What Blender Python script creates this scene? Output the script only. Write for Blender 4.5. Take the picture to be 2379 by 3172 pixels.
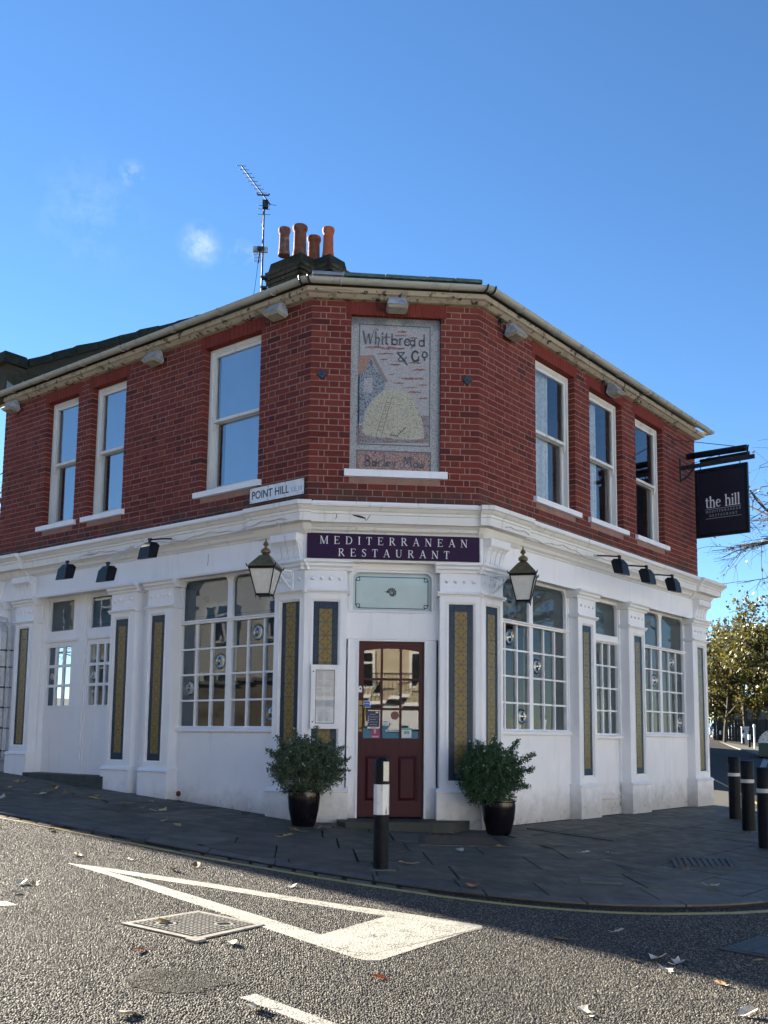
import bpy, math, random
import numpy as np
from mathutils import Vector, Matrix, noise as mnoise

rng = random.Random(7)
SC = bpy.context.scene
COL = SC.collection
for o in list(bpy.data.objects):
    bpy.data.objects.remove(o)

# ------------------------------------------------------------------ camera
CAM = Vector((-1.01205, -10.90797, 0.89333))
cam_right = Vector((0.995458, -0.094688, 0.009894))
cam_up = Vector((-0.021062, -0.117683, 0.992828))
cam_fwd = Vector((0.092844, 0.988527, 0.119142))
cd = bpy.data.cameras.new("camera")
cam = bpy.data.objects.new("camera", cd)
COL.objects.link(cam)
m = Matrix((cam_right, cam_up, -cam_fwd)).transposed().to_4x4()
m.translation = CAM
cam.matrix_world = m
cd.sensor_fit = 'HORIZONTAL'
cd.sensor_width = 36.0
cd.lens = 36.0 * 3026.013 / 2379.0
cd.shift_x = (1189.5 - 1220.62) / 2379.0
cd.shift_y = (1918.18 - 1586.0) / 2379.0
cd.clip_end = 3000
SC.camera = cam

# ------------------------------------------------------------------ light
SUN_AZ = Vector((-0.6306, 0.7761)).normalized()
SUN_EL = math.radians(20.0)
world = bpy.data.worlds.new("World")
SC.world = world
world.use_nodes = True
wn = world.node_tree.nodes
wl = world.node_tree.links
wn.clear()
w_out = wn.new('ShaderNodeOutputWorld')
w_bg = wn.new('ShaderNodeBackground')
w_sky = wn.new('ShaderNodeTexSky')
w_sky.sky_type = 'NISHITA'
w_sky.sun_disc = False
w_sky.sun_elevation = SUN_EL
w_sky.sun_rotation = math.atan2(SUN_AZ.x, SUN_AZ.y)
w_sky.altitude = 2200
w_sky.air_density = 1.0
w_sky.dust_density = 0.0
w_sky.ozone_density = 3.0
w_bg.inputs['Strength'].default_value = 0.05
# a few thin wisps of cloud
tc = wn.new('ShaderNodeTexCoord')
nz = wn.new('ShaderNodeTexNoise')
nz.inputs['Scale'].default_value = 38
nz.inputs['Detail'].default_value = 6
nz.inputs['Roughness'].default_value = 0.62
wl.new(tc.outputs['Generated'], nz.inputs['Vector'])
acc = None
for d, rad, amp in (((-0.1622, 0.8491, 0.5028), 0.017, 0.45), ((-0.1036, 0.8836, 0.4565), 0.026, 0.62),
                    ((-0.0647, 0.8895, 0.4522), 0.018, 0.42), ((-0.20, 0.86, 0.47), 0.07, 0.12)):
    v = Vector(d).normalized()
    dn = wn.new('ShaderNodeVectorMath'); dn.operation = 'DISTANCE'
    wl.new(tc.outputs['Generated'], dn.inputs[0]); dn.inputs[1].default_value = v
    mr = wn.new('ShaderNodeMapRange'); mr.interpolation_type = 'SMOOTHSTEP'
    mr.inputs[1].default_value = 0.0; mr.inputs[2].default_value = rad
    mr.inputs[3].default_value = amp; mr.inputs[4].default_value = 0.0
    wl.new(dn.outputs['Value'], mr.inputs[0])
    if acc is None:
        acc = mr.outputs[0]
    else:
        ad = wn.new('ShaderNodeMath'); ad.operation = 'MAXIMUM'
        wl.new(acc, ad.inputs[0]); wl.new(mr.outputs[0], ad.inputs[1]); acc = ad.outputs[0]
nr = wn.new('ShaderNodeMapRange'); nr.inputs[1].default_value = 0.44; nr.inputs[2].default_value = 0.72
wl.new(nz.outputs['Fac'], nr.inputs[0])
mu = wn.new('ShaderNodeMath'); mu.operation = 'MULTIPLY'
wl.new(acc, mu.inputs[0]); wl.new(nr.outputs[0], mu.inputs[1])
mxc = wn.new('ShaderNodeMix'); mxc.data_type = 'RGBA'
wl.new(mu.outputs[0], mxc.inputs[0])
hs = wn.new('ShaderNodeHueSaturation')
hs.inputs['Saturation'].default_value = 1.12
hs.inputs['Value'].default_value = 0.80
wl.new(w_sky.outputs[0], hs.inputs['Color'])
wl.new(hs.outputs[0], mxc.inputs[6])
mxc.inputs[7].default_value = (3.6, 4.0, 4.6, 1)
wl.new(mxc.outputs[2], w_bg.inputs['Color'])
wl.new(w_bg.outputs[0], w_out.inputs['Surface'])

sd = bpy.data.lights.new("sun", 'SUN')
sd.energy = 5.0
sd.angle = math.radians(0.53)
sd.color = (1.0, 0.90, 0.74)
sun = bpy.data.objects.new("sun", sd)
COL.objects.link(sun)
sv = Vector((SUN_AZ.x * math.cos(SUN_EL), SUN_AZ.y * math.cos(SUN_EL), math.sin(SUN_EL))).normalized()
sun.rotation_euler = sv.to_track_quat('Z', 'Y').to_euler()
sun.location = (-20, 25, 20)
vs = SC.view_settings
vs.view_transform = 'Standard'
vs.look = 'None'
vs.gamma = 1
vs.use_curve_mapping = False
vs.exposure = 2.7
SC.cycles.max_bounces = 8
SC.cycles.transparent_max_bounces = 12
SC.cycles.sample_clamp_indirect = 6.0

# ------------------------------------------------------------------ helpers
ORG = {}

class MB:
    def __init__(self):
        self.v = []; self.f = []; self.m = []
    def quad(self, a, b, c, d, mi=0):
        n = len(self.v); self.v += [tuple(a), tuple(b), tuple(c), tuple(d)]
        self.f.append((n, n + 1, n + 2, n + 3)); self.m.append(mi)
    def tri(self, a, b, c, mi=0):
        n = len(self.v); self.v += [tuple(a), tuple(b), tuple(c)]
        self.f.append((n, n + 1, n + 2)); self.m.append(mi)
    def poly(self, pts, mi=0):
        n = len(self.v); self.v += [tuple(p) for p in pts]
        self.f.append(tuple(range(n, n + len(pts)))); self.m.append(mi)
    def box(self, o, a, b, c, mi=0):
        o = Vector(o); a = Vector(a); b = Vector(b); c = Vector(c)
        n = len(self.v)
        self.v += [tuple(p) for p in (o, o + a, o + a + b, o + b, o + c, o + a + c, o + a + b + c, o + b + c)]
        for q in ((0, 3, 2, 1), (4, 5, 6, 7), (0, 1, 5, 4), (1, 2, 6, 5), (2, 3, 7, 6), (3, 0, 4, 7)):
            self.f.append(tuple(n + i for i in q)); self.m.append(mi)
    def cbox(self, c, sx, sy, sz, mi=0):
        self.box((c[0] - sx / 2, c[1] - sy / 2, c[2] - sz / 2), (sx, 0, 0), (0, sy, 0), (0, 0, sz), mi)
    def hexa(self, bot, top, mi=0):
        """loft between two polygons with the same number of points, capped"""
        n = len(self.v); k = len(bot)
        self.v += [tuple(p) for p in bot] + [tuple(p) for p in top]
        for i in range(k):
            j = (i + 1) % k
            self.f.append((n + i, n + j, n + k + j, n + k + i)); self.m.append(mi)
        self.f.append(tuple(n + i for i in reversed(range(k)))); self.m.append(mi)
        self.f.append(tuple(n + k + i for i in range(k))); self.m.append(mi)
    def tube(self, pts, r, n=8, mi=0, r2=None, cap=True):
        pts = [Vector(p) for p in pts]
        base = len(self.v); K = len(pts)
        ref = None
        for i, p in enumerate(pts):
            t = (pts[min(i + 1, K - 1)] - pts[max(i - 1, 0)])
            if t.length < 1e-9: t = Vector((0, 0, 1))
            t.normalize()
            if ref is None:
                ref = t.orthogonal().normalized()
            ref = (ref - t * ref.dot(t))
            if ref.length < 1e-6: ref = t.orthogonal()
            ref.normalize()
            b = t.cross(ref)
            rr = r if r2 is None else r + (r2 - r) * i / max(1, K - 1)
            for j in range(n):
                a = 2 * math.pi * j / n
                self.v.append(tuple(p + ref * (math.cos(a) * rr) + b * (math.sin(a) * rr)))
        for i in range(K - 1):
            for j in range(n):
                jj = (j + 1) % n
                self.f.append((base + i * n + j, base + i * n + jj, base + (i + 1) * n + jj, base + (i + 1) * n + j)); self.m.append(mi)
        if cap:
            self.f.append(tuple(base + j for j in reversed(range(n)))); self.m.append(mi)
            self.f.append(tuple(base + (K - 1) * n + j for j in range(n))); self.m.append(mi)
    def lathe(self, c, prof, n=20, mi=0, ax=None):
        """prof: (radius, height) from bottom to top round the z axis at c"""
        c = Vector(c); base = len(self.v); K = len(prof)
        for r, z in prof:
            for j in range(n):
                a = 2 * math.pi * j / n
                self.v.append((c.x + r * math.cos(a), c.y + r * math.sin(a), c.z + z))
        for i in range(K - 1):
            for j in range(n):
                jj = (j + 1) % n
                self.f.append((base + i * n + j, base + i * n + jj, base + (i + 1) * n + jj, base + (i + 1) * n + j)); self.m.append(mi)
        if prof[0][0] > 1e-4:
            self.f.append(tuple(base + j for j in reversed(range(n)))); self.m.append(mi)
        if prof[-1][0] > 1e-4:
            self.f.append(tuple(base + (K - 1) * n + j for j in range(n))); self.m.append(mi)
    def ball(self, c, r, n=10, k=6, mi=0):
        self.lathe(c, [(max(1e-5, r * math.sin(math.pi * i / k)), -r * math.cos(math.pi * i / k)) for i in range(k + 1)], n, mi)
    def xform(self, M, start=0):
        for i in range(start, len(self.v)):
            self.v[i] = tuple(M @ Vector(self.v[i]))
    def add(self, o, M=None):
        n = len(self.v)
        self.v += [tuple(M @ Vector(p)) if M else p for p in o.v]
        self.f += [tuple(i + n for i in f) for f in o.f]
        self.m += o.m

def make_mesh(name, mb, mats, off=(0, 0, 0), smooth=False):
    me = bpy.data.meshes.new(name)
    ox, oy, oz = off
    me.from_pydata([(x - ox, y - oy, z - oz) for x, y, z in mb.v], [], mb.f)
    if not isinstance(mats, (list, tuple)): mats = [mats]
    for mt in mats: me.materials.append(mt)
    if len(mats) > 1:
        me.polygons.foreach_set('material_index', mb.m)
    if smooth:
        me.polygons.foreach_set('use_smooth', [True] * len(me.polygons))
        if smooth != 'all':
            me.set_sharp_from_angle(angle=math.radians(smooth if smooth is not True else 40))
    me.update()
    return me

def tagit(o, label=None, cat=None, group=None, kind=None):
    if label: o['label'] = label
    if cat: o['category'] = cat
    if group: o['group'] = group
    if kind: o['kind'] = kind
    return o

def empty(name, loc, label=None, cat=None, group=None, kind=None, rotz=0.0, local=False):
    o = bpy.data.objects.new(name, None)
    o.empty_display_size = 0.2
    COL.objects.link(o)
    o.location = loc
    o.rotation_euler = (0, 0, rotz)
    ORG[o.name] = Vector((0, 0, 0)) if local else Vector(loc)
    return tagit(o, label, cat, group, kind)

def part(name, mb, mats, parent=None, loc=None, smooth=False, label=None, cat=None, group=None, kind=None):
    """one mesh object; a part when it has a parent, else a thing of its own whose origin is loc"""
    if parent is not None:
        org = ORG[parent.name]
    else:
        org = Vector(loc) if loc is not None else Vector((0, 0, 0))
    me = make_mesh(name, mb, mats, org, smooth)
    o = bpy.data.objects.new(name, me)
    COL.objects.link(o)
    if parent is not None:
        o.parent = parent
    else:
        o.location = org
    ORG[o.name] = org
    return tagit(o, label, cat, group, kind)

def inst(name, me, parent, M):
    """another piece with shared mesh, placed by world matrix M under parent (whose world frame is a pure translation)"""
    o = bpy.data.objects.new(name, me)
    COL.objects.link(o)
    if parent is not None:
        o.parent = parent
        M = Matrix.Translation(-ORG[parent.name]) @ M
    o.matrix_local = M if parent is not None else M
    return o

def copy_tree(root, loc, rotz=None, label=None):
    r = root.copy(); COL.objects.link(r); r.location = loc
    if rotz is not None: r.rotation_euler = (0, 0, rotz)
    if label: r['label'] = label
    for ch in list(root.children):
        c = ch.copy(); COL.objects.link(c); c.parent = r
        for g in ch.children:
            d = g.copy(); COL.objects.link(d); d.parent = c
    return r

# ------------------------------------------------------------------ materials
def srgb(r, g, b):
    f = lambda c: ((c / 255) / 12.92 if c / 255 <= 0.04045 else ((c / 255 + 0.055) / 1.055) ** 2.4)
    return (f(r), f(g), f(b))

class NT:
    def __init__(self, name):
        self.mat = bpy.data.materials.new(name)
        self.mat.use_nodes = True
        self.t = self.mat.node_tree
        self.n = self.t.nodes
        self.l = self.t.links
        self.b = self.n['Principled BSDF']
    def new(self, typ, **kw):
        x = self.n.new(typ)
        for k, v in kw.items():
            setattr(x, k, v)
        return x
    def set(self, sock, v):
        if hasattr(v, 'links') or hasattr(v, 'is_linked'):
            self.l.new(v, sock)
        else:
            try:
                sock.default_value = v
            except Exception:
                sock.default_value = (*v, 1)
    def pos(self):
        return self.new('ShaderNodeNewGeometry').outputs['Position']
    def noise(self, scale, detail=4, rough=0.55, vec=None, dist=0.0):
        x = self.new('ShaderNodeTexNoise')
        x.inputs['Scale'].default_value = scale
        x.inputs['Detail'].default_value = detail
        x.inputs['Roughness'].default_value = rough
        x.inputs['Distortion'].default_value = dist
        self.l.new(vec if vec is not None else self.pos(), x.inputs['Vector'])
        return x.outputs['Fac']
    def vor(self, scale, feature='F1', vec=None, rand=1.0):
        x = self.new('ShaderNodeTexVoronoi', feature=feature)
        x.inputs['Scale'].default_value = scale
        x.inputs['Randomness'].default_value = rand
        self.l.new(vec if vec is not None else self.pos(), x.inputs['Vector'])
        return x
    def ramp(self, fac, lo, hi, a=0.0, b=1.0, smooth=False):
        x = self.new('ShaderNodeMapRange')
        if smooth: x.interpolation_type = 'SMOOTHSTEP'
        self.set(x.inputs[0], fac)
        x.inputs[1].default_value = lo; x.inputs[2].default_value = hi
        x.inputs[3].default_value = a; x.inputs[4].default_value = b
        return x.outputs[0]
    def math(self, op, a, b=0.0, clamp=False):
        x = self.new('ShaderNodeMath', operation=op)
        x.use_clamp = clamp
        self.set(x.inputs[0], a); self.set(x.inputs[1], b)
        return x.outputs[0]
    def mix(self, fac, a, b, mode='MIX'):
        x = self.new('ShaderNodeMix', data_type='RGBA', blend_type=mode)
        self.set(x.inputs[0], fac)
        for s, v in ((x.inputs[6], a), (x.inputs[7], b)):
            if isinstance(v, tuple): s.default_value = (*v[:3], 1)
            else: self.l.new(v, s)
        return x.outputs[2]
    def bump(self, h, strength=0.3, dist=0.01):
        x = self.new('ShaderNodeBump')
        x.inputs['Strength'].default_value = strength
        x.inputs['Distance'].default_value = dist
        self.l.new(h, x.inputs['Height'])
        self.l.new(x.outputs[0], self.b.inputs['Normal'])
        return x
    def sep(self, v):
        x = self.new('ShaderNodeSeparateXYZ'); self.l.new(v, x.inputs[0]); return x.outputs
    def col(self, c):
        if isinstance(c, tuple): self.b.inputs['Base Color'].default_value = (*c[:3], 1)
        else: self.l.new(c, self.b.inputs['Base Color'])
    def rough(self, r):
        self.set(self.b.inputs['Roughness'], r)

def simple(name, c, rough=0.5, metal=0.0, var=0.12, scale=9.0, bump=0.0, bscale=60.0, spec=0.5, dirt=None, dirt_amt=0.5):
    """paint, metal, plastic: base colour with mottled tone, optional dirt patches and fine relief"""
    t = NT(name)
    n1 = t.noise(scale, 5)
    dark = tuple(x * (1 - var) for x in c); light = tuple(min(0.95, x * (1 + var)) for x in c)
    k = t.mix(t.ramp(n1, 0.3, 0.7), dark, light)
    if dirt:
        n2 = t.noise(scale * 0.6, 7, 0.65)
        k = t.mix(t.ramp(n2, 0.52, 0.72, 0, dirt_amt), k, dirt)
    t.col(k)
    t.rough(t.ramp(t.noise(scale * 2.3, 3), 0.3, 0.7, max(0.02, rough - 0.08), min(1, rough + 0.08)))
    t.b.inputs['Metallic'].default_value = metal
    t.b.inputs['Specular IOR Level'].default_value = spec
    if bump: t.bump(t.noise(bscale, 4), bump, 0.004)
    return t.mat

MAT = {}
# weathered white paint on render / timber
def white_mat(name, c, grime, amt, bump=0.25, base=False):
    t = NT(name)
    p = t.pos()
    k = t.mix(t.ramp(t.noise(2.2, 5), 0.3, 0.7), tuple(x * 0.94 for x in c), c)
    # vertical run stains
    mp = t.new('ShaderNodeMapping'); mp.inputs['Scale'].default_value = (9, 9, 0.9); t.l.new(p, mp.inputs[0])
    st = t.noise(1.0, 6, 0.6, mp.outputs[0])
    k = t.mix(t.ramp(st, 0.56, 0.8, 0, amt), k, grime)
    k = t.mix(t.ramp(t.noise(14, 6, 0.7), 0.66, 0.74, 0, amt * 0.8), k, tuple(x * 0.6 for x in grime))
    if name.startswith('peeling'):
        k = t.mix(t.ramp(t.noise(11, 6, 0.6), 0.57, 0.61), k, (0.055, 0.045, 0.035))
        mp2 = t.new('ShaderNodeMapping'); mp2.inputs['Scale'].default_value = (3, 3, 40); t.l.new(p, mp2.inputs[0])
        k = t.mix(t.ramp(t.noise(1.0, 4, 0.6, mp2.outputs[0]), 0.55, 0.7, 0, 0.6), k, (0.16, 0.12, 0.085))
    if base:
        z = t.sep(p)[2]
        # splash-back dirt near the pavement, ragged edge
        lowz = t.math('ADD', z, t.ramp(t.noise(6, 6, 0.65), 0.2, 0.8, -0.16, 0.16))
        k = t.mix(t.ramp(lowz, -0.12, 0.34, 0.7, 0.0, True), k, (0.36, 0.34, 0.30))
        ch = t.math('ADD', t.noise(11, 7, 0.68), t.ramp(z, -0.1, 0.40, 0.10, -0.12))
        k = t.mix(t.ramp(ch, 0.66, 0.69, 0, 0.7), k, (0.34, 0.32, 0.285))
    t.col(k); t.rough(0.62)
    t.bump(t.math('ADD', t.noise(45, 5), t.math('MULTIPLY', t.noise(7, 4), 1.5)), bump, 0.003)
    return t.mat
MAT['render'] = white_mat('white_painted_render', (0.87, 0.87, 0.88), (0.46, 0.45, 0.42), 0.30, 0.25, True)
MAT['trim'] = white_mat('white_painted_timber', (0.86, 0.86, 0.86), (0.45, 0.42, 0.36), 0.3, 0.12)
MAT['cornice'] = white_mat('weathered_cornice_paint', (0.80, 0.79, 0.76), (0.33, 0.29, 0.22), 0.6, 0.2)
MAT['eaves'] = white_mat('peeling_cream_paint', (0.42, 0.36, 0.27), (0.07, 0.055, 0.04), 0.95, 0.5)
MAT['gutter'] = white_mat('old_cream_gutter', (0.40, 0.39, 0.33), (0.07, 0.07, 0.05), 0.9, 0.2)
MAT['sash'] = white_mat('worn_sash_paint', (0.72, 0.71, 0.67), (0.22, 0.20, 0.15), 0.65, 0.15)

# brick
def brick_mat(name, reds, soot, amt, rough=0.85):
    t = NT(name)
    g = t.new('ShaderNodeNewGeometry'); oi = t.new('ShaderNodeObjectInfo')
    r = t.math('FRACT', t.math('ADD', g.outputs['Random Per Island'], oi.outputs['Random']))
    cr = t.new('ShaderNodeValToRGB'); cr.color_ramp.interpolation = 'LINEAR'
    e = cr.color_ramp.elements
    e[0].position = 0.0; e[0].color = (*reds[0], 1)
    e[1].position = 1.0; e[1].color = (*reds[-1], 1)
    for i, c in enumerate(reds[1:-1]):
        x = e.new((i + 1) / (len(reds) - 1)); x.color = (*c, 1)
    t.l.new(r, cr.inputs[0])
    k = t.mix(t.ramp(t.noise(38, 6, 0.65), 0.35, 0.75, 0.0, 0.55), cr.outputs[0], tuple(x * 0.55 for x in reds[0]))
    k = t.mix(t.ramp(t.noise(150, 3), 0.62, 0.75, 0, 0.35), k, (0.30, 0.16, 0.12))
    z = t.sep(t.pos())[2]
    zz = t.math('ADD', z, t.ramp(t.noise(3.0, 6, 0.65), 0.2, 0.8, -0.28, 0.28))
    k = t.mix(t.ramp(zz, 3.5, 3.82, amt, 0.0, True), k, soot)
    t.col(k); t.rough(rough)
    t.b.inputs['Specular IOR Level'].default_value = 0.25
    t.bump(t.math('ADD', t.noise(70, 5, 0.6), t.math('MULTIPLY', t.noise(18, 3), 1.2)), 0.45, 0.004)
    return t.mat
MAT['brick'] = brick_mat('red_brick', [(0.125, 0.022, 0.018), (0.185, 0.035, 0.026), (0.215, 0.041, 0.029), (0.175, 0.034, 0.027), (0.235, 0.055, 0.034), (0.155, 0.030, 0.026), (0.20, 0.038, 0.028), (0.075, 0.020, 0.020)], (0.055, 0.045, 0.032), 0.75)
MAT['arch'] = brick_mat('rubbed_red_brick', [(0.19, 0.032, 0.023), (0.21, 0.037, 0.026), (0.175, 0.030, 0.023)], (0.1, 0.03, 0.03), 0.0)
MAT['stackbrick'] = brick_mat('mossy_stock_brick', [(0.05, 0.045, 0.03), (0.075, 0.06, 0.04), (0.04, 0.05, 0.025), (0.09, 0.075, 0.05)], (0.03, 0.04, 0.015), 0.0, 0.95)
def mortar_mat(name, c, d):
    t = NT(name)
    k = t.mix(t.ramp(t.noise(7, 6, 0.6), 0.3, 0.75), c, d)
    z = t.sep(t.pos())[2]
    zz = t.math('ADD', z, t.ramp(t.noise(3.0, 6, 0.65), 0.2, 0.8, -0.28, 0.28))
    k = t.mix(t.ramp(zz, 3.5, 3.82, 0.6, 0.0, True), k, (0.10, 0.085, 0.06))
    t.col(k); t.rough(0.95); t.bump(t.noise(120, 4), 0.4, 0.003)
    return t.mat
MAT['mortar'] = mortar_mat('lime_mortar', (0.34, 0.21, 0.165), (0.24, 0.145, 0.115))
MAT['stackmortar'] = mortar_mat('stack_mortar', (0.20, 0.195, 0.15), (0.13, 0.13, 0.09))

# glass: a thin pane that reflects and lets the room show
def glass_mat(name, tint=(0.85, 0.9, 0.9), refl=1.0, wav=0.03):
    t = NT(name)
    out = t.n['Material Output']
    t.n.remove(t.b)
    gl = t.new('ShaderNodeBsdfGlossy'); gl.inputs['Roughness'].default_value = 0.015
    tr = t.new('ShaderNodeBsdfTransparent'); tr.inputs[0].default_value = (*tint, 1)
    fr = t.new('ShaderNodeFresnel'); fr.inputs[0].default_value = 1.52
    bp = t.new('ShaderNodeBump'); bp.inputs['Strength'].default_value = wav; bp.inputs['Distance'].default_value = 0.05
    t.l.new(t.noise(2.6, 2), bp.inputs['Height'])
    t.l.new(bp.outputs[0], gl.inputs['Normal'])
    f = t.math('MULTIPLY', t.math('ADD', fr.outputs[0], 0.015), refl, True)
    mx = t.new('ShaderNodeMixShader')
    t.l.new(f, mx.inputs[0]); t.l.new(tr.outputs[0], mx.inputs[1]); t.l.new(gl.outputs[0], mx.inputs[2])
    t.l.new(mx.outputs[0], out.inputs['Surface'])
    return t.mat
MAT['glass'] = glass_mat('window_glass', (0.75, 0.82, 0.82), 1.0, 0.015)
MAT['doorglass'] = glass_mat('door_glass', (0.6, 0.7, 0.74), 1.7, 0.002)
MAT['caseglass'] = glass_mat('menu_case_glass', (0.92, 0.94, 0.94), 0.5, 0.004)
MAT['filmglass'] = glass_mat('filmed_window_glass', (0.9, 0.93, 0.95), 0.28, 0.01)
MAT['leftglass'] = glass_mat('left_flank_glass', (0.62, 0.70, 0.74), 0.10, 0.012)
MAT['fanglass'] = glass_mat('fanlight_glass', (0.9, 0.95, 0.95), 0.8, 0.004)
MAT['bull'] = glass_mat('bullion_glass', (0.75, 0.80, 0.82), 3.2, 0.0)
MAT['upglass'] = glass_mat('upper_right_glass', (0.8, 0.85, 0.86), 1.9, 0.012)
MAT['film'] = simple('pale_blue_window_film', (0.16, 0.27, 0.40), 0.6, var=0.05, scale=3, spec=0.2)
MAT['frost'] = simple('grey_frosted_film', (0.12, 0.145, 0.165), 0.5, var=0.12, scale=3, spec=0.3)
MAT['frostlight'] = simple('pale_frosted_film', (0.74, 0.80, 0.80), 0.5, var=0.06, scale=4, spec=0.3)
MAT['etch'] = simple('dark_etched_line', (0.02, 0.035, 0.045), 0.4)
MAT['dark'] = simple('dark_interior', (0.035, 0.035, 0.038), 0.8)
MAT['room'] = simple('dim_room_wall', (0.10, 0.09, 0.08), 0.9, var=0.3, scale=1.5)
MAT['curtain'] = simple('net_curtain', (0.85, 0.85, 0.84), 0.9, var=0.25, scale=25)
MAT['lampglass'] = simple('opal_lantern_glass', (0.62, 0.61, 0.56), 0.25, var=0.05)
MAT['brass'] = simple('old_brass', (0.19, 0.14, 0.06), 0.36, metal=0.6, var=0.3, scale=20)
MAT['blackpaint'] = simple('black_paint', (0.008, 0.009, 0.012), 0.4, var=0.3, spec=0.25)
MAT['bollard'] = simple('black_plastic', (0.006, 0.008, 0.012), 0.5, var=0.4, scale=14, bump=0.08, spec=0.15)
MAT['iron'] = simple('dark_iron', (0.025, 0.026, 0.028), 0.5, metal=0.3, var=0.3, scale=20)
MAT['castiron'] = simple('worn_cast_iron', (0.22, 0.21, 0.185), 0.6, metal=0.0, var=0.3, scale=25, bump=0.2, bscale=150)
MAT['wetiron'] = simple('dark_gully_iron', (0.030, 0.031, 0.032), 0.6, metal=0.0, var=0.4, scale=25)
MAT['purple'] = simple('purple_sign_paint', (0.030, 0.009, 0.044), 0.5, var=0.12, scale=4, spec=0.15)
MAT['navy'] = simple('black_plum_sign_paint', (0.008, 0.005, 0.014), 0.35, var=0.15, scale=4)
MAT['lettering'] = simple('white_lettering', (0.80, 0.80, 0.78), 0.45, var=0.04)
MAT['silverletter'] = simple('silver_lettering', (0.42, 0.42, 0.46), 0.4, var=0.05)
MAT['signwhite'] = simple('white_enamel_sign', (0.72, 0.73, 0.72), 0.3, var=0.08, dirt=(0.35, 0.33, 0.28), dirt_amt=0.25)
MAT['signblack'] = simple('black_enamel_letter', (0.012, 0.016, 0.03), 0.35)
MAT['signgrey'] = simple('faded_letter', (0.38, 0.35, 0.34), 0.5)
MAT['flood'] = simple('weathered_grey_housing', (0.33, 0.35, 0.37), 0.6, var=0.35, scale=12, dirt=(0.62, 0.64, 0.66), dirt_amt=0.6)
MAT['floodglass'] = simple('dusty_lamp_glass', (0.34, 0.33, 0.27), 0.3, var=0.15)
MAT['lead'] = simple('lead_sheet', (0.24, 0.26, 0.28), 0.55, var=0.2, metal=0.2)
MAT['ridge'] = simple('mossy_ridge_tile', (0.085, 0.125, 0.10), 0.8, var=0.4, scale=16, dirt=(0.04, 0.05, 0.03))
MAT['moss'] = simple('dark_mossy_slab', (0.016, 0.017, 0.010), 0.95, var=0.6, scale=16, bump=0.6, bscale=40, dirt=(0.026, 0.036, 0.010), dirt_amt=0.8)
MAT['slate'] = simple('roof_slate', (0.06, 0.065, 0.075), 0.6, var=0.3, scale=6)
MAT['pot_old'] = simple('flaking_terracotta', (0.13, 0.055, 0.038), 0.9, var=0.4, scale=18, dirt=(0.38, 0.30, 0.26), dirt_amt=0.75)
MAT['pot_mid'] = simple('sooty_terracotta', (0.155, 0.06, 0.034), 0.9, var=0.35, scale=10)
MAT['pot_red'] = simple('orange_terracotta', (0.36, 0.090, 0.038), 0.85, var=0.15, scale=8)
MAT['soot'] = simple('chimney_inside', (0.01, 0.01, 0.01), 1.0)
MAT['glazepot'] = simple('dark_glazed_pot', (0.006, 0.004, 0.007), 0.14, var=0.3, spec=0.4)
MAT['soil'] = simple('potting_soil', (0.03, 0.022, 0.016), 1.0)
MAT['aerial'] = simple('dull_aluminium', (0.022, 0.022, 0.035), 0.6, spec=0.2)
MAT['pipe'] = simple('painted_pipe', (0.55, 0.56, 0.56), 0.5, var=0.15, dirt=(0.15, 0.13, 0.11), dirt_amt=0.5)
MAT['paper'] = simple('printed_menu_paper', (0.66, 0.67, 0.70), 0.6, var=0.05)
MAT['paperink'] = simple('grey_menu_ink', (0.36, 0.36, 0.40), 0.6)
# maroon door with fine wood grain
def door_mat():
    t = NT('maroon_door_paint')
    mp = t.new('ShaderNodeMapping'); mp.inputs['Scale'].default_value = (60, 60, 3); t.l.new(t.pos(), mp.inputs[0])
    gr = t.noise(1.0, 5, 0.6, mp.outputs[0])
    k = t.mix(t.ramp(gr, 0.3, 0.7), (0.040, 0.004, 0.010), (0.062, 0.007, 0.014))
    z = t.sep(t.pos())[2]
    k = t.mix(t.ramp(z, 0.9, 2.0), k, (0.070, 0.013, 0.012))
    k = t.mix(t.ramp(t.noise(30, 7, 0.7), 0.70, 0.76, 0, 0.5), k, (0.3, 0.22, 0.2))
    t.col(k); t.rough(0.45); t.b.inputs['Specular IOR Level'].default_value = 0.25; t.bump(gr, 0.25, 0.002)
    return t.mat
MAT['door'] = door_mat()

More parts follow.
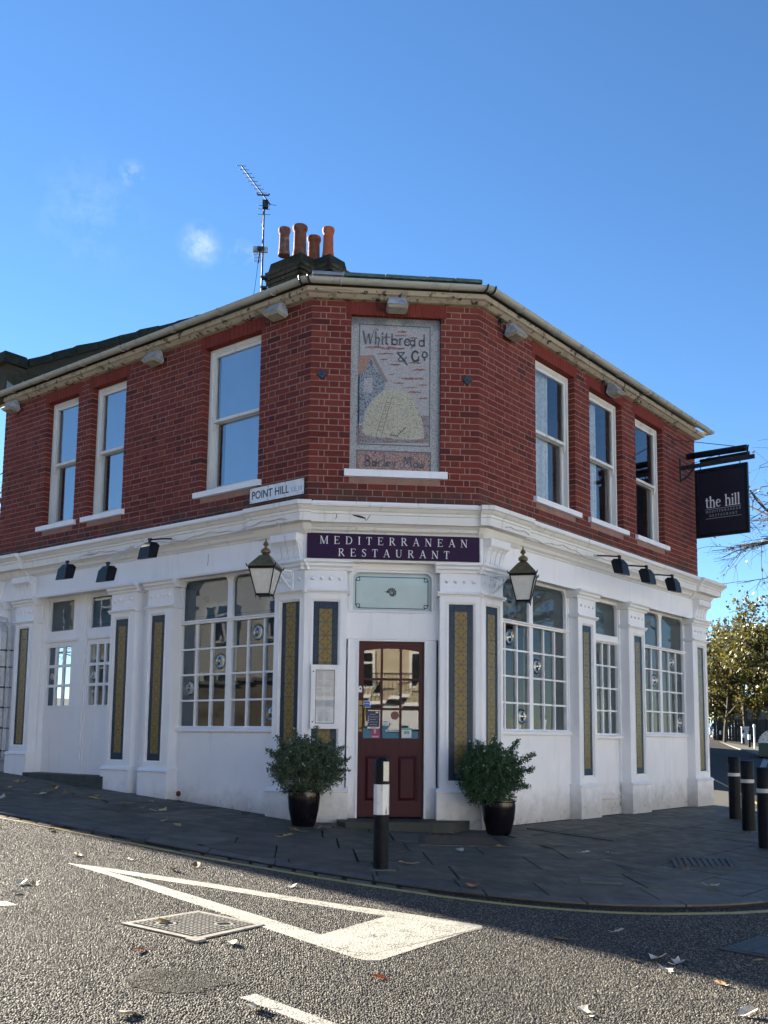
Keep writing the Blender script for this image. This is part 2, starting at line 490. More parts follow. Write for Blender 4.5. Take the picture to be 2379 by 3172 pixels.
# tiles: local x across, y up, pattern repeats once per tile
def tile_mat():
    t = NT('ochre_quatrefoil_tile')
    o = t.new('ShaderNodeTexCoord').outputs['Object']
    s = t.sep(o)
    x = t.math('DIVIDE', s[0], 0.076); y = t.math('DIVIDE', s[1], 0.076)
    ax = t.math('ABSOLUTE', x); ay = t.math('ABSOLUTE', y)
    dia = t.math('ADD', t.math('MULTIPLY', ax, 0.92), ay)
    # four petals
    r1 = t.math('SQRT', t.math('ADD', t.math('POWER', t.math('SUBTRACT', ax, 0.45), 2), t.math('POWER', ay, 2)))
    r2 = t.math('SQRT', t.math('ADD', t.math('POWER', ax, 2), t.math('POWER', t.math('SUBTRACT', ay, 0.52), 2)))
    r0 = t.math('SQRT', t.math('ADD', t.math('POWER', ax, 2), t.math('POWER', ay, 2)))
    pet = t.math('MINIMUM', t.math('MINIMUM', r1, r2), t.math('ADD', r0, 0.02))
    och = (0.225, 0.175, 0.075); olive = (0.090, 0.075, 0.024); mauve = (0.19, 0.165, 0.135); brown = (0.06, 0.04, 0.013); gold = (0.27, 0.20, 0.065)
    k = t.mix(t.ramp(t.noise(70, 4, 0.6, o), 0.35, 0.65), och, (0.18, 0.13, 0.045))
    ring = t.math('LESS_THAN', t.math('ABSOLUTE', t.math('SUBTRACT', dia, 1.02)), 0.13)
    k = t.mix(ring, k, mauve)
    inside = t.math('LESS_THAN', dia, 0.88)
    k = t.mix(inside, k, olive)
    petm = t.math('LESS_THAN', pet, 0.40)
    k = t.mix(petm, k, brown)
    petm2 = t.math('LESS_THAN', pet, 0.33)
    k = t.mix(petm2, k, t.mix(t.ramp(t.noise(90, 3, 0.6, o), 0.4, 0.6), (0.185, 0.125, 0.025), (0.24, 0.17, 0.045)))
    k = t.mix(t.math('LESS_THAN', r0, 0.20), k, gold)
    k = t.mix(t.math('LESS_THAN', r0, 0.09), k, brown)
    k = t.mix(t.math('GREATER_THAN', ax, 0.955), k, (0.06, 0.085, 0.025))
    k = t.mix(t.math('GREATER_THAN', ay, 0.975), k, (0.10, 0.08, 0.03))
    t.col(k); t.rough(0.22)
    t.b.inputs['Specular IOR Level'].default_value = 0.22
    h = t.math('ADD', t.math('MULTIPLY', t.noise(55, 3, 0.5, None), 0.8), pet)
    t.bump(h, 0.35, 0.004)
    return t.mat
def blue_mat():
    t = NT('mottled_blue_tile')
    o = t.new('ShaderNodeTexCoord').outputs['Object']
    k = t.mix(t.ramp(t.noise(120, 5, 0.7), 0.40, 0.62), (0.008, 0.022, 0.048), (0.026, 0.060, 0.100))
    t.col(k); t.rough(0.25)
    t.b.inputs['Specular IOR Level'].default_value = 0.2
    t.bump(t.noise(70, 3), 0.35, 0.003)
    return t.mat
MAT['tile'] = tile_mat()
MAT['bluetile'] = blue_mat()
MAT['greentile'] = simple('olive_tile_strip', (0.065, 0.075, 0.025), 0.2, var=0.3)
MAT['grout'] = simple('dark_grout', (0.07, 0.07, 0.06), 0.9)

# mosaic: small squares with grout, per colour
def mosaic_mat(name, a, b, c=None, amt=0.15, scale=95):
    t = NT(name)
    p = t.pos(); s = t.sep(p)
    cb = t.new('ShaderNodeCombineXYZ')
    t.l.new(t.math('ADD', s[0], t.math('MULTIPLY', t.noise(6, 2), 0.03)), cb.inputs[0])
    t.l.new(t.math('ADD', s[2], t.math('MULTIPLY', t.noise(5, 2), 0.03)), cb.inputs[1])
    v = t.vor(scale, 'F1', cb.outputs[0], 0.35)
    e = t.vor(scale, 'DISTANCE_TO_EDGE', cb.outputs[0], 0.35)
    rr = t.sep(v.outputs['Color'])
    k = t.mix(rr[0], a, b)
    if c: k = t.mix(t.math('GREATER_THAN', rr[1], 1 - amt), k, c)
    k = t.mix(t.ramp(e.outputs['Distance'], 0.03, 0.10), (0.16, 0.165, 0.17), k)
    z = s[2]
    k = t.mix(t.ramp(t.math('ADD', z, t.ramp(t.noise(5, 5), 0.2, 0.8, -0.08, 0.08)), 5.62, 5.80, 0, 0.75, True), k, (0.04, 0.042, 0.04))
    t.col(k); t.rough(0.5); t.bump(t.ramp(e.outputs['Distance'], 0.0, 0.12), 0.3, 0.002)
    return t.mat
MAT['mos_border'] = mosaic_mat('mosaic_pale_border', (0.36, 0.355, 0.34), (0.50, 0.49, 0.47), (0.24, 0.24, 0.24), 0.15)
MAT['mos_sky'] = mosaic_mat('mosaic_grey_sky', (0.36, 0.345, 0.345), (0.50, 0.475, 0.465), (0.36, 0.27, 0.25), 0.12)
MAT['mos_dark'] = mosaic_mat('mosaic_dark_grey', (0.075, 0.08, 0.095), (0.12, 0.12, 0.13))
MAT['mos_red'] = mosaic_mat('mosaic_red_cloud', (0.30, 0.10, 0.065), (0.36, 0.17, 0.11), (0.16, 0.06, 0.05), 0.3)
MAT['mos_orange'] = mosaic_mat('mosaic_orange_roof', (0.38, 0.18, 0.11), (0.42, 0.24, 0.15), (0.30, 0.13, 0.09), 0.3)
MAT['mos_blue'] = mosaic_mat('mosaic_blue_wall', (0.17, 0.21, 0.25), (0.33, 0.36, 0.38), (0.05, 0.06, 0.08), 0.28)
MAT['mos_hay'] = mosaic_mat('mosaic_straw', (0.46, 0.42, 0.30), (0.56, 0.52, 0.38), (0.30, 0.27, 0.19), 0.2)
MAT['mos_brown'] = mosaic_mat('mosaic_brown_timber', (0.22, 0.17, 0.14), (0.28, 0.23, 0.19))
MAT['mos_ground'] = mosaic_mat('mosaic_mauve_ground', (0.22, 0.19, 0.20), (0.32, 0.28, 0.28), (0.10, 0.06, 0.06), 0.2)
MAT['mos_panel'] = mosaic_mat('mosaic_salmon_panel', (0.36, 0.18, 0.13), (0.46, 0.30, 0.22), (0.13, 0.05, 0.05), 0.25)

# road and paving
def asphalt_mat():
    t = NT('worn_asphalt')
    p = t.pos()
    v = t.vor(75, 'F1', p); e = t.vor(75, 'DISTANCE_TO_EDGE', p)
    v2 = t.vor(170, 'F1', p)
    rr = t.sep(v.outputs['Color'])
    stone = t.mix(rr[0], (0.050, 0.048, 0.045), (0.16, 0.152, 0.138))
    stone = t.mix(t.math('GREATER_THAN', rr[1], 0.9), stone, (0.30, 0.275, 0.235))
    k = t.mix(t.ramp(v.outputs['Distance'], 0.32, 0.60), stone, (0.014, 0.014, 0.014))
    k = t.mix(t.ramp(t.noise(1.3, 6, 0.6), 0.4, 0.75, 0, 0.5), k, (0.035, 0.034, 0.033))
    k = t.mix(t.ramp(t.noise(0.35, 3), 0.4, 0.7, 0, 0.2), k, (0.12, 0.11, 0.095))
    t.col(k)
    t.rough(t.ramp(rr[2], 0, 1, 0.6, 0.9))
    t.b.inputs['Specular IOR Level'].default_value = 0.12
    h = t.math('ADD', t.ramp(v.outputs['Distance'], 0.0, 0.7, 1.0, 0.0), t.math('MULTIPLY', t.noise(210, 3), 0.5))
    h = t.math('ADD', h, t.math('MULTIPLY', t.math('MULTIPLY', rr[0], 0.5), 1.0))
    t.bump(h, 0.8, 0.008)
    return t.mat
MAT['asphalt'] = asphalt_mat()
def marking_mat(name, c, worn, thresh):
    t = NT(name)
    p = t.pos()
    v = t.vor(75, 'F1', p)
    n = t.noise(9, 7, 0.7)
    k = t.mix(t.ramp(t.noise(3, 4), 0.3, 0.7), tuple(x * 0.82 for x in c), c)
    gaps = t.math('MULTIPLY', t.ramp(v.outputs['Distance'], 0.5, 0.62), t.ramp(n, thresh - 0.12, thresh + 0.03))
    wornm = t.math('MAXIMUM', gaps, t.ramp(n, thresh + 0.12, thresh + 0.2))
    k = t.mix(wornm, k, worn)
    t.col(k); t.rough(0.6)
    h = t.math('ADD', t.ramp(v.outputs['Distance'], 0.0, 0.7, 1.0, 0.0), t.math('MULTIPLY', t.noise(210, 3), 0.5))
    t.bump(h, 0.35, 0.006)
    return t.mat
def chip_mat():
    t = NT('road_chipping')
    g = t.new('ShaderNodeNewGeometry'); r = g.outputs['Random Per Island']
    cr = t.new('ShaderNodeValToRGB'); e = cr.color_ramp.elements
    e[0].color = (0.045, 0.043, 0.040, 1); e[1].color = (0.34, 0.31, 0.25, 1)
    for p_, c in ((0.3, (0.062, 0.058, 0.051)), (0.6, (0.115, 0.107, 0.092)), (0.85, (0.185, 0.17, 0.14)), (0.95, (0.22, 0.20, 0.165))):
        x = e.new(p_); x.color = (*c, 1)
    t.l.new(r, cr.inputs[0])
    k = t.mix(t.ramp(t.noise(1.1, 5), 0.42, 0.72, 0, 0.45), cr.outputs[0], (0.05, 0.046, 0.042))
    t.col(k); t.rough(0.72); t.b.inputs['Specular IOR Level'].default_value = 0.2
    return t.mat
MAT['chip'] = chip_mat()
MAT['whiteline'] = marking_mat('worn_white_road_paint', (0.36, 0.35, 0.305), (0.05, 0.048, 0.044), 0.60)
MAT['yellowline'] = marking_mat('worn_yellow_road_paint', (0.50, 0.36, 0.11), (0.15, 0.12, 0.06), 0.62)
MAT['patch'] = simple('fine_tar_patch', (0.030, 0.029, 0.027), 0.9, var=0.6, scale=70, bump=1.0, bscale=160, spec=0.1)
def stone_mat(name, cols, rough=0.7, bump=0.35):
    t = NT(name)
    oi = t.new('ShaderNodeObjectInfo')
    g = t.new('ShaderNodeNewGeometry')
    r = t.math('FRACT', t.math('ADD', oi.outputs['Random'], g.outputs['Random Per Island']))
    cr = t.new('ShaderNodeValToRGB')
    e = cr.color_ramp.elements
    e[0].color = (*cols[0], 1); e[1].color = (*cols[-1], 1)
    for i, c in enumerate(cols[1:-1]):
        x = e.new((i + 1) / (len(cols) - 1)); x.color = (*c, 1)
    t.l.new(r, cr.inputs[0])
    k = t.mix(t.ramp(t.noise(3.5, 7, 0.65), 0.35, 0.7, 0, 0.6), cr.outputs[0], tuple(x * 0.5 for x in cols[0]))
    k = t.mix(t.ramp(t.noise(24, 6, 0.7), 0.6, 0.75, 0, 0.45), k, tuple(min(1, x * 1.8) for x in cols[-1]))
    t.col(k); t.rough(t.ramp(t.noise(5, 5), 0.3, 0.7, rough - 0.2, rough + 0.15))
    mp = t.new('ShaderNodeMapping'); mp.inputs['Scale'].default_value = (1, 3, 1); t.l.new(t.pos(), mp.inputs[0])
    t.bump(t.math('ADD', t.noise(9, 7, 0.6, mp.outputs[0]), t.math('MULTIPLY', t.noise(90, 4), 0.3)), bump, 0.012)
    return t.mat
MAT['slab'] = stone_mat('york_stone_slab', [(0.050, 0.049, 0.038), (0.088, 0.083, 0.064), (0.070, 0.067, 0.052), (0.118, 0.108, 0.082), (0.060, 0.062, 0.052)])
MAT['tactile'] = stone_mat('ribbed_buff_slab', [(0.082, 0.070, 0.055), (0.098, 0.082, 0.065)], 0.8)
MAT['kerb'] = stone_mat('granite_kerb', [(0.075, 0.076, 0.072), (0.10, 0.098, 0.092), (0.125, 0.12, 0.11)])
MAT['joint'] = simple('gritty_joint', (0.016, 0.016, 0.011), 1.0, var=0.5, scale=20)
MAT['step'] = stone_mat('old_stone_step', [(0.05, 0.054, 0.045), (0.06, 0.062, 0.05)], 0.8)
MAT['earth'] = simple('verge_earth_and_grass', (0.05, 0.055, 0.025), 1.0, var=0.5, scale=0.6)
# plants
def leaf_mat(name, cols, transl=0.3, rough=0.5):
    t = NT(name)
    out = t.n['Material Output']
    g = t.new('ShaderNodeNewGeometry')
    cr = t.new('ShaderNodeValToRGB'); cr.color_ramp.interpolation = 'LINEAR'
    e = cr.color_ramp.elements
    e[0].color = (*cols[0], 1); e[1].color = (*cols[-1], 1)
    for i, c in enumerate(cols[1:-1]):
        x = e.new((i + 1) / (len(cols) - 1)); x.color = (*c, 1)
    t.l.new(g.outputs['Random Per Island'], cr.inputs[0])
    t.col(cr.outputs[0]); t.rough(rough)
    tl = t.new('ShaderNodeBsdfTranslucent'); t.l.new(cr.outputs[0], tl.inputs[0])
    mx = t.new('ShaderNodeMixShader'); mx.inputs[0].default_value = transl
    t.l.new(t.b.outputs[0], mx.inputs[1]); t.l.new(tl.outputs[0], mx.inputs[2]); t.l.new(mx.outputs[0], out.inputs['Surface'])
    return t.mat
MAT['shrub'] = leaf_mat('small_green_leaves', [(0.022, 0.060, 0.028), (0.050, 0.115, 0.048), (0.040, 0.092, 0.038), (0.090, 0.165, 0.075)], 0.25)
MAT['shrub2'] = leaf_mat('grey_green_leaves', [(0.040, 0.068, 0.036), (0.085, 0.125, 0.065), (0.13, 0.17, 0.105), (0.060, 0.095, 0.048)], 0.25)
MAT['petal'] = leaf_mat('white_petals', [(0.7, 0.7, 0.66), (0.8, 0.8, 0.78)], 0.3)
MAT['stem'] = simple('woody_stem', (0.07, 0.05, 0.03), 0.9)
MAT['bark'] = simple('grey_bark', (0.045, 0.038, 0.03), 0.95, var=0.4, scale=4, bump=0.6, bscale=14)
MAT['autumn'] = leaf_mat('autumn_leaves', [(0.045, 0.055, 0.016), (0.085, 0.080, 0.018), (0.15, 0.125, 0.02), (0.055, 0.045, 0.015), (0.055, 0.07, 0.02)], 0.4)
MAT['golden'] = leaf_mat('golden_leaves', [(0.30, 0.19, 0.02), (0.42, 0.30, 0.04), (0.24, 0.14, 0.02)], 0.5)
MAT['brownleaf'] = leaf_mat('brown_dry_leaves', [(0.05, 0.028, 0.014), (0.09, 0.05, 0.022), (0.06, 0.035, 0.015)], 0.35)
MAT['fall_brown'] = simple('fallen_brown_leaf', (0.20, 0.12, 0.055), 0.6, var=0.3, scale=60)
MAT['fall_yellow'] = simple('fallen_yellow_leaf', (0.42, 0.29, 0.08), 0.6, var=0.25, scale=60)
MAT['fall_orange'] = simple('fallen_orange_leaf', (0.50, 0.13, 0.025), 0.55, var=0.25, scale=60)
MAT['fall_pale'] = simple('fallen_pale_leaf', (0.50, 0.46, 0.38), 0.6, var=0.2, scale=60)
# ------------------------------------------------------------------ plan of the corner building
WD = 1.96924
AL, AR = 0.75401, 0.79655
cL = Vector((-WD / 2, 0)); cR = Vector((WD / 2, 0))
dL = Vector((-math.cos(AL), math.sin(AL))); nL = Vector((-math.sin(AL), -math.cos(AL)))
dR = Vector((math.cos(AR), math.sin(AR))); nR = Vector((math.sin(AR), -math.cos(AR)))
dC = Vector((1, 0)); nC = Vector((0, -1))
WALL = {'L': (cL, dL, nL), 'C': (Vector((0, 0)), dC, nC), 'R': (cR, dR, nR)}
def W(w, s, o, z):
    O, d, n = WALL[w]
    q = O + d * s + n * o
    return Vector((q.x, q.y, z))
def wbox(mb, w, s0, s1, o0, o1, z0, z1, mi=0):
    O, d, n = WALL[w]
    d3 = Vector((d.x, d.y, 0)); n3 = Vector((n.x, n.y, 0))
    a = W(w, s0, o0, z0)
    if w == 'L':   # keep a right-handed box
        mb.box(W(w, s1, o0, z0), d3 * (s0 - s1), n3 * (o1 - o0), Vector((0, 0, z1 - z0)), mi)
    else:
        mb.box(W(w, s0, o1, z0), d3 * (s1 - s0), n3 * (o0 - o1), Vector((0, 0, z1 - z0)), mi)
def wprism(mb, w, prof, s0, s1, mi=0):
    """profile (off, z) run along the wall from s0 to s1"""
    mb.hexa([W(w, s0, o, z) for o, z in prof], [W(w, s1, o, z) for o, z in prof], mi)
def sweep(mb, path, prof, mi=0):
    """path: [(point2d, normal before, normal after)], prof: closed loop (off, z); mitred"""
    rings = []
    for P, n1, n2 in path:
        mv = (n1 + n2) / (1 + n1.dot(n2))
        rings.append([Vector((P.x + mv.x * o, P.y + mv.y * o, z)) for o, z in prof])
    k = len(prof)
    base = len(mb.v)
    for r in rings: mb.v += [tuple(p) for p in r]
    for i in range(len(rings) - 1):
        for j in range(k):
            jj = (j + 1) % k
            mb.f.append((base + i * k + j, base + i * k + jj, base + (i + 1) * k + jj, base + (i + 1) * k + j)); mb.m.append(mi)
    mb.f.append(tuple(base + j for j in reversed(range(k)))); mb.m.append(mi)
    mb.f.append(tuple(base + (len(rings) - 1) * k + j for j in range(k))); mb.m.append(mi)
def wpt(w, s): 
    O, d, n = WALL[w]; return O + d * s

SEND_L, SEND_R = 6.50, 6.52      # ends of the brick storey
LOW_L, LOW_R = 9.2, 6.72         # ends of the shopfront
backL = -nL; backR = -nR
Z_ARCH, Z_SILL, Z_TOP, Z_LEDGE = 5.786, 3.835, 5.965, 3.45

def ground_z(x, y):
    r = math.hypot(x, y); f = 1.0 if r < 95 else 95 / r
    return -0.075 + (-0.0468 * x + 0.0366 * y) * f
ROAD_DROP = -0.032

B = empty('corner_restaurant', (0, 1.2, 0), 'red brick corner restaurant with white tiled shopfront and angled front door', 'building')

# ------------------------------------------------------------------ brick storey
holes = {'L': [(0.83, 1.85), (3.45, 4.23), (4.56, 5.33)], 'C': [(-0.52, 0.53)], 'R': [(1.29, 2.32), (2.745, 3.76), (4.21, 5.206)]}
span = {'L': (0.0, SEND_L), 'C': (-WD / 2, WD / 2), 'R': (0.0, SEND_R)}
ZB = 3.40
# mortar backing with the openings left out
mw = MB()
for w in 'LCR':
    s0, s1 = span[w]
    e = 0.004
    cur = s0
    for a, b in sorted(holes[w]):
        wbox(mw, w, cur, a - e, -0.22, -0.0045, ZB, Z_TOP)
        wbox(mw, w, a - e, b + e, -0.22, -0.0045, ZB, Z_SILL + 0.03)
        wbox(mw, w, a - e, b + e, -0.22, -0.0045, Z_ARCH + e, Z_TOP)
        cur = b + e
    wbox(mw, w, cur, s1, -0.22, -0.0045, ZB, Z_TOP)
# flank walls closing the storey
for w, s1, bk in (('L', SEND_L, backL), ('R', SEND_R, backR)):
    P = wpt(w, s1); O, d, n = WALL[w]
    a = P - d * 0.2 - n * 0.03
    mw.box((a.x, a.y, ZB), Vector((d.x, d.y, 0)) * 0.2, Vector((bk.x, bk.y, 0)) * 6.0, (0, 0, Z_TOP - ZB))
brick_wall = part('brick_wall', mw, MAT['mortar'], B)

brick_cache = {}
def brick_mesh(l, h, d):
    key = (round(l, 3), round(h, 3), round(d, 3))
    if key not in brick_cache:
        b = MB(); l, h, d = key; e = 0.003
        # front face with a worn, eased arris; local x along, y up, z out of the wall
        f = [(-l/2+e, -h/2+e, 0), (l/2-e, -h/2+e, 0), (l/2-e, h/2-e, 0), (-l/2+e, h/2-e, 0)]
        m_ = [(-l/2, -h/2, -e), (l/2, -h/2, -e), (l/2, h/2, -e), (-l/2, h/2, -e)]
        k_ = [(-l/2, -h/2, -d), (l/2, -h/2, -d), (l/2, h/2, -d), (-l/2, h/2, -d)]
        b.v = f + m_ + k_
        b.f = [(0, 1, 2, 3)]
        for i in range(4):
            j = (i + 1) % 4
            b.f.append((4 + i, 4 + j, j, i)); b.f.append((8 + i, 8 + j, 4 + j, 4 + i))
        b.m = [0] * len(b.f)
        brick_cache[key] = (make_mesh('brick', b, MAT['brick']), b)
    return brick_cache[key]
def wallM(w, s, o, z, tilt=0.0):
    """frame with local x to the viewer's right, y up, z out of the wall"""
    O, d, n = WALL[w]
    x = Vector((d.x, d.y, 0)) * (-1 if w == 'L' else 1)
    y = Vector((0, 0, 1)); zz = Vector((n.x, n.y, 0))
    M = Matrix((x, y, zz)).transposed().to_4x4()
    M.translation = W(w, s, o, z)
    if tilt: M = M @ Matrix.Rotation(tilt, 4, 'Z')
    return M
COURSE = 0.075
# the course line at 5.799 runs right round the building
k0 = -32
def runs(w, z0, z1):
    s0, s1 = span[w]
    out = []; cur = s0; kind0 = 'end'
    for a, b in sorted(holes[w]):
        if z1 > Z_SILL - 0.01 and z0 < Z_ARCH - 0.02:
            out.append((cur, a)); cur = b
        elif z0 >= Z_ARCH - 0.02:
            out.append((cur, a - 0.07)); cur = b + 0.07
    out.append((cur, s1))
    return out
stuff_bricks = MB(); n_single = 0; JT = 0.0115
wanted = []
for w in 'CLR':
    for k in range(k0, 3):
        z0 = 5.799 + k * COURSE; z1 = z0 + COURSE - JT
        if z0 < Z_LEDGE - 0.06: continue
        if z1 > Z_TOP + 0.01: z1 = Z_TOP
        for ri, (a, b) in enumerate(runs(w, z0, z1)):
            rev = (w == 'C' and ri == len(runs(w, z0, z1)) - 1 and len(runs(w, z0, z1)) > 1)
            pos = 0.0; L = b - a
            seq = []
            odd = (k % 2 != 0)
            pat = [0.215, 0.1025] if not odd else [0.1025, 0.052]
            i = 0
            while pos < L - 0.012:
                if odd and i < 2: ln = pat[i]
                elif odd: ln = [0.215, 0.1025][(i) % 2]
                else: ln = pat[i % 2]
                ln += rng.uniform(-0.004, 0.004)
                if pos + ln > L - 0.045: ln = L - pos
                seq.append((pos, ln)); pos += ln + JT; i += 1
            for p_, ln in seq:
                s_a = (b - p_ - ln) if rev else a + p_
                wanted.append((w, s_a, ln, z0, z1))
for w, s_a, ln, z0, z1 in wanted:
    h = z1 - z0
    me, b = brick_mesh(round(ln, 3), round(h, 3), 0.100)
    proud = rng.uniform(-0.0025, 0.0025)
    M = wallM(w, s_a + ln / 2, proud, (z0 + z1) / 2 + rng.uniform(-0.001, 0.001), rng.uniform(-0.006, 0.006))
    if w == 'C' and n_single < 262:
        inst('brick', me, brick_wall, M); n_single += 1
    else:
        stuff_bricks.add(b, M)
# flat arches of thin rubbed bricks; the mosaic's arch is laid brick by brick
arch_stuff = MB()
for w in 'CLR':
    for a, b in holes[w]:
        n = int(round((b - a + 0.14) / 0.075))
        for i in range(n):
            ln = (b - a + 0.136) / n
            s_a = a - 0.068 + i * ln
            key = ('arch', round(ln - 0.003, 3))
            if key not in brick_cache:
                bb = MB(); bb.add(brick_mesh(round(ln - 0.003, 3), 0.176, 0.11)[1])
                brick_cache[key] = (make_mesh('brick', bb, MAT['arch']), bb)
            me, b3 = brick_cache[key]
            M = wallM(w, s_a + ln / 2, 0.002, Z_ARCH + 0.088)
            if w == 'C': inst('brick', me, brick_wall, M)
            else: arch_stuff.add(b3, M)
o = part('bricks', stuff_bricks, MAT['brick'], brick_wall, kind='stuff')
o = part('arch_bricks', arch_stuff, MAT['arch'], brick_wall, kind='stuff')

# ------------------------------------------------------------------ eaves, gutter and roof
upath = [(wpt('L', SEND_L) + backL * 5.5, -(-dL), -(-dL)), (wpt('L', SEND_L), dL, nL), (cL, nL, nC), (cR, nC, nR), (wpt('R', SEND_R), nR, dR), (wpt('R', SEND_R) + backR * 5.5, dR, dR)]
ev = MB()
sweep(ev, upath, [(0.0, 5.945), (0.055, 5.950), (0.085, 5.972), (0.10, 5.985), (0.13, 5.995), (0.135, 6.05), (0.0, 6.06)])
eaves = part('eaves_board', ev, MAT['eaves'], B)
gp = [(0.205 + 0.055 * math.cos(a), 6.105 + 0.055 * math.sin(a)) for a in [math.pi + math.pi * i / 10 for i in range(11)]]
gp += [(0.205 + 0.048 * math.cos(a), 6.105 + 0.048 * math.sin(a)) for a in [2 * math.pi - math.pi * i / 10 for i in range(11)]]
gt = MB(); sweep(gt, upath, gp)
gutter = part('gutter', gt, MAT['gutter'], B, smooth=30)
gb = MB()
for w, ss in (('L', (0.45, 1.35, 2.25, 3.2, 3.3, 4.2, 5.1, 6.0)), ('C', (-0.66, 0.62)), ('R', (0.6, 1.5, 2.4, 3.3, 4.2, 5.1, 6.0))):
    for s in ss:
        gb.tube([W(w, s, 0.205 + 0.060 * math.cos(a), 6.105 + 0.060 * math.sin(a)) for a in [math.pi * (1 + i / 8) for i in range(9)]], 0.008, 5)
part('gutter_clip', gb, MAT['gutter'], B)
# union joints where the gutter turns
gj = MB()
for P, n in ((cL, (nL + nC) / (1 + nL.dot(nC))), (cR, (nR + nC) / (1 + nR.dot(nC)))):
    for dd in (-0.10, 0.10):
        q = P + n * 0.205
        ax = (nC if dd > 0 else nL).normalized()
        gj.tube([Vector((q.x, q.y, 6.105)) + Vector((n.x, n.y, 0)).cross(Vector((0, 0, 1))) * dd * 0.5 + Vector((0, 0, -0.062 * math.sin(a))) + Vector((n.x, n.y, 0)).normalized() * (0.062 * math.cos(a)) for a in [math.pi * i / 8 for i in range(9)]], 0.012, 5)
part('gutter_joint', gj, MAT['iron'], B)
# low pitched roof rising from the eaves to a ridge well behind the front
rf = MB()
def inset(P, mv, d, z): return Vector((P.x - mv.x * d, P.y - mv.y * d, z))
mvL = (nL + nC) / (1 + nL.dot(nC)); mvR = (nR + nC) / (1 + nR.dot(nC))
eL = wpt('L', SEND_L) + nL * 0.16; eR = wpt('R', SEND_R) + nR * 0.16
pL = cL + mvL * 0.16; pR = cR + mvR * 0.16
ridge = Vector((0.1, 4.6, 7.35))
rl = wpt('L', SEND_L) + backL * 4.2; rr_ = wpt('R', SEND_R) + backR * 4.2
v3 = lambda p, z: Vector((p.x, p.y, z))
rf.quad(v3(eL, 6.12), v3(pL, 6.12), ridge, v3(rl, 7.55))
rf.tri(v3(pL, 6.12), v3(pR, 6.12), ridge)
rf.quad(v3(pR, 6.12), v3(eR, 6.12), v3(rr_, 7.2), ridge)
back = Vector((0.2, 9.5, 6.1))
rf.tri(v3(rl, 7.55), ridge, back); rf.tri(ridge, v3(rr_, 7.2), back)
roof = part('roof', rf, MAT['slate'], B)
# half-round tiles capping the eaves over the angled front: lead at the left, mossy clay for the rest
xs = [-0.985, -0.62, -0.13, 0.37, 0.70, 1.02]
for i in range(5):
    t = MB(); K = 8
    a0, a1 = xs[i] , xs[i + 1] - 0.006
    ring = []
    for x in (a0, a1):
        rr2 = 0.062 + (0.004 if x == a0 else 0.0)
        ring.append([Vector((x, -0.02 - rr2 * math.cos(math.pi * j / K), 6.218 + rr2 * math.sin(math.pi * j / K))) for j in range(K + 1)])
    for j in range(K):
        t.quad(ring[0][j], ring[1][j], ring[1][j + 1], ring[0][j + 1])
    t.poly(ring[0]); t.poly(ring[1])
    part('ridge_tile', t, MAT['lead'] if i == 0 else MAT['ridge'], roof, smooth=50, label='grey lead roll' if i == 0 else None)
# party parapet at the uphill end, mossy coping and stepped lead flashing
pp = MB()
O, d, n = WALL['L']
def PP(s, off, z): return W('L', s, off, z)
slope = (8.67 - 6.79) / (3.524 - 0.227)
pp.hexa([PP(6.36, 0.16, 5.98), PP(6.58, 0.16, 5.98), PP(6.58, -5.0, 5.98), PP(6.36, -5.0, 5.98)],
        [PP(6.36, 0.10, 6.62), PP(6.58, 0.10, 6.62), PP(6.58, -5.0, 6.62 + slope * 4.75), PP(6.36, -5.0, 6.62 + slope * 4.75)])
par = part('parapet_wall', pp, MAT['stackbrick'], B)
# parapet bricks (near end only; the slope behind is in deep shade)
for k in range(8):
    z0 = 6.02 + k * 0.075
    for j in range(7):
        off = 0.10 - (j + (0.5 if k % 2 else 0)) * 0.225
        ztop = 6.60 + max(0, (-off)) * slope
        bb = MB(); wbox(bb, 'L', 6.352, 6.362, off - 0.215, off, z0, z0 + 0.064)
        if z0 > 6.10 + max(0, -off) * 0.25 and z0 + 0.06 < ztop:
            part('brick', bb, MAT['stackbrick'], par)
cp = MB()
cp.hexa([PP(6.30, 0.20, 6.62), PP(6.64, 0.20, 6.62), PP(6.64, -0.22, 6.62), PP(6.30, -0.22, 6.62)],
        [PP(6.32, 0.17, 6.80), PP(6.62, 0.17, 6.80), PP(6.62, -0.20, 6.80), PP(6.32, -0.20, 6.80)])
zc0 = 6.60
for i in range(11):
    a = -0.24 - i * 0.42; b_ = a - 0.41
    za, zb = 6.66 + slope * (-a - 0.24), 6.66 + slope * (-b_ - 0.24)
    cp.hexa([PP(6.30, a, za), PP(6.64, a, za), PP(6.64, b_, zb), PP(6.30, b_, zb)],
            [PP(6.33, a, za + 0.13 + 0.015 * (i % 3)), PP(6.61, a, za + 0.13), PP(6.61, b_, zb + 0.13), PP(6.33, b_, zb + 0.13 + 0.012 * (i % 2))])
part('mossy_coping', cp, MAT['moss'], par)
fl = MB()
for i in range(9):
    a = 0.10 - i * 0.26
    zb = 6.14 + i * 0.26 * 0.285
    fl.hexa([PP(6.352, a, zb - 0.04), PP(6.352, a - 0.26, zb + 0.03), PP(6.352, a - 0.26, zb + 0.09), PP(6.352, a, zb + 0.20)],
            [PP(6.346, a, zb - 0.04), PP(6.346, a - 0.26, zb + 0.03), PP(6.346, a - 0.26, zb + 0.09), PP(6.346, a, zb + 0.20)])
part('stepped_flashing', fl, MAT['lead'], par)

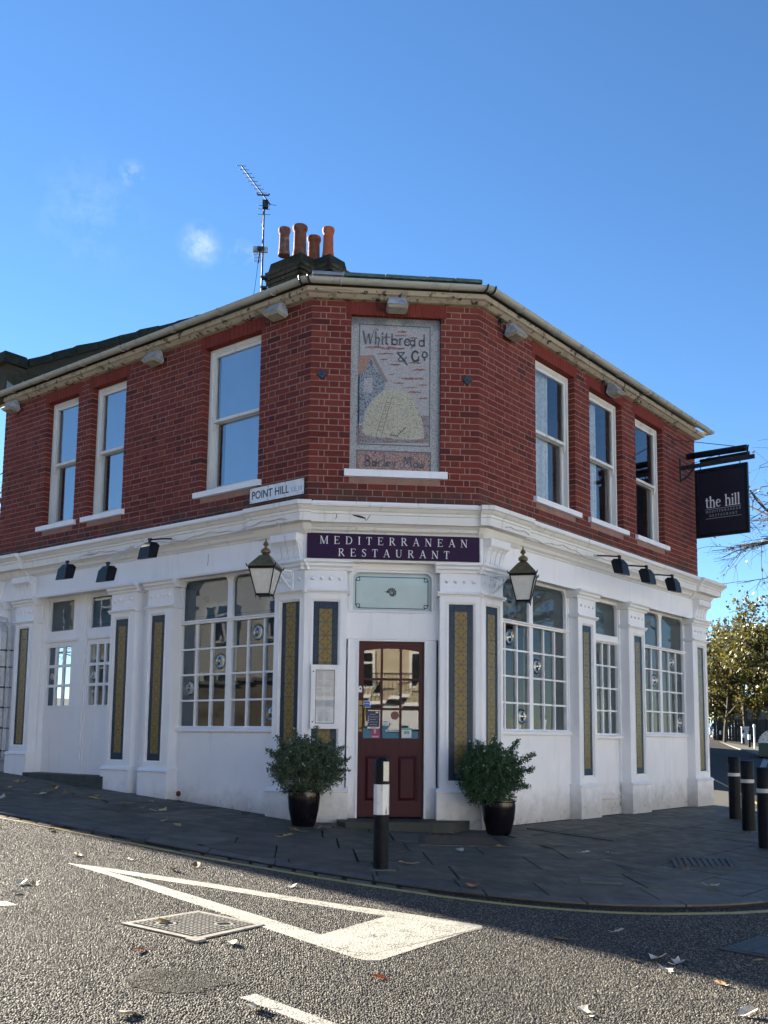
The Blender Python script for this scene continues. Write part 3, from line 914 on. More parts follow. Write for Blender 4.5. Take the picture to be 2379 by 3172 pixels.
# ------------------------------------------------------------------ chimney
C1 = Vector((-1.166, 4.0)); 
def CH(c, a, b, z): 
    q = c + dL * a + dR * b
    return Vector((q.x, q.y, z))
def stack(c, la, lb, ztop, zbot):
    mb = MB()
    def blk(e, z0, z1):
        mb.hexa([CH(c, -e, -e, z0), CH(c, -e, lb + e, z0), CH(c, la + e, lb + e, z0), CH(c, la + e, -e, z0)],
                [CH(c, -e, -e, z1), CH(c, -e, lb + e, z1), CH(c, la + e, lb + e, z1), CH(c, la + e, -e, z1)])
    blk(-0.008, zbot, ztop - 0.18)
    return mb
C2 = C1 + dL * (-0.329) + dR * 0.315
ZT = 8.62
chm = stack(C1, 0.74, 0.62, ZT, 6.1)
chm.add(stack(C2, 0.62, 0.42, ZT, 6.1))
chimney = part('chimney', chm, MAT['stackmortar'], B)
fla = MB()
for c, la, lb in ((C1, 0.74, 0.62), (C2, 0.62, 0.42)):
    # haunched mossy cement capping
    fla.hexa([CH(c, 0, 0, ZT - 0.18), CH(c, 0, lb, ZT - 0.18), CH(c, la, lb, ZT - 0.18), CH(c, la, 0, ZT - 0.18)],
             [CH(c, 0.03, 0.03, ZT - 0.02), CH(c, 0.03, lb - 0.03, ZT - 0.02), CH(c, la - 0.03, lb - 0.03, ZT - 0.02), CH(c, la - 0.03, 0.03, ZT - 0.02)])
    fla.hexa([CH(c, 0.03, 0.03, ZT - 0.02), CH(c, 0.03, lb - 0.03, ZT - 0.02), CH(c, la - 0.03, lb - 0.03, ZT - 0.02), CH(c, la - 0.03, 0.03, ZT - 0.02)],
             [CH(c, 0.12, 0.12, ZT + 0.03), CH(c, 0.12, lb - 0.12, ZT + 0.03), CH(c, la - 0.12, lb - 0.12, ZT + 0.03), CH(c, la - 0.12, 0.12, ZT + 0.03)])
part('mossy_capping', fla, MAT['moss'], chimney)
for c, la, lb in ((C1, 0.74, 0.62), (C2, 0.62, 0.42)):
    for k in range(12):
        z1 = ZT - 0.185 - k * 0.075; z0 = z1 - 0.065
        e = 0.035 if k in (0, 1) else (0.02 if k == 2 else 0.0)
        for face in (0, 1):
            Lf = la if face == 0 else lb
            pos = -e; i = 0
            while pos < Lf + e - 0.02:
                ln = ([0.215, 0.1025] if (k + face) % 2 else [0.1025, 0.215])[i % 2]
                if pos + ln > Lf + e - 0.05: ln = Lf + e - pos
                bb = MB()
                if face == 0:
                    q = [(pos, -e), (pos + ln, -e), (pos + ln, 0.05), (pos, 0.05)]
                else:
                    q = [(-e, pos), (-e, pos + ln), (0.05, pos + ln), (0.05, pos)]
                bb.hexa([CH(c, a, b, z0) for a, b in q], [CH(c, a, b, z1) for a, b in q])
                part('brick', bb, MAT['stackbrick'], chimney)
                pos += ln + 0.01; i += 1
def pot(x, y, z0, z1, r, mt, lab, flare=1.0):
    mb = MB(); h = z1 - z0
    mb.lathe((x, y, z0), [(r * 1.14, 0), (r * 1.10, 0.06), (r * 1.0, 0.12), (r * 0.93 * flare, h - 0.10), (r * 0.95 * flare, h - 0.095), (r * 1.08, h - 0.075), (r * 1.16, h - 0.05), (r * 1.16, h - 0.012), (r * 1.08, h), (r * 0.90, h), (r * 0.86, h - 0.12)], 20)
    p_ = part('chimney_pot', mb, mt, chimney, smooth=40, label=lab)
pot(-1.44, 4.12, 8.56, 9.02, 0.085, MAT['pot_old'], 'narrow flaking chimney pot')
pot(-1.19, 4.22, 8.60, 9.13, 0.105, MAT['pot_mid'], 'tall sooty chimney pot')
pot(-0.96, 4.42, 8.58, 9.06, 0.100, MAT['pot_mid'], 'shorter sooty chimney pot')
pot(-0.73, 4.22, 8.62, 9.12, 0.086, MAT['pot_red'], 'clean orange chimney pot')

# ------------------------------------------------------------------ sash windows
def sash_window(w, s0, s1, inside):
    fr = MB()
    zb, zt = Z_SILL + 0.075, Z_ARCH
    fw = 0.055
    # box frame tucked behind the brick reveal
    wbox(fr, w, s0, s0 + fw, -0.22, -0.100, zb, zt); wbox(fr, w, s1 - fw, s1, -0.22, -0.100, zb, zt)
    wbox(fr, w, s0 + fw, s1 - fw, -0.22, -0.100, zt - 0.06, zt)
    wbox(fr, w, s0 + 0.018, s0 + fw, -0.10, -0.090, zb, zt - 0.02); wbox(fr, w, s1 - fw, s1 - 0.018, -0.10, -0.090, zb, zt - 0.02)
    wbox(fr, w, s0 + fw, s1 - fw, -0.10, -0.090, zt - 0.045, zt - 0.02)
    win = part('sash_window', fr, MAT['sash'], B)
    a, b = s0 + fw, s1 - fw
    zm = zb + (zt - zb) * 0.485
    st = 0.042
    up = MB()   # outer sash
    wbox(up, w, a, a + st, -0.150, -0.112, zm, zt - 0.06); wbox(up, w, b - st, b, -0.150, -0.112, zm, zt - 0.06)
    wbox(up, w, a + st, b - st, -0.150, -0.112, zt - 0.105, zt - 0.06); wbox(up, w, a + st, b - st, -0.150, -0.106, zm, zm + 0.04)
    for q in (a, b - 0.035):   # horns
        wbox(up, w, q, q + 0.035, -0.146, -0.116, zm - 0.05, zm); wbox(up, w, q + 0.005, q + 0.03, -0.143, -0.119, zm - 0.085, zm - 0.05)
    part('upper_sash', up, MAT['sash'], win)
    lo = MB()
    wbox(lo, w, a, a + st, -0.192, -0.154, zb + 0.05, zm + 0.03); wbox(lo, w, b - st, b, -0.192, -0.154, zb + 0.05, zm + 0.03)
    wbox(lo, w, a + st, b - st, -0.192, -0.154, zm - 0.005, zm + 0.03); wbox(lo, w, a + st, b - st, -0.192, -0.154, zb, zb + 0.085)
    part('lower_sash', lo, MAT['sash'], win)
    for (z0, z1, off) in ((zm + 0.03, zt - 0.10, -0.134), (zb + 0.08, zm + 0.0, -0.176)):
        g = MB(); g.quad(W(w, a + 0.03, off, z0), W(w, b - 0.03, off, z0), W(w, b - 0.03, off, z1), W(w, a + 0.03, off, z1))
        part('pane', g, MAT['filmglass' if inside == 'film' else 'upglass'], win)
    sl = MB()
    wprism(sl, w, [(-0.10, Z_SILL), (0.052, Z_SILL), (0.052, Z_SILL + 0.068), (-0.10, Z_SILL + 0.088)], s0 - 0.075, s1 + 0.085)
    part('sill', sl, MAT['render'], win)
    sb = MB(); wbox(sb, w, s0, s1, -0.16, -0.098, zb - 0.004, zb + 0.05)
    part('sill_board', sb, MAT['sash'], win)
    if inside == 'film':
        g = MB()
        lo_edge = 0.10 if w == 'L' else 0
        g.quad(W(w, a + 0.0, -0.140, zm + 0.03), W(w, b - 0.115, -0.140, zm + 0.03), W(w, b - 0.115, -0.140, zt - 0.1), W(w, a, -0.140, zt - 0.1))
        g.quad(W(w, a + 0.0, -0.182, zb + 0.08), W(w, b - 0.185, -0.182, zb + 0.08), W(w, b - 0.185, -0.182, zm), W(w, a, -0.182, zm))
        part('blue_film', g, MAT['film'], win)
    if inside in ('net', 'netside'):
        c = MB(); N = 44
        lo_s, hi_s = (a - 0.05, b - 0.30) if inside == 'net' else (a - 0.05, b - 0.36)
        rows = []
        for zz in (zb - 0.1, zm, zt):
            rows.append([W(w, lo_s + (hi_s - lo_s) * i / N, -0.235 + 0.016 * math.sin(i * 1.35) + 0.012 * math.sin(i * 2.9), zz) for i in range(N + 1)])
        for r in range(2):
            for i in range(N):
                c.quad(rows[r][i], rows[r][i + 1], rows[r + 1][i + 1], rows[r + 1][i])
        part('net_curtain', c, MAT['curtain'], win, smooth=True)
    return win
for a, b in holes['L']: sash_window('L', a, b, 'film')
for i, (a, b) in enumerate(holes['R']): sash_window('R', a, b, ('net', 'netside', 'bare')[i])

# rooms behind the glass
rm = MB()
def room(z0, z1, dep, ends):
    ptsf = [wpt('L', ends[0]) - nL * 0.24, cL - mvL * 0.24, cR - mvR * 0.24, wpt('R', ends[1]) - nR * 0.24]
    ptsb = [wpt('L', ends[0]) - nL * dep, cL - mvL * dep, cR - mvR * dep, wpt('R', ends[1]) - nR * dep]
    for i in range(3):
        rm.quad(v3(ptsb[i], z0), v3(ptsb[i + 1], z0), v3(ptsb[i + 1], z1), v3(ptsb[i], z1))
        for z in (z0, z1):
            rm.quad(v3(ptsf[i], z), v3(ptsf[i + 1], z), v3(ptsb[i + 1], z), v3(ptsb[i], z))
room(3.55, 5.93, 1.35, (6.3, 6.3)); room(0.02, 3.05, 1.7, (6.5, 6.5))
part('room_lining', rm, MAT['room'], B)

# ------------------------------------------------------------------ mosaic panel over the door
def S(x): return (x - 812) * 0.000716        # picture units of my survey to metres
def Zp(x, y): return 5.800 - (y - 52 - (x - 812) * 0.040) * 0.000718
def mz(x, y): return Zp(x, y)
mosf = MB(); wbox(mosf, 'C', -0.524, 0.534, -0.14, -0.060, 3.86, 5.79)
mosaic = part('mosaic_panel', mosf, MAT['mos_border'], B)
def lay(mb, pts, lift, mi=0):
    mb.hexa([W('C', s, -0.062, z) for s, z in pts], [W('C', s, -0.060 + lift, z) for s, z in pts], mi)
pic = MB()
x0, x1, zt_, zb_ = -0.415, 0.405, 5.690, 4.255
lay(pic, [(x0, zb_), (x1, zb_), (x1, zt_), (x0, zt_)], 0.002, 0)
# dark fillet round the picture
dk = MB()
def bar(mb, s0, s1, z0, z1, lift): lay(mb, [(s0, z0), (s1, z0), (s1, z1), (s0, z1)], lift)
for (s0, s1, z0, z1) in ((x0 - 0.012, x0, zb_, zt_ + 0.012), (x1, x1 + 0.012, zb_, zt_ + 0.012), (x0, x1, zt_, zt_ + 0.012), (x0 - 0.012, x1 + 0.012, zb_ - 0.012, zb_)):
    bar(dk, s0, s1, z0, z1, 0.004)
# name panel
px0, px1, pz0, pz1 = -0.425, 0.415, 3.935, 4.165
for (s0, s1, z0, z1) in ((px0 - 0.014, px0, pz0 - 0.014, pz1 + 0.014), (px1, px1 + 0.014, pz0 - 0.014, pz1 + 0.014), (px0, px1, pz1, pz1 + 0.014), (px0, px1, pz0 - 0.014, pz0)):
    bar(dk, s0, s1, z0, z1, 0.004)
part('dark_fillet', dk, MAT['mos_dark'], mosaic)
part('picture_ground', pic, MAT['mos_sky'], mosaic)
pn = MB(); bar(pn, px0, px1, pz0, pz1, 0.003); part('name_ground', pn, MAT['mos_panel'], mosaic)
def P2(x, y): return (S(x), mz(x, y))
cl = MB()
def cloud(xa, xb, y, h, seed):
    r = random.Random(seed); N = 9; top = []; bot = []
    for i in range(N + 1):
        f = i / N; e = math.sin(math.pi * f) ** 0.6
        x = xa + (xb - xa) * f
        top.append(P2(x, y - 1.3 * h * e * r.uniform(0.35, 1.0))); bot.append(P2(x, y + h * e * r.uniform(0.2, 0.7)))
    cl = MB(); lay(cl, [*bot, *reversed(top[1:-1])], 0.0035); part('red_cloud', cl, MAT['mos_red'], mosaic)
for i, c in enumerate([(830, 1010, 305, 26), (790, 1000, 370, 20), (1030, 1190, 408, 18), (310, 640, 572, 26), (560, 980, 590, 34), (500, 820, 680, 16), (550, 700, 775, 18), (720, 900, 865, 30), (1020, 1280, 830, 28), (1090, 1340, 950, 26), (690, 810, 1032, 12), (910, 1300, 1100, 30), (780, 980, 1175, 18), (1190, 1360, 1208, 20), (930, 1200, 1250, 12), (1010, 1260, 1330, 22), (1200, 1365, 1432, 24)]):
    cloud(*c, i)
gd = MB(); lay(gd, [P2(190, 2170), P2(1375, 2180), P2(1375, 1720), P2(1220, 1720), P2(1180, 1900), P2(400, 1900), P2(190, 1880)], 0.003)
part('mauve_ground', gd, MAT['mos_ground'], mosaic)
gs = MB()
for (xa, xb, y, h) in ((195, 330, 1895, 14), (195, 380, 2085, 20), (620, 850, 2160, 18), (1090, 1365, 2150, 18), (1250, 1360, 1780, 10), (1260, 1360, 1880, 8)):
    gs = MB(); lay(gs, [P2(xa, y), P2((xa + xb) / 2, y + h), P2(xb, y - 4), P2((xa + xb) / 2, y - h)], 0.005); part('dark_streak', gs, MAT['mos_red'], mosaic)
bn = MB(); lay(bn, [P2(196, 1870), P2(300, 1830), P2(330, 1650), P2(420, 1480), P2(560, 1340), P2(640, 1290), P2(648, 1140), P2(400, 800), P2(290, 980), P2(208, 1080)], 0.004)
part('barn_wall', bn, MAT['mos_blue'], mosaic)
br = MB(); lay(br, [P2(212, 712), P2(440, 700), P2(300, 985), P2(212, 1060)], 0.005)
part('barn_roof', br, MAT['mos_orange'], mosaic)
bt = MB(); lay(bt, [P2(420, 730), P2(460, 700), P2(700, 1150), P2(640, 1155)], 0.006)
part('barn_gable', bt, MAT['mos_brown'], mosaic)
bd = MB(); lay(bd, [P2(375, 850), P2(455, 850), P2(415, 760)], 0.0065)
part('gable_shadow_board', bd, MAT['mos_dark'], mosaic)
bw = MB(); lay(bw, [P2(302, 1330), P2(445, 1330), P2(445, 1090), P2(302, 1090)], 0.0055)
part('barn_door', bw, MAT['mos_sky'], mosaic)
hs_ = MB()
hay = [(290, 1960), (330, 1720), (400, 1540), (500, 1400), (650, 1300), (800, 1270), (920, 1285), (1010, 1340), (1110, 1450), (1180, 1600), (1250, 1760), (1295, 1960), (1290, 2100), (1150, 2125), (900, 2120), (700, 2090), (500, 2085), (370, 2050), (300, 2010)]
lay(hs_, [P2(x, y) for x, y in reversed(hay)], 0.007)
part('haystack', hs_, MAT['mos_hay'], mosaic)
def ribbon(mb, pts, wd, fn, mi=0):
    """flat stroke of width wd along pts, raised a little; fn maps (x, y) to bottom and top points"""
    for i in range(len(pts) - 1):
        (xa, ya), (xb, yb) = pts[i], pts[i + 1]
        L = math.hypot(xb - xa, yb - ya) or 1e-6
        nx, ny = -(yb - ya) / L * wd / 2, (xb - xa) / L * wd / 2
        ex, ey = (xb - xa) / L * wd * 0.15, (yb - ya) / L * wd * 0.15
        q = [(xa - ex + nx, ya - ey + ny), (xb + ex + nx, yb + ey + ny), (xb + ex - nx, yb + ey - ny), (xa - ex - nx, ya - ey - ny)]
        mb.hexa([fn(x, y, 0) for x, y in q], [fn(x, y, 1) for x, y in q], mi)
def mf(lift):
    def f(x, y, k):
        s, z = P2(x, y)
        return W('C', s, -0.060 + (lift if k else -0.001), z)
    return f
ld = MB()
ribbon(ld, [(778, 1375), (690, 1700), (590, 2110)], 12, mf(0.009)); ribbon(ld, [(695, 1400), (630, 1640), (505, 2080)], 9, mf(0.009))
for i in range(9):
    f = i / 8.4; xa = 690 - 165 * f; ya = 1432 + 560 * f; xb = 765 - 155 * f; 
    ribbon(ld, [(xa, ya), (xb, ya + 4)], 8, mf(0.009))
part('ladder', ld, MAT['mos_brown'], mosaic)
fk = MB()
ribbon(fk, [(995, 1920), (850, 2065)], 16, mf(0.010)); ribbon(fk, [(860, 2060), (735, 2040)], 9, mf(0.010))
for i in range(5): ribbon(fk, [(750 + i * 24, 2050 + i * 14), (765 + i * 24, 2005 + i * 14)], 7, mf(0.010))
ribbon(fk, [(915, 2000), (890, 1960)], 8, mf(0.010))
part('hay_fork', fk, MAT['mos_dark'], mosaic)
def arcp(cx, cy, rx, ry, a0, a1, n=12):
    return [(cx + rx * math.cos(math.radians(a0 + (a1 - a0) * i / n)), cy + ry * math.sin(math.radians(a0 + (a1 - a0) * i / n))) for i in range(n + 1)]
lt = MB(); F = mf(0.009)
T = 28; t_ = 13
def st(pts, wd): ribbon(lt, pts, wd, F)
def nl():
    global lt
    if lt.v: part('letter', lt, MAT['mos_dark'], mosaic)
    lt = MB()
# W h i t b r e a d
nl(); st([(285, 295), (325, 505)], T); st([(325, 505), (375, 340)], t_); st([(375, 340), (400, 500)], T); st([(400, 500), (455, 290), (490, 258), (520, 262), (528, 285)], t_)
nl(); st([(490, 300), (488, 515)], T); st([(495, 420), (530, 395), (555, 430), (535, 500), (530, 570)], 22)
nl(); st([(600, 385), (600, 520)], T); st([(600, 318), (600, 345)], 28)
nl(); st([(665, 335), (662, 500), (690, 518)], T); st([(625, 395), (720, 395)], 16)
nl(); st([(757, 335), (760, 520)], T); st(arcp(800, 475, 42, 48, -150, 150), 22)
nl(); st([(885, 415), (888, 525)], T); st([(890, 440), (930, 410)], 20)
nl(); st(arcp(1010, 480, 45, 55, -20, -330), 22); st([(970, 480), (1050, 470)], 12)
nl(); st([(1135, 420), (1132, 540)], 24); st(arcp(1095, 490, 34, 44, 30, 330), 20); st([(1132, 540), (1085, 560), (1068, 590)], 12)
nl(); st([(1287, 345), (1288, 550)], T); st(arcp(1245, 495, 40, 50, 30, 330), 22)
# & Co
nl(); st([(845, 655), (965, 655)], 18); st([(850, 660), (905, 725), (970, 800), (1010, 865)], 26); st([(965, 655), (905, 725), (865, 770), (880, 805), (930, 800), (1000, 735)], 18)
nl(); st(arcp(1145, 715, 55, 85, -40, -320, 14), 30); st([(1200, 720), (1200, 790), (1180, 800)], 18)
nl(); st(arcp(1300, 692, 40, 50, 0, 360, 16), 22); st([(1298, 765), (1298, 790)], 30)
nl()
# name on the salmon panel
l2 = MB()
def nf(x, y, k):
    return W('C', px0 + 0.84 * x / 1000, -0.060 + (0.007 if k else -0.001), pz1 - 0.23 * y / 300)
def s2(pts, wd): ribbon(l2, pts, wd, nf)
def bowl(cx): s2(arcp(cx, 190, 26, 34, 0, 360, 12), 16); s2([(cx + 28, 150), (cx + 30, 235)], 18)
def nl2():
    global l2
    if l2.v: part('letter', l2, MAT['mos_dark'], mosaic)
    l2 = MB()
nl2(); s2([(110, 60), (112, 240)], 26); s2(arcp(122, 105, 45, 42, -90, 90), 18); s2(arcp(122, 190, 52, 48, -90, 90), 18)
nl2(); bowl(228)
nl2(); s2([(290, 150), (292, 235)], 22); s2([(295, 170), (330, 152)], 16)
nl2(); s2([(370, 50), (372, 235)], 24); s2(arcp(425, 190, 28, 38, -10, -320), 16); s2([(398, 188), (452, 184)], 12)
nl2(); s2([(480, 150), (505, 215)], 20); s2([(535, 150), (495, 270), (475, 275)], 16)
nl2(); s2([(640, 235), (655, 70), (690, 160), (730, 70), (745, 235)], 22)
nl2(); s2(arcp(805, 190, 30, 38, 0, 360), 18)
nl2(); s2([(850, 150), (868, 232), (888, 165), (906, 232), (926, 150)], 18)
nl2()
ms = MB(); wprism(ms, 'C', [(-0.06, Z_SILL + 0.004), (0.055, Z_SILL + 0.004), (0.055, Z_SILL + 0.085), (-0.06, Z_SILL + 0.085)], -0.58, 0.61)
part('sill', ms, MAT['render'], mosaic)
# iron pattress plates
for s, z in ((-0.852, 5.04), (0.845, 5.047)):
    mb = MB(); r = 0.068
    mb.hexa([W('C', s + r, 0.004, z), W('C', s, 0.004, z + r), W('C', s - r, 0.004, z), W('C', s, 0.004, z - r)],
            [W('C', s + r * 0.8, 0.022, z), W('C', s, 0.022, z + r * 0.8), W('C', s - r * 0.8, 0.022, z), W('C', s, 0.022, z - r * 0.8)])
    mb.hexa([W('C', s + 0.02, 0.022, z), W('C', s, 0.022, z + 0.02), W('C', s - 0.02, 0.022, z), W('C', s, 0.022, z - 0.02)],
            [W('C', s + 0.015, 0.036, z), W('C', s, 0.036, z + 0.015), W('C', s - 0.015, 0.036, z), W('C', s, 0.036, z - 0.015)])
    part('pattress_plate', mb, simple('blue_black_iron', (0.02, 0.03, 0.055), 0.5, var=0.3) if s < 0 else bpy.data.materials['blue_black_iron'], B)
# ------------------------------------------------------------------ cornice between the storeys
lpath = [(wpt('L', LOW_L), nL, nL), (cL, nL, nC), (cR, nC, nR), (wpt('R', LOW_R), nR, dR), (wpt('R', LOW_R) + backR * 3.0, dR, dR)]
def corn_prof(e):
    return [(-0.12, 3.165), (0.045, 3.165), (0.055, 3.185), (0.085, 3.205), (0.10, 3.235), (0.135, 3.262), (0.165 + e, 3.272), (0.170 + e, 3.360), (0.182 + e, 3.366), (0.186 + e, 3.392), (0.200 + e, 3.400), (0.225 + e, 3.432), (0.245 + e, 3.440), (0.245 + e, 3.488), (0.02, 3.515), (-0.12, 3.515)]
cn = MB(); sweep(cn, lpath, corn_prof(0))
cornice = part('cornice', cn, MAT['cornice'], B)
# the cornice steps forward over the corner consoles and the end piers
e = 0.055
brk = [(0.0, 3.160), (0.06, 3.160), (0.10, 3.2)] + corn_prof(e)[5:-2] + [(0.03, 3.518), (0.0, 3.518)]
for path in ([(wpt('L', 0.745), nL, nL), (cL, nL, nC), (cL + dC * 0.04, nC, nC)], [(cR - dC * 0.02, nC, nC), (cR, nC, nR), (wpt('R', 0.755), nR, nR)],
             [(wpt('R', 6.02), nR, nR), (wpt('R', LOW_R), nR, dR), (wpt('R', LOW_R) + backR * 1.2, dR, dR)], [(wpt('L', LOW_L), nL, nL), (wpt('L', 5.50), nL, nL)]):
    bk = MB(); sweep(bk, path, brk); part('cornice_break', bk, MAT['cornice'], cornice)
# strip of lead turned down over the ledge in lengths
for w, segs in (('L', [(0.80, 2.1), (2.12, 3.72), (3.74, 5.45)]), ('C', [(-0.93, -0.45), (-0.44, 0.25), (0.26, 0.93)]), ('R', [(0.80, 2.2), (2.22, 4.1), (4.12, 5.98)])):
    for a, b in segs:
        z = rng.uniform(-0.004, 0.004); lf = MB()
        wprism(lf, w, [(0.03, 3.517), (0.250, 3.492), (0.253, 3.452 + z), (0.247, 3.452 + z), (0.245, 3.486), (0.03, 3.511)], a, b)
        part('ledge_flashing', lf, MAT['render'], cornice)
# broken patch where the corona has split over the sign
cr_ = MB()
cpts = [(-0.57, 3.372), (-0.50, 3.378), (-0.47, 3.360), (-0.40, 3.352), (-0.34, 3.330), (-0.325, 3.290), (-0.345, 3.315), (-0.40, 3.325), (-0.46, 3.342), (-0.50, 3.362)]
cr_.poly([W('C', s, 0.1725, z) for s, z in cpts])
ribk = MB()
for pts in ([(-0.325, 3.30), (-0.30, 3.335), (-0.28, 3.365)], [(-0.655, 3.405), (-0.665, 3.36), (-0.66, 3.33), (-0.675, 3.30)]):
    for i in range(len(pts) - 1):
        (a, za), (b, zb) = pts[i], pts[i + 1]
        cr_.quad(W('C', a - 0.004, 0.1728, za), W('C', a + 0.004, 0.1728, za), W('C', b + 0.003, 0.1728, zb), W('C', b - 0.003, 0.1728, zb))
for w, pts in (('L', [(1.62, 3.10), (1.615, 3.03), (1.625, 2.95)]),):
    for i in range(len(pts) - 1):
        (a, za), (b, zb) = pts[i], pts[i + 1]
        cr_.quad(W(w, a - 0.004, 0.0335, za), W(w, a + 0.004, 0.0335, za), W(w, b + 0.003, 0.0335, zb), W(w, b - 0.003, 0.0335, zb))
part('crack', cr_, simple('crack_shadow_brown', (0.05, 0.042, 0.035), 1.0), cornice)

# ------------------------------------------------------------------ shopfront walls
wl_ = MB()
# plain frieze
fz = MB(); sweep(fz, lpath, [(-0.20, 2.852), (0.032, 2.852), (0.032, 3.166), (-0.20, 3.166)])
frieze = part('frieze', fz, MAT['render'], B)
md = MB()
for a, b in ((0.50, 5.25),): wprism(md, 'L', [(0.03, 2.835), (0.055, 2.835), (0.062, 2.86), (0.045, 2.868), (0.045, 2.885), (0.03, 2.892)], a, b)
part('frieze_moulding', md, MAT['trim'], frieze); md = MB()
wprism(md, 'R', [(0.03, 2.838), (0.045, 2.838), (0.045, 2.862), (0.03, 2.868)], 0.46, 6.1)
part('frieze_moulding', md, MAT['trim'], frieze)
# walls under and between the windows (recessed plane)
RW = -0.09
def panel(w, s0, s1, z0, z1, o1=RW, o0=-0.24): wbox(wl_, w, s0, s1, o0, o1, z0, z1)
panel('L', 0.40, 2.30, -0.5, 0.965); panel('L', 0.40, 0.46, 0.965, 2.86); panel('L', 2.27, 3.52, -0.5, 2.86, RW - 0.006)
panel('L', 5.32, LOW_L, -0.5, 2.86, RW - 0.006); panel('L', 3.48, 3.66, 0.3, 2.86, -0.15)
panel('R', 0.40, 2.30, -0.5, 0.965); panel('R', 2.24, 2.80, 0.9, 2.86, RW - 0.006); panel('R', 2.72, 3.82, -0.5, 0.955, -0.13)
panel('R', 3.74, 4.32, -0.5, 2.86, RW - 0.006); panel('R', 4.26, 6.15, -0.5, 0.965); panel('R', 6.10, LOW_R, -0.5, 2.86, RW - 0.006); panel('R', 2.24, 2.76, -0.5, 0.9, RW - 0.006)
panel('R', 0.36, 0.44, 0.9, 2.86, RW)
panel('C', -0.56, -0.376, -0.3, 1.985, -0.10); panel('C', 0.376, 0.57, -0.3, 1.985, -0.10)
panel('C', -0.56, 0.57, 1.987, 2.305, -0.085); panel('C', -WD / 2, -0.50, -0.5, 2.86, -0.10); panel('C', 0.51, WD / 2, -0.5, 2.86, -0.10)
P = wpt('R', LOW_R)
wl_.box((P.x, P.y, -0.5), Vector((-dR.x, -dR.y, 0)) * 0.2, Vector((backR.x, backR.y, 0)) * 4, (0, 0, 3.7))
shopwall = part('shopfront_wall', wl_, MAT['render'], B)
wm = MB()
# little skirting mouldings in the narrow bay at the right
for z in (0.10, 0.02): wprism(wm, 'R', [(-0.13, z), (-0.105, z), (-0.105, z + 0.03), (-0.13, z + 0.045)], 2.78, 3.77)
wbox(wm, 'R', 2.77, 3.78, -0.13, -0.10, -0.25, -0.05)
part('skirting', wm, MAT['render'], shopwall)

# ------------------------------------------------------------------ pilasters with tiled panels
tile_me = MB(); e = 0.0025; a = 0.0748
tile_me.v = [(-a+e, -a+e, 0), (a-e, -a+e, 0), (a-e, a-e, 0), (-a+e, a-e, 0), (-a, -a, -e), (a, -a, -e), (a, a, -e), (-a, a, -e), (-a, -a, -0.01), (a, -a, -0.01), (a, a, -0.01), (-a, a, -0.01)]
tile_me.f = [(0, 1, 2, 3)] + [q for i in range(4) for q in ((4 + i, 4 + (i + 1) % 4, (i + 1) % 4, i), (8 + i, 8 + (i + 1) % 4, 4 + (i + 1) % 4, 4 + i))]
tile_me.m = [0] * 9
tile_mesh = make_mesh('tile', tile_me, MAT['tile'])
bt_cache = {}
def border_mesh(wd, ht):
    k = (round(wd, 4), round(ht, 4))
    if k not in bt_cache:
        b = MB(); a, c, e = wd / 2 - 0.0007, ht / 2 - 0.0007, 0.002
        b.v = [(-a+e, -c+e, 0), (a-e, -c+e, 0), (a-e, c-e, 0), (-a+e, c-e, 0), (-a, -c, -e), (a, -c, -e), (a, c, -e), (-a, c, -e), (-a, -c, -0.01), (a, -c, -0.01), (a, c, -0.01), (-a, c, -0.01)]
        b.f = list(tile_me.f); b.m = [0] * 9
        bt_cache[k] = make_mesh('border_tile', b, MAT['bluetile'])
    return bt_cache[k]
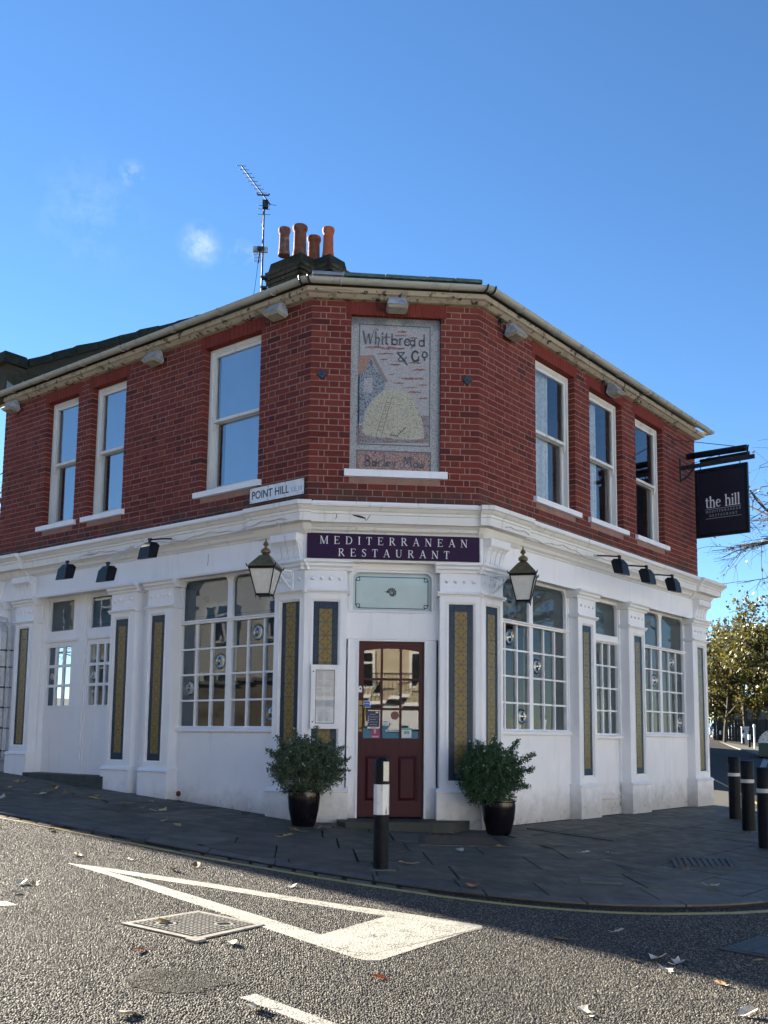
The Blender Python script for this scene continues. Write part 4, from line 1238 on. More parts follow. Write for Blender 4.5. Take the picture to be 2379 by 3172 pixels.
def pilaster(w, f0, f1, t0, t1, tz0, tz1, ptop, gbot, lab=None, plw=0.035, balls=4, shaft_ext=0.0):
    """face from f0 to f1, tiled panel t0..t1 x tz0..tz1, plinth up to ptop"""
    F = 0.04
    sh = MB()
    # shaft as four pieces round the sunk panel
    g = 0.034
    wbox(sh, w, f0, t0 - g, -0.12, F, ptop, 2.86); wbox(sh, w, t1 + g, f1, -0.12, F, ptop, 2.86)
    wbox(sh, w, t0 - g, t1 + g, -0.12, F, ptop, tz0 - g); wbox(sh, w, t0 - g, t1 + g, -0.12, F, tz1 + g, 2.86)
    p_ = part('pilaster', sh, MAT['render'], B, label=lab)
    bk_ = MB(); wbox(bk_, w, t0 - g, t1 + g, -0.12, F - 0.034, tz0 - g, tz1 + g)
    part('panel_bed', bk_, MAT['grout'], p_)
    fr = MB()
    # moulded frame: outer bead, sloping step to the tile
    for (a0, b0, c0, d0) in ((t0 - g, t1 + g, tz0 - g, tz1 + g),):
        for (q0, q1, o0, o1) in ((0.0, 0.013, F - 0.03, F + 0.006), (0.013, 0.026, F - 0.03, F - 0.007), (0.026, g, F - 0.03, F - 0.016)):
            s_a, s_b, z_a, z_b = a0 + q0, b0 - q0, c0 + q0, d0 - q0
            k = q1 - q0
            wbox(fr, w, s_a, s_a + k, o0, o1, z_a, z_b); wbox(fr, w, s_b - k, s_b, o0, o1, z_a, z_b)
            wbox(fr, w, s_a + k, s_b - k, o0, o1, z_a, z_a + k); wbox(fr, w, s_a + k, s_b - k, o0, o1, z_b - k, z_b)
    part('panel_frame', fr, MAT['trim'], p_)
    # tiles
    th = 0.1515; rows = int(round((tz1 - tz0 - 0.10) / th)); bz = ((tz1 - tz0) - rows * th) / 2
    bw = ((t1 - t0) - 0.1515) / 2; mid = (t0 + t1) / 2
    TO = F - 0.020
    for r_ in range(rows):
        zc = tz0 + bz + (r_ + 0.5) * th
        inst('tile', tile_mesh, p_, wallM(w, mid, TO + rng.uniform(-0.0008, 0.0008), zc, rng.uniform(-0.006, 0.006)))
        for sc in (t0 + bw / 2, t1 - bw / 2):
            inst('border_tile', border_mesh(bw, th), p_, wallM(w, sc, TO + rng.uniform(-0.001, 0.001), zc, rng.uniform(-0.004, 0.004)))
    for zc in (tz0 + bz / 2, tz1 - bz / 2):
        for sc, wd in ((t0 + bw / 2, bw), (mid, 0.1515), (t1 - bw / 2, bw)):
            inst('border_tile', border_mesh(wd, bz), p_, wallM(w, sc, TO, zc))
    pl = MB()
    wbox(pl, w, f0 - plw, f1 + plw, -0.12, F + 0.036, gbot - 0.45, ptop - 0.03)
    wprism(pl, w, [(-0.12, ptop - 0.03), (F + 0.046, ptop - 0.03), (F + 0.052, ptop - 0.018), (F + 0.046, ptop - 0.006), (F + 0.012, ptop + 0.022), (-0.12, ptop + 0.022)], f0 - plw - 0.006, f1 + plw + 0.006)
    part('plinth', pl, MAT['render'], p_)
    cp_ = MB()
    wprism(cp_, w, [(-0.12, 2.480), (F + 0.012, 2.480), (F + 0.016, 2.492), (F + 0.034, 2.500), (F + 0.038, 2.512), (F + 0.030, 2.524), (F + 0.002, 2.532), (-0.12, 2.532)], f0 - 0.03, f1 + 0.03)
    wprism(cp_, w, [(-0.12, 2.742), (F + 0.018, 2.742), (F + 0.026, 2.770), (F + 0.050, 2.788), (F + 0.054, 2.812), (F + 0.080, 2.830), (F + 0.080, 2.853), (-0.12, 2.853)], f0 - 0.055, f1 + 0.055)
    part('capital', cp_, MAT['trim'], p_)
    for i in range(balls):
        mb = MB(); s = f0 + (f1 - f0) * (0.17 + 0.66 * i / (balls - 1)) if balls > 1 else (f0 + f1) / 2
        mb.ball(W(w, s, F + 0.004, 2.648), 0.022, 12, 8)
        part('stud', mb, MAT['trim'], p_, smooth='all')
    return p_
WD2 = WD / 2
pilaster('C', -WD2 - 0.012, -0.523, -0.896, -0.620, 0.412, 2.392, 0.305, -0.02, 'pilaster left of the front door, behind the menu case')
pilaster('C', 0.530, WD2 + 0.012, 0.634, 0.911, 0.412, 2.390, 0.303, -0.12, 'pilaster right of the front door')
pilaster('L', -0.016, 0.448, 0.070, 0.345, 0.40, 2.395, 0.295, 0.05)
pilaster('R', -0.016, 0.440, 0.094, 0.352, 0.40, 2.392, 0.29, -0.12)
pilaster('L', 2.240, 2.738, 2.403, 2.668, 0.562, 2.403, 0.452, 0.10)
pilaster('L', 2.991, 3.507, 3.148, 3.418, 0.560, 2.402, 0.455, 0.15)
pilaster('L', 5.350, 5.818, 5.469, 5.733, 0.723, 2.415, 0.608, 0.29)
pilaster('L', 6.175, 6.66, 6.29, 6.55, 0.723, 2.415, 0.608, 0.33)
pilaster('R', 2.268, 2.760, 2.392, 2.655, 0.410, 2.390, 0.286, -0.09)
pilaster('R', 3.775, 4.311, 3.958, 4.234, 0.396, 2.388, 0.268, -0.10)
pilaster('R', 6.110, 6.710, 6.318, 6.588, 0.384, 2.398, 0.257, -0.13)

# fluted consoles under the cornice breaks
def console(w, s0, s1, lab=None):
    c = MB()
    prof = [(0.03, 2.856), (0.052, 2.862), (0.062, 2.90), (0.072, 2.965), (0.095, 3.025), (0.13, 3.062), (0.145, 3.070), (0.145, 3.160), (0.03, 3.160)]
    n = 4; gap = 0.014; wd = (s1 - s0 - gap * (n + 1)) / n
    base = [(o - (0.016 if 2.87 < z < 3.06 else 0.0), z) for o, z in prof]
    wprism(c, w, base, s0, s1)
    for i in range(n):
        a = s0 + gap + i * (wd + gap)
        wprism(c, w, [(0.03, 2.875), (0.052, 2.875), (0.064, 2.90), (0.074, 2.965), (0.095, 3.022), (0.122, 3.052), (0.03, 3.055)], a, a + wd)
    wbox(c, w, s0 - 0.008, s1 + 0.008, 0.03, 0.152, 3.078, 3.158)
    part('console', c, MAT['trim'], cornice, label=lab)
console('L', 0.035, 0.43, 'fluted console beside the left end of the purple sign'); console('R', 0.035, 0.43, 'fluted console beside the right end of the purple sign')
console('L', 5.36, 5.80); console('L', 6.20, 6.66); console('R', 6.18, 6.66)

# ------------------------------------------------------------------ windows of the shopfront
def shell(mb, fn, r, mi=0):
    """ammonite emblem: ribbed wedges round a spiral; fn maps (x, y) to a point"""
    N = 13
    for i in range(N):
        a0 = math.radians(200 - i * 27.5); a1 = math.radians(200 - (i + 1) * 27.5 + 5)
        k0 = 1.0 - i * 0.035; k1 = 1.0 - (i + 1) * 0.035
        q = [(r * 0.42 * k0 * math.cos(a0), r * 0.42 * k0 * math.sin(a0)), (r * k0 * math.cos(a0), r * k0 * math.sin(a0)),
             (r * k1 * math.cos(a1), r * k1 * math.sin(a1)), (r * 0.42 * k1 * math.cos(a1), r * 0.42 * k1 * math.sin(a1))]
        if i == 0: q[1] = (-r * 1.35, r * 0.32)
        mb.poly([fn(x, y) for x, y in q], mi)
    for i in range(7):
        a0 = math.radians(200 - i * 50); a1 = math.radians(200 - (i + 1) * 50 + 9)
        q = [(r * 0.14 * math.cos(a0), r * 0.14 * math.sin(a0)), (r * 0.34 * math.cos(a0), r * 0.34 * math.sin(a0)), (r * 0.34 * math.cos(a1), r * 0.34 * math.sin(a1)), (r * 0.14 * math.cos(a1), r * 0.14 * math.sin(a1))]
        mb.poly([fn(x, y) for x, y in q], mi)
def etched(w, s0, s1, z0, z1, off, parent, emblem=True, full=True):
    e = MB(); t = 0.0045; m = 0.045; k = 0.028
    sg = -1 if w == 'L' else 1
    def ln(sa, sb, za, zb): e.quad(W(w, sa, off, za), W(w, sb, off, za), W(w, sb, off, zb), W(w, sa, off, zb))
    a, b, c, d = s0 + m, s1 - m, z0 + m, z1 - m
    ln(a + k, b - k, c - t, c + t); ln(a + k, b - k, d - t, d + t); ln(a - t, a + t, c + k, d - k); ln(b - t, b + t, c + k, d - k)
    for (x, y) in ((a, c), (a, d), (b, c), (b, d)):
        sx = 1 if x == a else -1; sy = 1 if y == c else -1
        xs_ = (x + sx * k * 0.0, x + sx * k * 1.6); ys_ = (y + sy * 0.0 * k, y + sy * k * 1.6)
        x0_, x1_ = sorted((x + sx * 0.3 * k, x + sx * 1.6 * k)); y0_, y1_ = sorted((y + sy * 0.3 * k, y + sy * 1.6 * k))
        ln(x0_, x1_, y0_ - t, y0_ + t); ln(x0_, x1_, y1_ - t, y1_ + t); ln(x0_ - t, x0_ + t, y0_, y1_); ln(x1_ - t, x1_ + t, y0_, y1_)
    if emblem:
        cs, cz = (s0 + s1) / 2, (z0 + z1) / 2
        shell(e, lambda x, y: W(w, cs + sg * x, off, cz + y), 0.068)
    part('etched_pattern', e, MAT['etch'], parent)
def arch_head(mb, w, s0, s1, z0, z1, r, o0, o1, left=True, right=True):
    """fills the two upper corners of a light so that its head is rounded"""
    for side, on in ((0, left), (1, right)):
        if not on: continue
        cx = s0 + r if side == 0 else s1 - r
        xe = s0 if side == 0 else s1
        pts = [(xe, z1)] + [(cx + (-1 if side == 0 else 1) * r * math.cos(a), z1 - r + r * math.sin(a)) for a in [math.pi / 2 * i / 6 for i in range(7)]]
        mb.hexa([W(w, s, o0, z) for s, z in pts], [W(w, s, o1, z) for s, z in pts])
def shop_window(w, sc, lab, film_cols, bulls):
    hw = 0.925; gl = -0.145
    fr = MB()
    zb, zt, ztr = 0.985, 2.852, 2.295
    wbox(fr, w, sc - hw, sc - hw + 0.052, -0.20, -0.105, zb, zt); wbox(fr, w, sc + hw - 0.052, sc + hw, -0.20, -0.105, zb, zt)
    wbox(fr, w, sc - hw + 0.052, sc + hw - 0.052, -0.20, -0.105, zt - 0.03, zt); wbox(fr, w, sc - hw + 0.052, sc + hw - 0.052, -0.20, -0.105, zb - 0.02, zb + 0.012)
    wbox(fr, w, sc - 0.044, sc + 0.044, -0.20, -0.112, zb + 0.012, zt - 0.03)
    wbox(fr, w, sc - hw + 0.01, sc + hw - 0.01, -0.20, -0.095, ztr - 0.03, ztr + 0.018)
    wprism(fr, w, [(-0.10, ztr - 0.012), (-0.080, ztr - 0.006), (-0.076, ztr + 0.006), (-0.085, ztr + 0.016), (-0.10, ztr + 0.018)], sc - hw, sc + hw)
    for a, b in ((sc - hw + 0.052, sc - 0.044), (sc + 0.044, sc + hw - 0.052)):
        arch_head(fr, w, a, b, 0, zt - 0.03, 0.085, -0.19, -0.11)
    win = part('shop_window', fr, MAT['trim'], B, label=lab)
    sl = MB(); wprism(sl, w, [(-0.20, 0.92), (-0.075, 0.92), (-0.060, 0.935), (-0.060, 0.962), (-0.09, 0.986), (-0.20, 0.988)], sc - hw - 0.01, sc + hw + 0.01)
    part('sill', sl, MAT['render'], win)
    bars = MB()
    lights = ((sc - hw + 0.052, sc - 0.044), (sc + 0.044, sc + hw - 0.052))
    zrow = [zb + 0.012, 1.310, 1.630, 1.950, ztr - 0.03]
    for li, (a, b) in enumerate(lights):
        cw = (b - a) / 3
        for i in (1, 2): wbox(bars, w, a + i * cw - 0.012, a + i * cw + 0.012, -0.17, -0.118, zb + 0.012, ztr - 0.03)
        for z in zrow[1:4]: wbox(bars, w, a, b, -0.165, -0.121, z - 0.011, z + 0.011)
        g = MB(); g.quad(W(w, a, gl, ztr + 0.018), W(w, b, gl, ztr + 0.018), W(w, b, gl, zt - 0.03), W(w, a, gl, zt - 0.03))
        part('top_pane', g, MAT['leftglass' if w == 'L' else 'glass'], win)
        f = MB(); f.quad(W(w, a, gl - 0.006, ztr + 0.018), W(w, b, gl - 0.006, ztr + 0.018), W(w, b, gl - 0.006, zt - 0.03), W(w, a, gl - 0.006, zt - 0.03))
        part('frosted_film', f, MAT['frost'], win)
        etched(w, a, b, ztr + 0.018, zt - 0.03, gl - 0.004, win)
        for i in range(3):
            for j in range(4):
                g = MB(); q = rng.uniform(-0.0015, 0.0015)
                g.quad(W(w, a + i * cw, gl + q, zrow[j]), W(w, a + (i + 1) * cw, gl - q, zrow[j]), W(w, a + (i + 1) * cw, gl - q * 0.5, zrow[j + 1]), W(w, a + i * cw, gl + q * 0.6, zrow[j + 1]))
                part('pane', g, MAT['leftglass' if w == 'L' else 'glass'], win)
                cs, cz = a + (i + 0.5) * cw, (zrow[j] + zrow[j + 1]) / 2
                if (li, i, j) in film_cols:
                    f = MB(); f.quad(W(w, a + i * cw + 0.012, gl - 0.008, zrow[j]), W(w, a + (i + 1) * cw - 0.012, gl - 0.008, zrow[j]), W(w, a + (i + 1) * cw - 0.012, gl - 0.008, zrow[j + 1]), W(w, a + i * cw + 0.012, gl - 0.008, zrow[j + 1]))
                    part('frosted_film', f, MAT['frost'], win)
                if (li, i, j) in bulls:
                    bb = MB()
                    M = wallM(w, cs, gl + 0.004, cz)
                    tmp = MB(); tmp.lathe((0, 0, 0), [(0.100, 0.0), (0.094, 0.010), (0.086, 0.012), (0.078, 0.004), (0.060, 0.003), (0.036, 0.016), (0.016, 0.026), (0.0001, 0.028)], 24)
                    bb.add(tmp, M)
                    part('bullseye', bb, MAT['bull'], win, smooth='all')
    part('glazing_bars', bars, MAT['trim'], win)
    return win
shop_window('L', 1.360, 'multi-pane window on the left flank under the street sign', {(1, 2, j) for j in range(4)}, {(1, 0, 2), (0, 1, 3), (0, 0, 0), (1, 2, 1)})
shop_window('R', 1.327, 'multi-pane window beside the right lantern', {(1, 2, j) for j in range(4)}, {(0, 1, 3), (1, 0, 2), (0, 2, 0)})
shop_window('R', 5.205, 'multi-pane window nearest the far right end', {(1, 2, j) for j in range(4)} | {(0, 0, 0)}, {(1, 1, 3), (0, 2, 2), (1, 2, 0)})
# narrow glazed bay
nb = MB()
w = 'R'
for a, b in ((3.00, 3.062), (3.728, 3.79)): wbox(nb, w, a - 0.2 if a == 3.0 else a, b if a == 3.0 else b, -0.22, -0.115, 0.90, 2.852)
wbox(nb, w, 3.062, 3.728, -0.22, -0.115, 2.225, 2.345); wbox(nb, w, 3.062, 3.728, -0.22, -0.115, 2.80, 2.852); wbox(nb, w, 3.062, 3.728, -0.22, -0.115, 0.90, 0.965)
wprism(nb, w, [(-0.12, 2.235), (-0.090, 2.24), (-0.085, 2.262), (-0.12, 2.275)], 2.80, 3.79)
arch_head(nb, w, 3.062, 3.728, 0, 2.80, 0.07, -0.20, -0.12)
nwin = part('shop_window', nb, MAT['trim'], B, label='narrow glazed bay between two tiled pilasters on the right')
sl = MB(); wprism(sl, w, [(-0.2, 0.885), (-0.085, 0.885), (-0.07, 0.9), (-0.07, 0.925), (-0.1, 0.945), (-0.2, 0.95)], 2.77, 3.79); part('sill', sl, MAT['render'], nwin)
zr = [0.965, 1.28, 1.595, 1.91, 2.225]; bars = MB()
for i in (1, 2): wbox(bars, w, 3.062 + i * 0.222 - 0.012, 3.062 + i * 0.222 + 0.012, -0.185, -0.130, 0.965, 2.225)
for z in zr[1:4]: wbox(bars, w, 3.062, 3.728, -0.18, -0.133, z - 0.011, z + 0.011)
part('glazing_bars', bars, MAT['trim'], nwin)
for i in range(3):
    for j in range(4):
        g = MB(); g.quad(W(w, 3.062 + i * .222, -0.158, zr[j]), W(w, 3.062 + (i + 1) * .222, -0.158, zr[j]), W(w, 3.062 + (i + 1) * .222, -0.158, zr[j + 1]), W(w, 3.062 + i * .222, -0.158, zr[j + 1]))
        part('pane', g, MAT['glass'], nwin)
g = MB(); g.quad(W(w, 3.062, -0.158, 2.345), W(w, 3.728, -0.158, 2.345), W(w, 3.728, -0.158, 2.80), W(w, 3.062, -0.158, 2.80)); part('top_pane', g, MAT['glass'], nwin)
f = MB(); f.quad(W(w, 3.062, -0.166, 2.345), W(w, 3.728, -0.166, 2.345), W(w, 3.728, -0.166, 2.80), W(w, 3.062, -0.166, 2.80))
f.quad(W(w, 3.30, -0.166, 0.965), W(w, 3.728, -0.166, 0.965), W(w, 3.728, -0.166, 2.225), W(w, 3.30, -0.166, 2.225)); part('frosted_film', f, MAT['frost'], nwin)

# blocked pair of glazed doors on the uphill flank
def glazed_door(s0, s1, gl0, gl1, fan0, fan1, lab, ncol, bull):
    w = 'L'; db = 0.335
    m_ = MB(); o0, o1 = -0.26, -0.175
    # frame of fanlight, rail, leaf
    wbox(m_, w, s0, fan0, o0, o1, 2.235, 2.86); wbox(m_, w, fan1, s1, o0, o1, 2.235, 2.86)
    wbox(m_, w, fan0, fan1, o0, o1, 2.235, 2.36); wbox(m_, w, fan0, fan1, o0, o1, 2.795, 2.86)
    wbox(m_, w, s0, gl0, o0, o1, db, 2.235); wbox(m_, w, gl1, s1, o0, o1, db, 2.235)
    wbox(m_, w, gl0, gl1, o0, o1, 2.125, 2.235); wbox(m_, w, gl0, gl1, o0, o1, db, 1.285)
    wprism(m_, w, [(-0.18, 2.195), (-0.145, 2.20), (-0.140, 2.235), (-0.18, 2.245)], s0, s1)
    wprism(m_, w, [(-0.18, 1.265), (-0.165, 1.265), (-0.165, 1.280), (-0.18, 1.285)], s0 + 0.04, s1 - 0.04)
    d_ = part('glazed_door', m_, MAT['trim'], B, label=lab)
    br_ = MB(); cw = (gl1 - gl0) / ncol; zr = [1.285, 1.568, 1.852, 2.125]
    for i in range(1, ncol): wbox(br_, w, gl0 + i * cw - 0.02, gl0 + i * cw + 0.02, -0.215, -0.178, 1.285, 2.125)
    for z in zr[1:3]: wbox(br_, w, gl0, gl1, -0.212, -0.181, z - 0.02, z + 0.02)
    part('glazing_bars', br_, MAT['trim'], d_)
    for i in range(ncol):
        for j in range(3):
            g = MB(); g.quad(W(w, gl0 + i * cw, -0.200, zr[j]), W(w, gl0 + (i + 1) * cw, -0.200, zr[j]), W(w, gl0 + (i + 1) * cw, -0.200, zr[j + 1]), W(w, gl0 + i * cw, -0.200, zr[j + 1]))
            part('pane', g, MAT['leftglass'], d_)
            if i == ncol - 1 and s1 > 5:
                f = MB(); f.quad(W(w, gl0 + i * cw, -0.206, zr[j]), W(w, gl0 + (i + 1) * cw, -0.206, zr[j]), W(w, gl0 + (i + 1) * cw, -0.206, zr[j + 1]), W(w, gl0 + i * cw, -0.206, zr[j + 1])); part('frosted_film', f, MAT['frost'], d_)
    tmp = MB(); tmp.lathe((0, 0, 0), [(0.064, 0.0), (0.058, 0.008), (0.05, 0.002), (0.034, 0.003), (0.02, 0.012), (0.0001, 0.016)], 20)
    bb = MB(); bb.add(tmp, wallM(w, gl0 + (ncol - 0.5) * cw, -0.196, 1.70)); part('bullseye', bb, MAT['bull'], d_, smooth='all')
    g = MB(); g.quad(W(w, fan0, -0.200, 2.36), W(w, fan1, -0.200, 2.36), W(w, fan1, -0.200, 2.795), W(w, fan0, -0.200, 2.795)); part('fanlight_pane', g, MAT['leftglass'], d_)
    f = MB(); f.quad(W(w, fan0, -0.207, 2.36), W(w, fan1, -0.207, 2.36), W(w, fan1, -0.207, 2.795), W(w, fan0, -0.207, 2.795)); part('frosted_film', f, MAT['frost'], d_)
    etched(w, fan0, fan1, 2.36, 2.795, -0.204, d_)
glazed_door(4.53, 5.36, 4.70, 5.258, 4.675, 5.25, 'uphill leaf of the disused double doors', 3, True)
glazed_door(3.50, 4.31, 3.56, 4.258, 3.66, 4.262, 'downhill leaf of the disused double doors', 4, True)
mp_ = MB(); wbox(mp_, 'L', 4.308, 4.532, -0.26, -0.16, 0.335, 2.86); wbox(mp_, 'L', 4.345, 4.495, -0.17, -0.140, 0.335, 2.83)
part('door_post', mp_, MAT['trim'], B)

# ------------------------------------------------------------------ front door, fanlight and step
fd = MB()
for s0, s1 in ((-0.56, -0.462), (0.462, 0.57)): wbox(fd, 'C', s0, s1, -0.20, -0.095, 2.305, 2.855)
wbox(fd, 'C', -0.462, 0.462, -0.20, -0.095, 2.755, 2.855)
arch_head(fd, 'C', -0.462, 0.462, 0, 2.755, 0.075, -0.19, -0.098)
for (q, o1) in ((0.0, -0.075), (0.028, -0.086)):
    a, b, zt = -0.50 + q, 0.50 - q, 2.80 - q
    wbox(fd, 'C', a, a + 0.02, -0.12, o1, 2.305, zt - 0.10); wbox(fd, 'C', b - 0.02, b, -0.12, o1, 2.305, zt - 0.10)
    wbox(fd, 'C', a + 0.10, b - 0.10, -0.12, o1, zt - 0.02, zt)
    for sgn, ex in ((-1, a), (1, b)):
        cx = ex - sgn * 0.10
        pts = [(cx + sgn * 0.10 * math.cos(t), zt - 0.10 + 0.10 * math.sin(t)) for t in [math.pi / 2 * i / 6 for i in range(7)]] + [(cx + sgn * 0.08 * math.cos(t), zt - 0.10 + 0.08 * math.sin(t)) for t in [math.pi / 2 * (6 - i) / 6 for i in range(7)]]
        fd.hexa([W('C', s, -0.12, z) for s, z in pts], [W('C', s, o1, z) for s, z in pts])
fan = part('fanlight', fd, MAT['trim'], B)
g = MB(); g.quad(W('C', -0.462, -0.15, 2.305), W('C', 0.462, -0.15, 2.305), W('C', 0.462, -0.15, 2.755), W('C', -0.462, -0.15, 2.755)); part('pane', g, MAT['fanglass'], fan)
f = MB(); f.quad(W('C', -0.462, -0.157, 2.305), W('C', 0.462, -0.157, 2.305), W('C', 0.462, -0.157, 2.755), W('C', -0.462, -0.157, 2.755)); part('frosted_film', f, MAT['frostlight'], fan)
etched('C', -0.462, 0.462, 2.305, 2.755, -0.153, fan)
sl = MB(); wprism(sl, 'C', [(-0.15, 2.285), (-0.080, 2.285), (-0.072, 2.295), (-0.095, 2.318), (-0.15, 2.322)], -0.50, 0.50); part('fanlight_sill', sl, MAT['trim'], fan)
dj = MB()
wbox(dj, 'C', -0.395, -0.374, -0.22, -0.088, -0.02, 1.985); wbox(dj, 'C', 0.374, 0.395, -0.22, -0.088, -0.02, 1.985); wbox(dj, 'C', -0.374, 0.374, -0.22, -0.092, 1.966, 1.985)
part('door_frame', dj, MAT['trim'], B)
D0, D1 = -0.185, -0.14
dr = MB()
def arcz(s): return 1.89 - 0.030 * (s / 0.315) ** 2
gx = [(-0.312, -0.118), (-0.094, 0.098), (0.123, 0.320)]
gz = [(0.872, 1.188), (1.212, 1.524), (1.550, None)]
wbox(dr, 'C', -0.370, -0.312, D0, D1, 0.0, 1.962); wbox(dr, 'C', 0.320, 0.371, D0, D1, 0.0, 1.962)
wbox(dr, 'C', -0.118, -0.094, D0, D1 - 0.006, 0.872, 1.90); wbox(dr, 'C', 0.098, 0.123, D0, D1 - 0.006, 0.872, 1.90)
for z0, z1 in ((1.188, 1.212), (1.524, 1.550)): wbox(dr, 'C', -0.312, 0.320, D0 + 0.002, D1 - 0.008, z0, z1)
N = 14
top = [(-0.312 + 0.632 * i / N, arcz(-0.312 + 0.632 * i / N)) for i in range(N + 1)]
dr.hexa([W('C', s, D0, z) for s, z in top + [(0.320, 1.962), (-0.312, 1.962)]], [W('C', s, D1, z) for s, z in top + [(0.320, 1.962), (-0.312, 1.962)]])
wbox(dr, 'C', -0.312, 0.320, D0, D1, 0.70, 0.872); wbox(dr, 'C', -0.312, 0.320, D0, D1, 0.0, 0.150)
wbox(dr, 'C', -0.034, 0.060, D0, D1, 0.150, 0.70)
door = part('front_door', dr, MAT['door'], B)
for a, b in ((-0.312, -0.034), (0.060, 0.320)):
    pm = MB(); wbox(pm, 'C', a, b, D0, D1 - 0.022, 0.150, 0.70)
    q = 0.03
    pm.hexa([W('C', s, D1 - 0.022, z) for s, z in ((a + q, 0.15 + q), (b - q, 0.15 + q), (b - q, 0.70 - q), (a + q, 0.70 - q))], [W('C', s, D1 - 0.008, z) for s, z in ((a + q + .03, 0.15 + q + .03), (b - q - .03, 0.15 + q + .03), (b - q - .03, 0.70 - q - .03), (a + q + .03, 0.70 - q - .03))])
    for (u0, u1, z0, z1) in ((a, a + 0.014, 0.15, 0.70), (b - 0.014, b, 0.15, 0.70), (a + 0.014, b - 0.014, 0.15, 0.164), (a + 0.014, b - 0.014, 0.686, 0.70)): wbox(pm, 'C', u0, u1, D1 - 0.022, D1 - 0.006, z0, z1)
    part('door_panel', pm, MAT['door'], door)
for i, (a, b) in enumerate(gx):
    for j, (z0, z1) in enumerate(gz):
        g = MB()
        q = rng.uniform(-0.0012, 0.0012)
        if z1 is None:
            pts = [(a, z0), (b, z0)] + [(b - (b - a) * t / 6, arcz(b - (b - a) * t / 6)) for t in range(7)]
            g.poly([W('C', s, -0.165, z) for s, z in pts])
        else: g.quad(W('C', a, -0.165 + q, z0), W('C', b, -0.165 - q, z0), W('C', b, -0.165, z1), W('C', a, -0.165, z1))
        part('pane', g, MAT['doorglass'], door)
# notices stuck inside the glass
def notice(nm, a, b, z0, z1, c, off=-0.163, extra=None):
    g = MB(); g.quad(W('C', a, off, z0), W('C', b, off, z0), W('C', b, off, z1), W('C', a, off, z1))
    mats = [simple('notice_print_' + nm, c, 0.5, var=0.03)]
    if extra:
        for (u0, u1, v0, v1, c2) in extra:
            g.quad(*[W('C', a + (b - a) * u, off + 0.0008, z0 + (z1 - z0) * v) for u, v in ((u0, v0), (u1, v0), (u1, v1), (u0, v1))], mi=len(mats))
            mats.append(simple('notice_print_detail', c2, 0.5, var=0.03))
    return part(nm, g, mats, door)
wt = (0.7, 0.72, 0.72)
notice('blue_card_sticker', -0.308, -0.232, 1.215, 1.292, wt, extra=[(0.05, 0.95, 0.62, 0.92, (0.03, 0.13, 0.55)), (0.05, 0.95, 0.08, 0.56, (0.04, 0.16, 0.50))])
notice('navy_rules_notice', -0.262, -0.128, 1.000, 1.178, (0.025, 0.03, 0.07), extra=[(0.0, 0.04, 0, 1, (0.2, 0.02, 0.10))] + [(0.18, 0.18 + 0.7 * f, 0.12 + 0.16 * i, 0.155 + 0.16 * i, (0.25, 0.28, 0.36)) for i, f in enumerate((0.9, 1, 0.8, 1, 0.7))] + [(0.06, 0.12, 0.24 + 0.13 * i, 0.30 + 0.13 * i, wt) for i in range(4)] + [(0.68, 0.9, 0.86, 0.95, wt)])
notice('white_strip_sticker', -0.262, -0.128, 0.980, 0.998, wt, extra=[(0.25, 0.8, 0.3, 0.7, (0.2, 0.2, 0.22))])
notice('magenta_sticker', -0.222, -0.126, 0.875, 0.978, (0.32, 0.03, 0.12), extra=[(0.35, 0.6, 0.5, 0.95, (0.5, 0.3, 0.36)), (0.1, 0.9, 0.05, 0.22, (0.5, 0.3, 0.36))])
notice('owl_face_review_sticker', 0.126, 0.238, 0.878, 0.990, (0.62, 0.68, 0.66), extra=[(0, 1, 0.80, 1, (0.12, 0.45, 0.30))])
ow = MB()
def ofn(x, y, k): return W('C', 0.184 + x, -0.1622 + (0.0008 if k else 0), 0.935 + y)
for sx in (-1, 1):
    ribbon(ow, arcp(sx * 0.016, 0, 0.013, 0.013, 0, 360, 14), 0.004, ofn); ribbon(ow, arcp(sx * 0.016, 0, 0.004, 0.004, 0, 360, 8), 0.005, ofn)
ribbon(ow, arcp(0, 0.0, 0.032, 0.020, 25, 155, 8), 0.004, ofn)
part('owl_face_mark', ow, MAT['etch'], door)
rs = MB(); rs.poly([W('C', 0.048 + 0.048 * math.cos(math.radians(i * 15)), -0.163, 1.130 + 0.048 * math.sin(math.radians(i * 15))) for i in range(24)])
part('round_red_sticker', rs, simple('dull_red_sticker', (0.20, 0.055, 0.045), 0.5), door)
notice('small_white_notice', -0.092, -0.020, 1.015, 1.070, wt, extra=[(0.1, 0.9, 0.65, 0.85, (0.15, 0.15, 0.17)), (0.1, 0.8, 0.2, 0.4, (0.3, 0.3, 0.32))])
notice('pale_strip_notice', -0.055, 0.095, 0.945, 0.968, (0.55, 0.6, 0.6), extra=[(0.05, 0.35, 0.2, 0.8, (0.2, 0.25, 0.28)), (0.42, 0.95, 0.2, 0.8, (0.2, 0.25, 0.28))])
hd = MB()
wbox(hd, 'C', -0.366, -0.325, D1, D1 + 0.004, 0.945, 1.292)
hp = part('finger_plate', hd, MAT['brass'], door)
hh = MB(); hh.tube([W('C', -0.345, D1 + 0.002, 1.235), W('C', -0.345, D1 + 0.05, 1.235), W('C', -0.302, D1 + 0.062, 1.235), W('C', -0.300, D1 + 0.064, 1.20), W('C', -0.300, D1 + 0.064, 1.04), W('C', -0.305, D1 + 0.06, 0.99), W('C', -0.345, D1 + 0.05, 0.985), W('C', -0.345, D1 + 0.002, 0.985)], 0.009, 8)
part('pull_handle', hh, MAT['brass'], door, smooth='all')
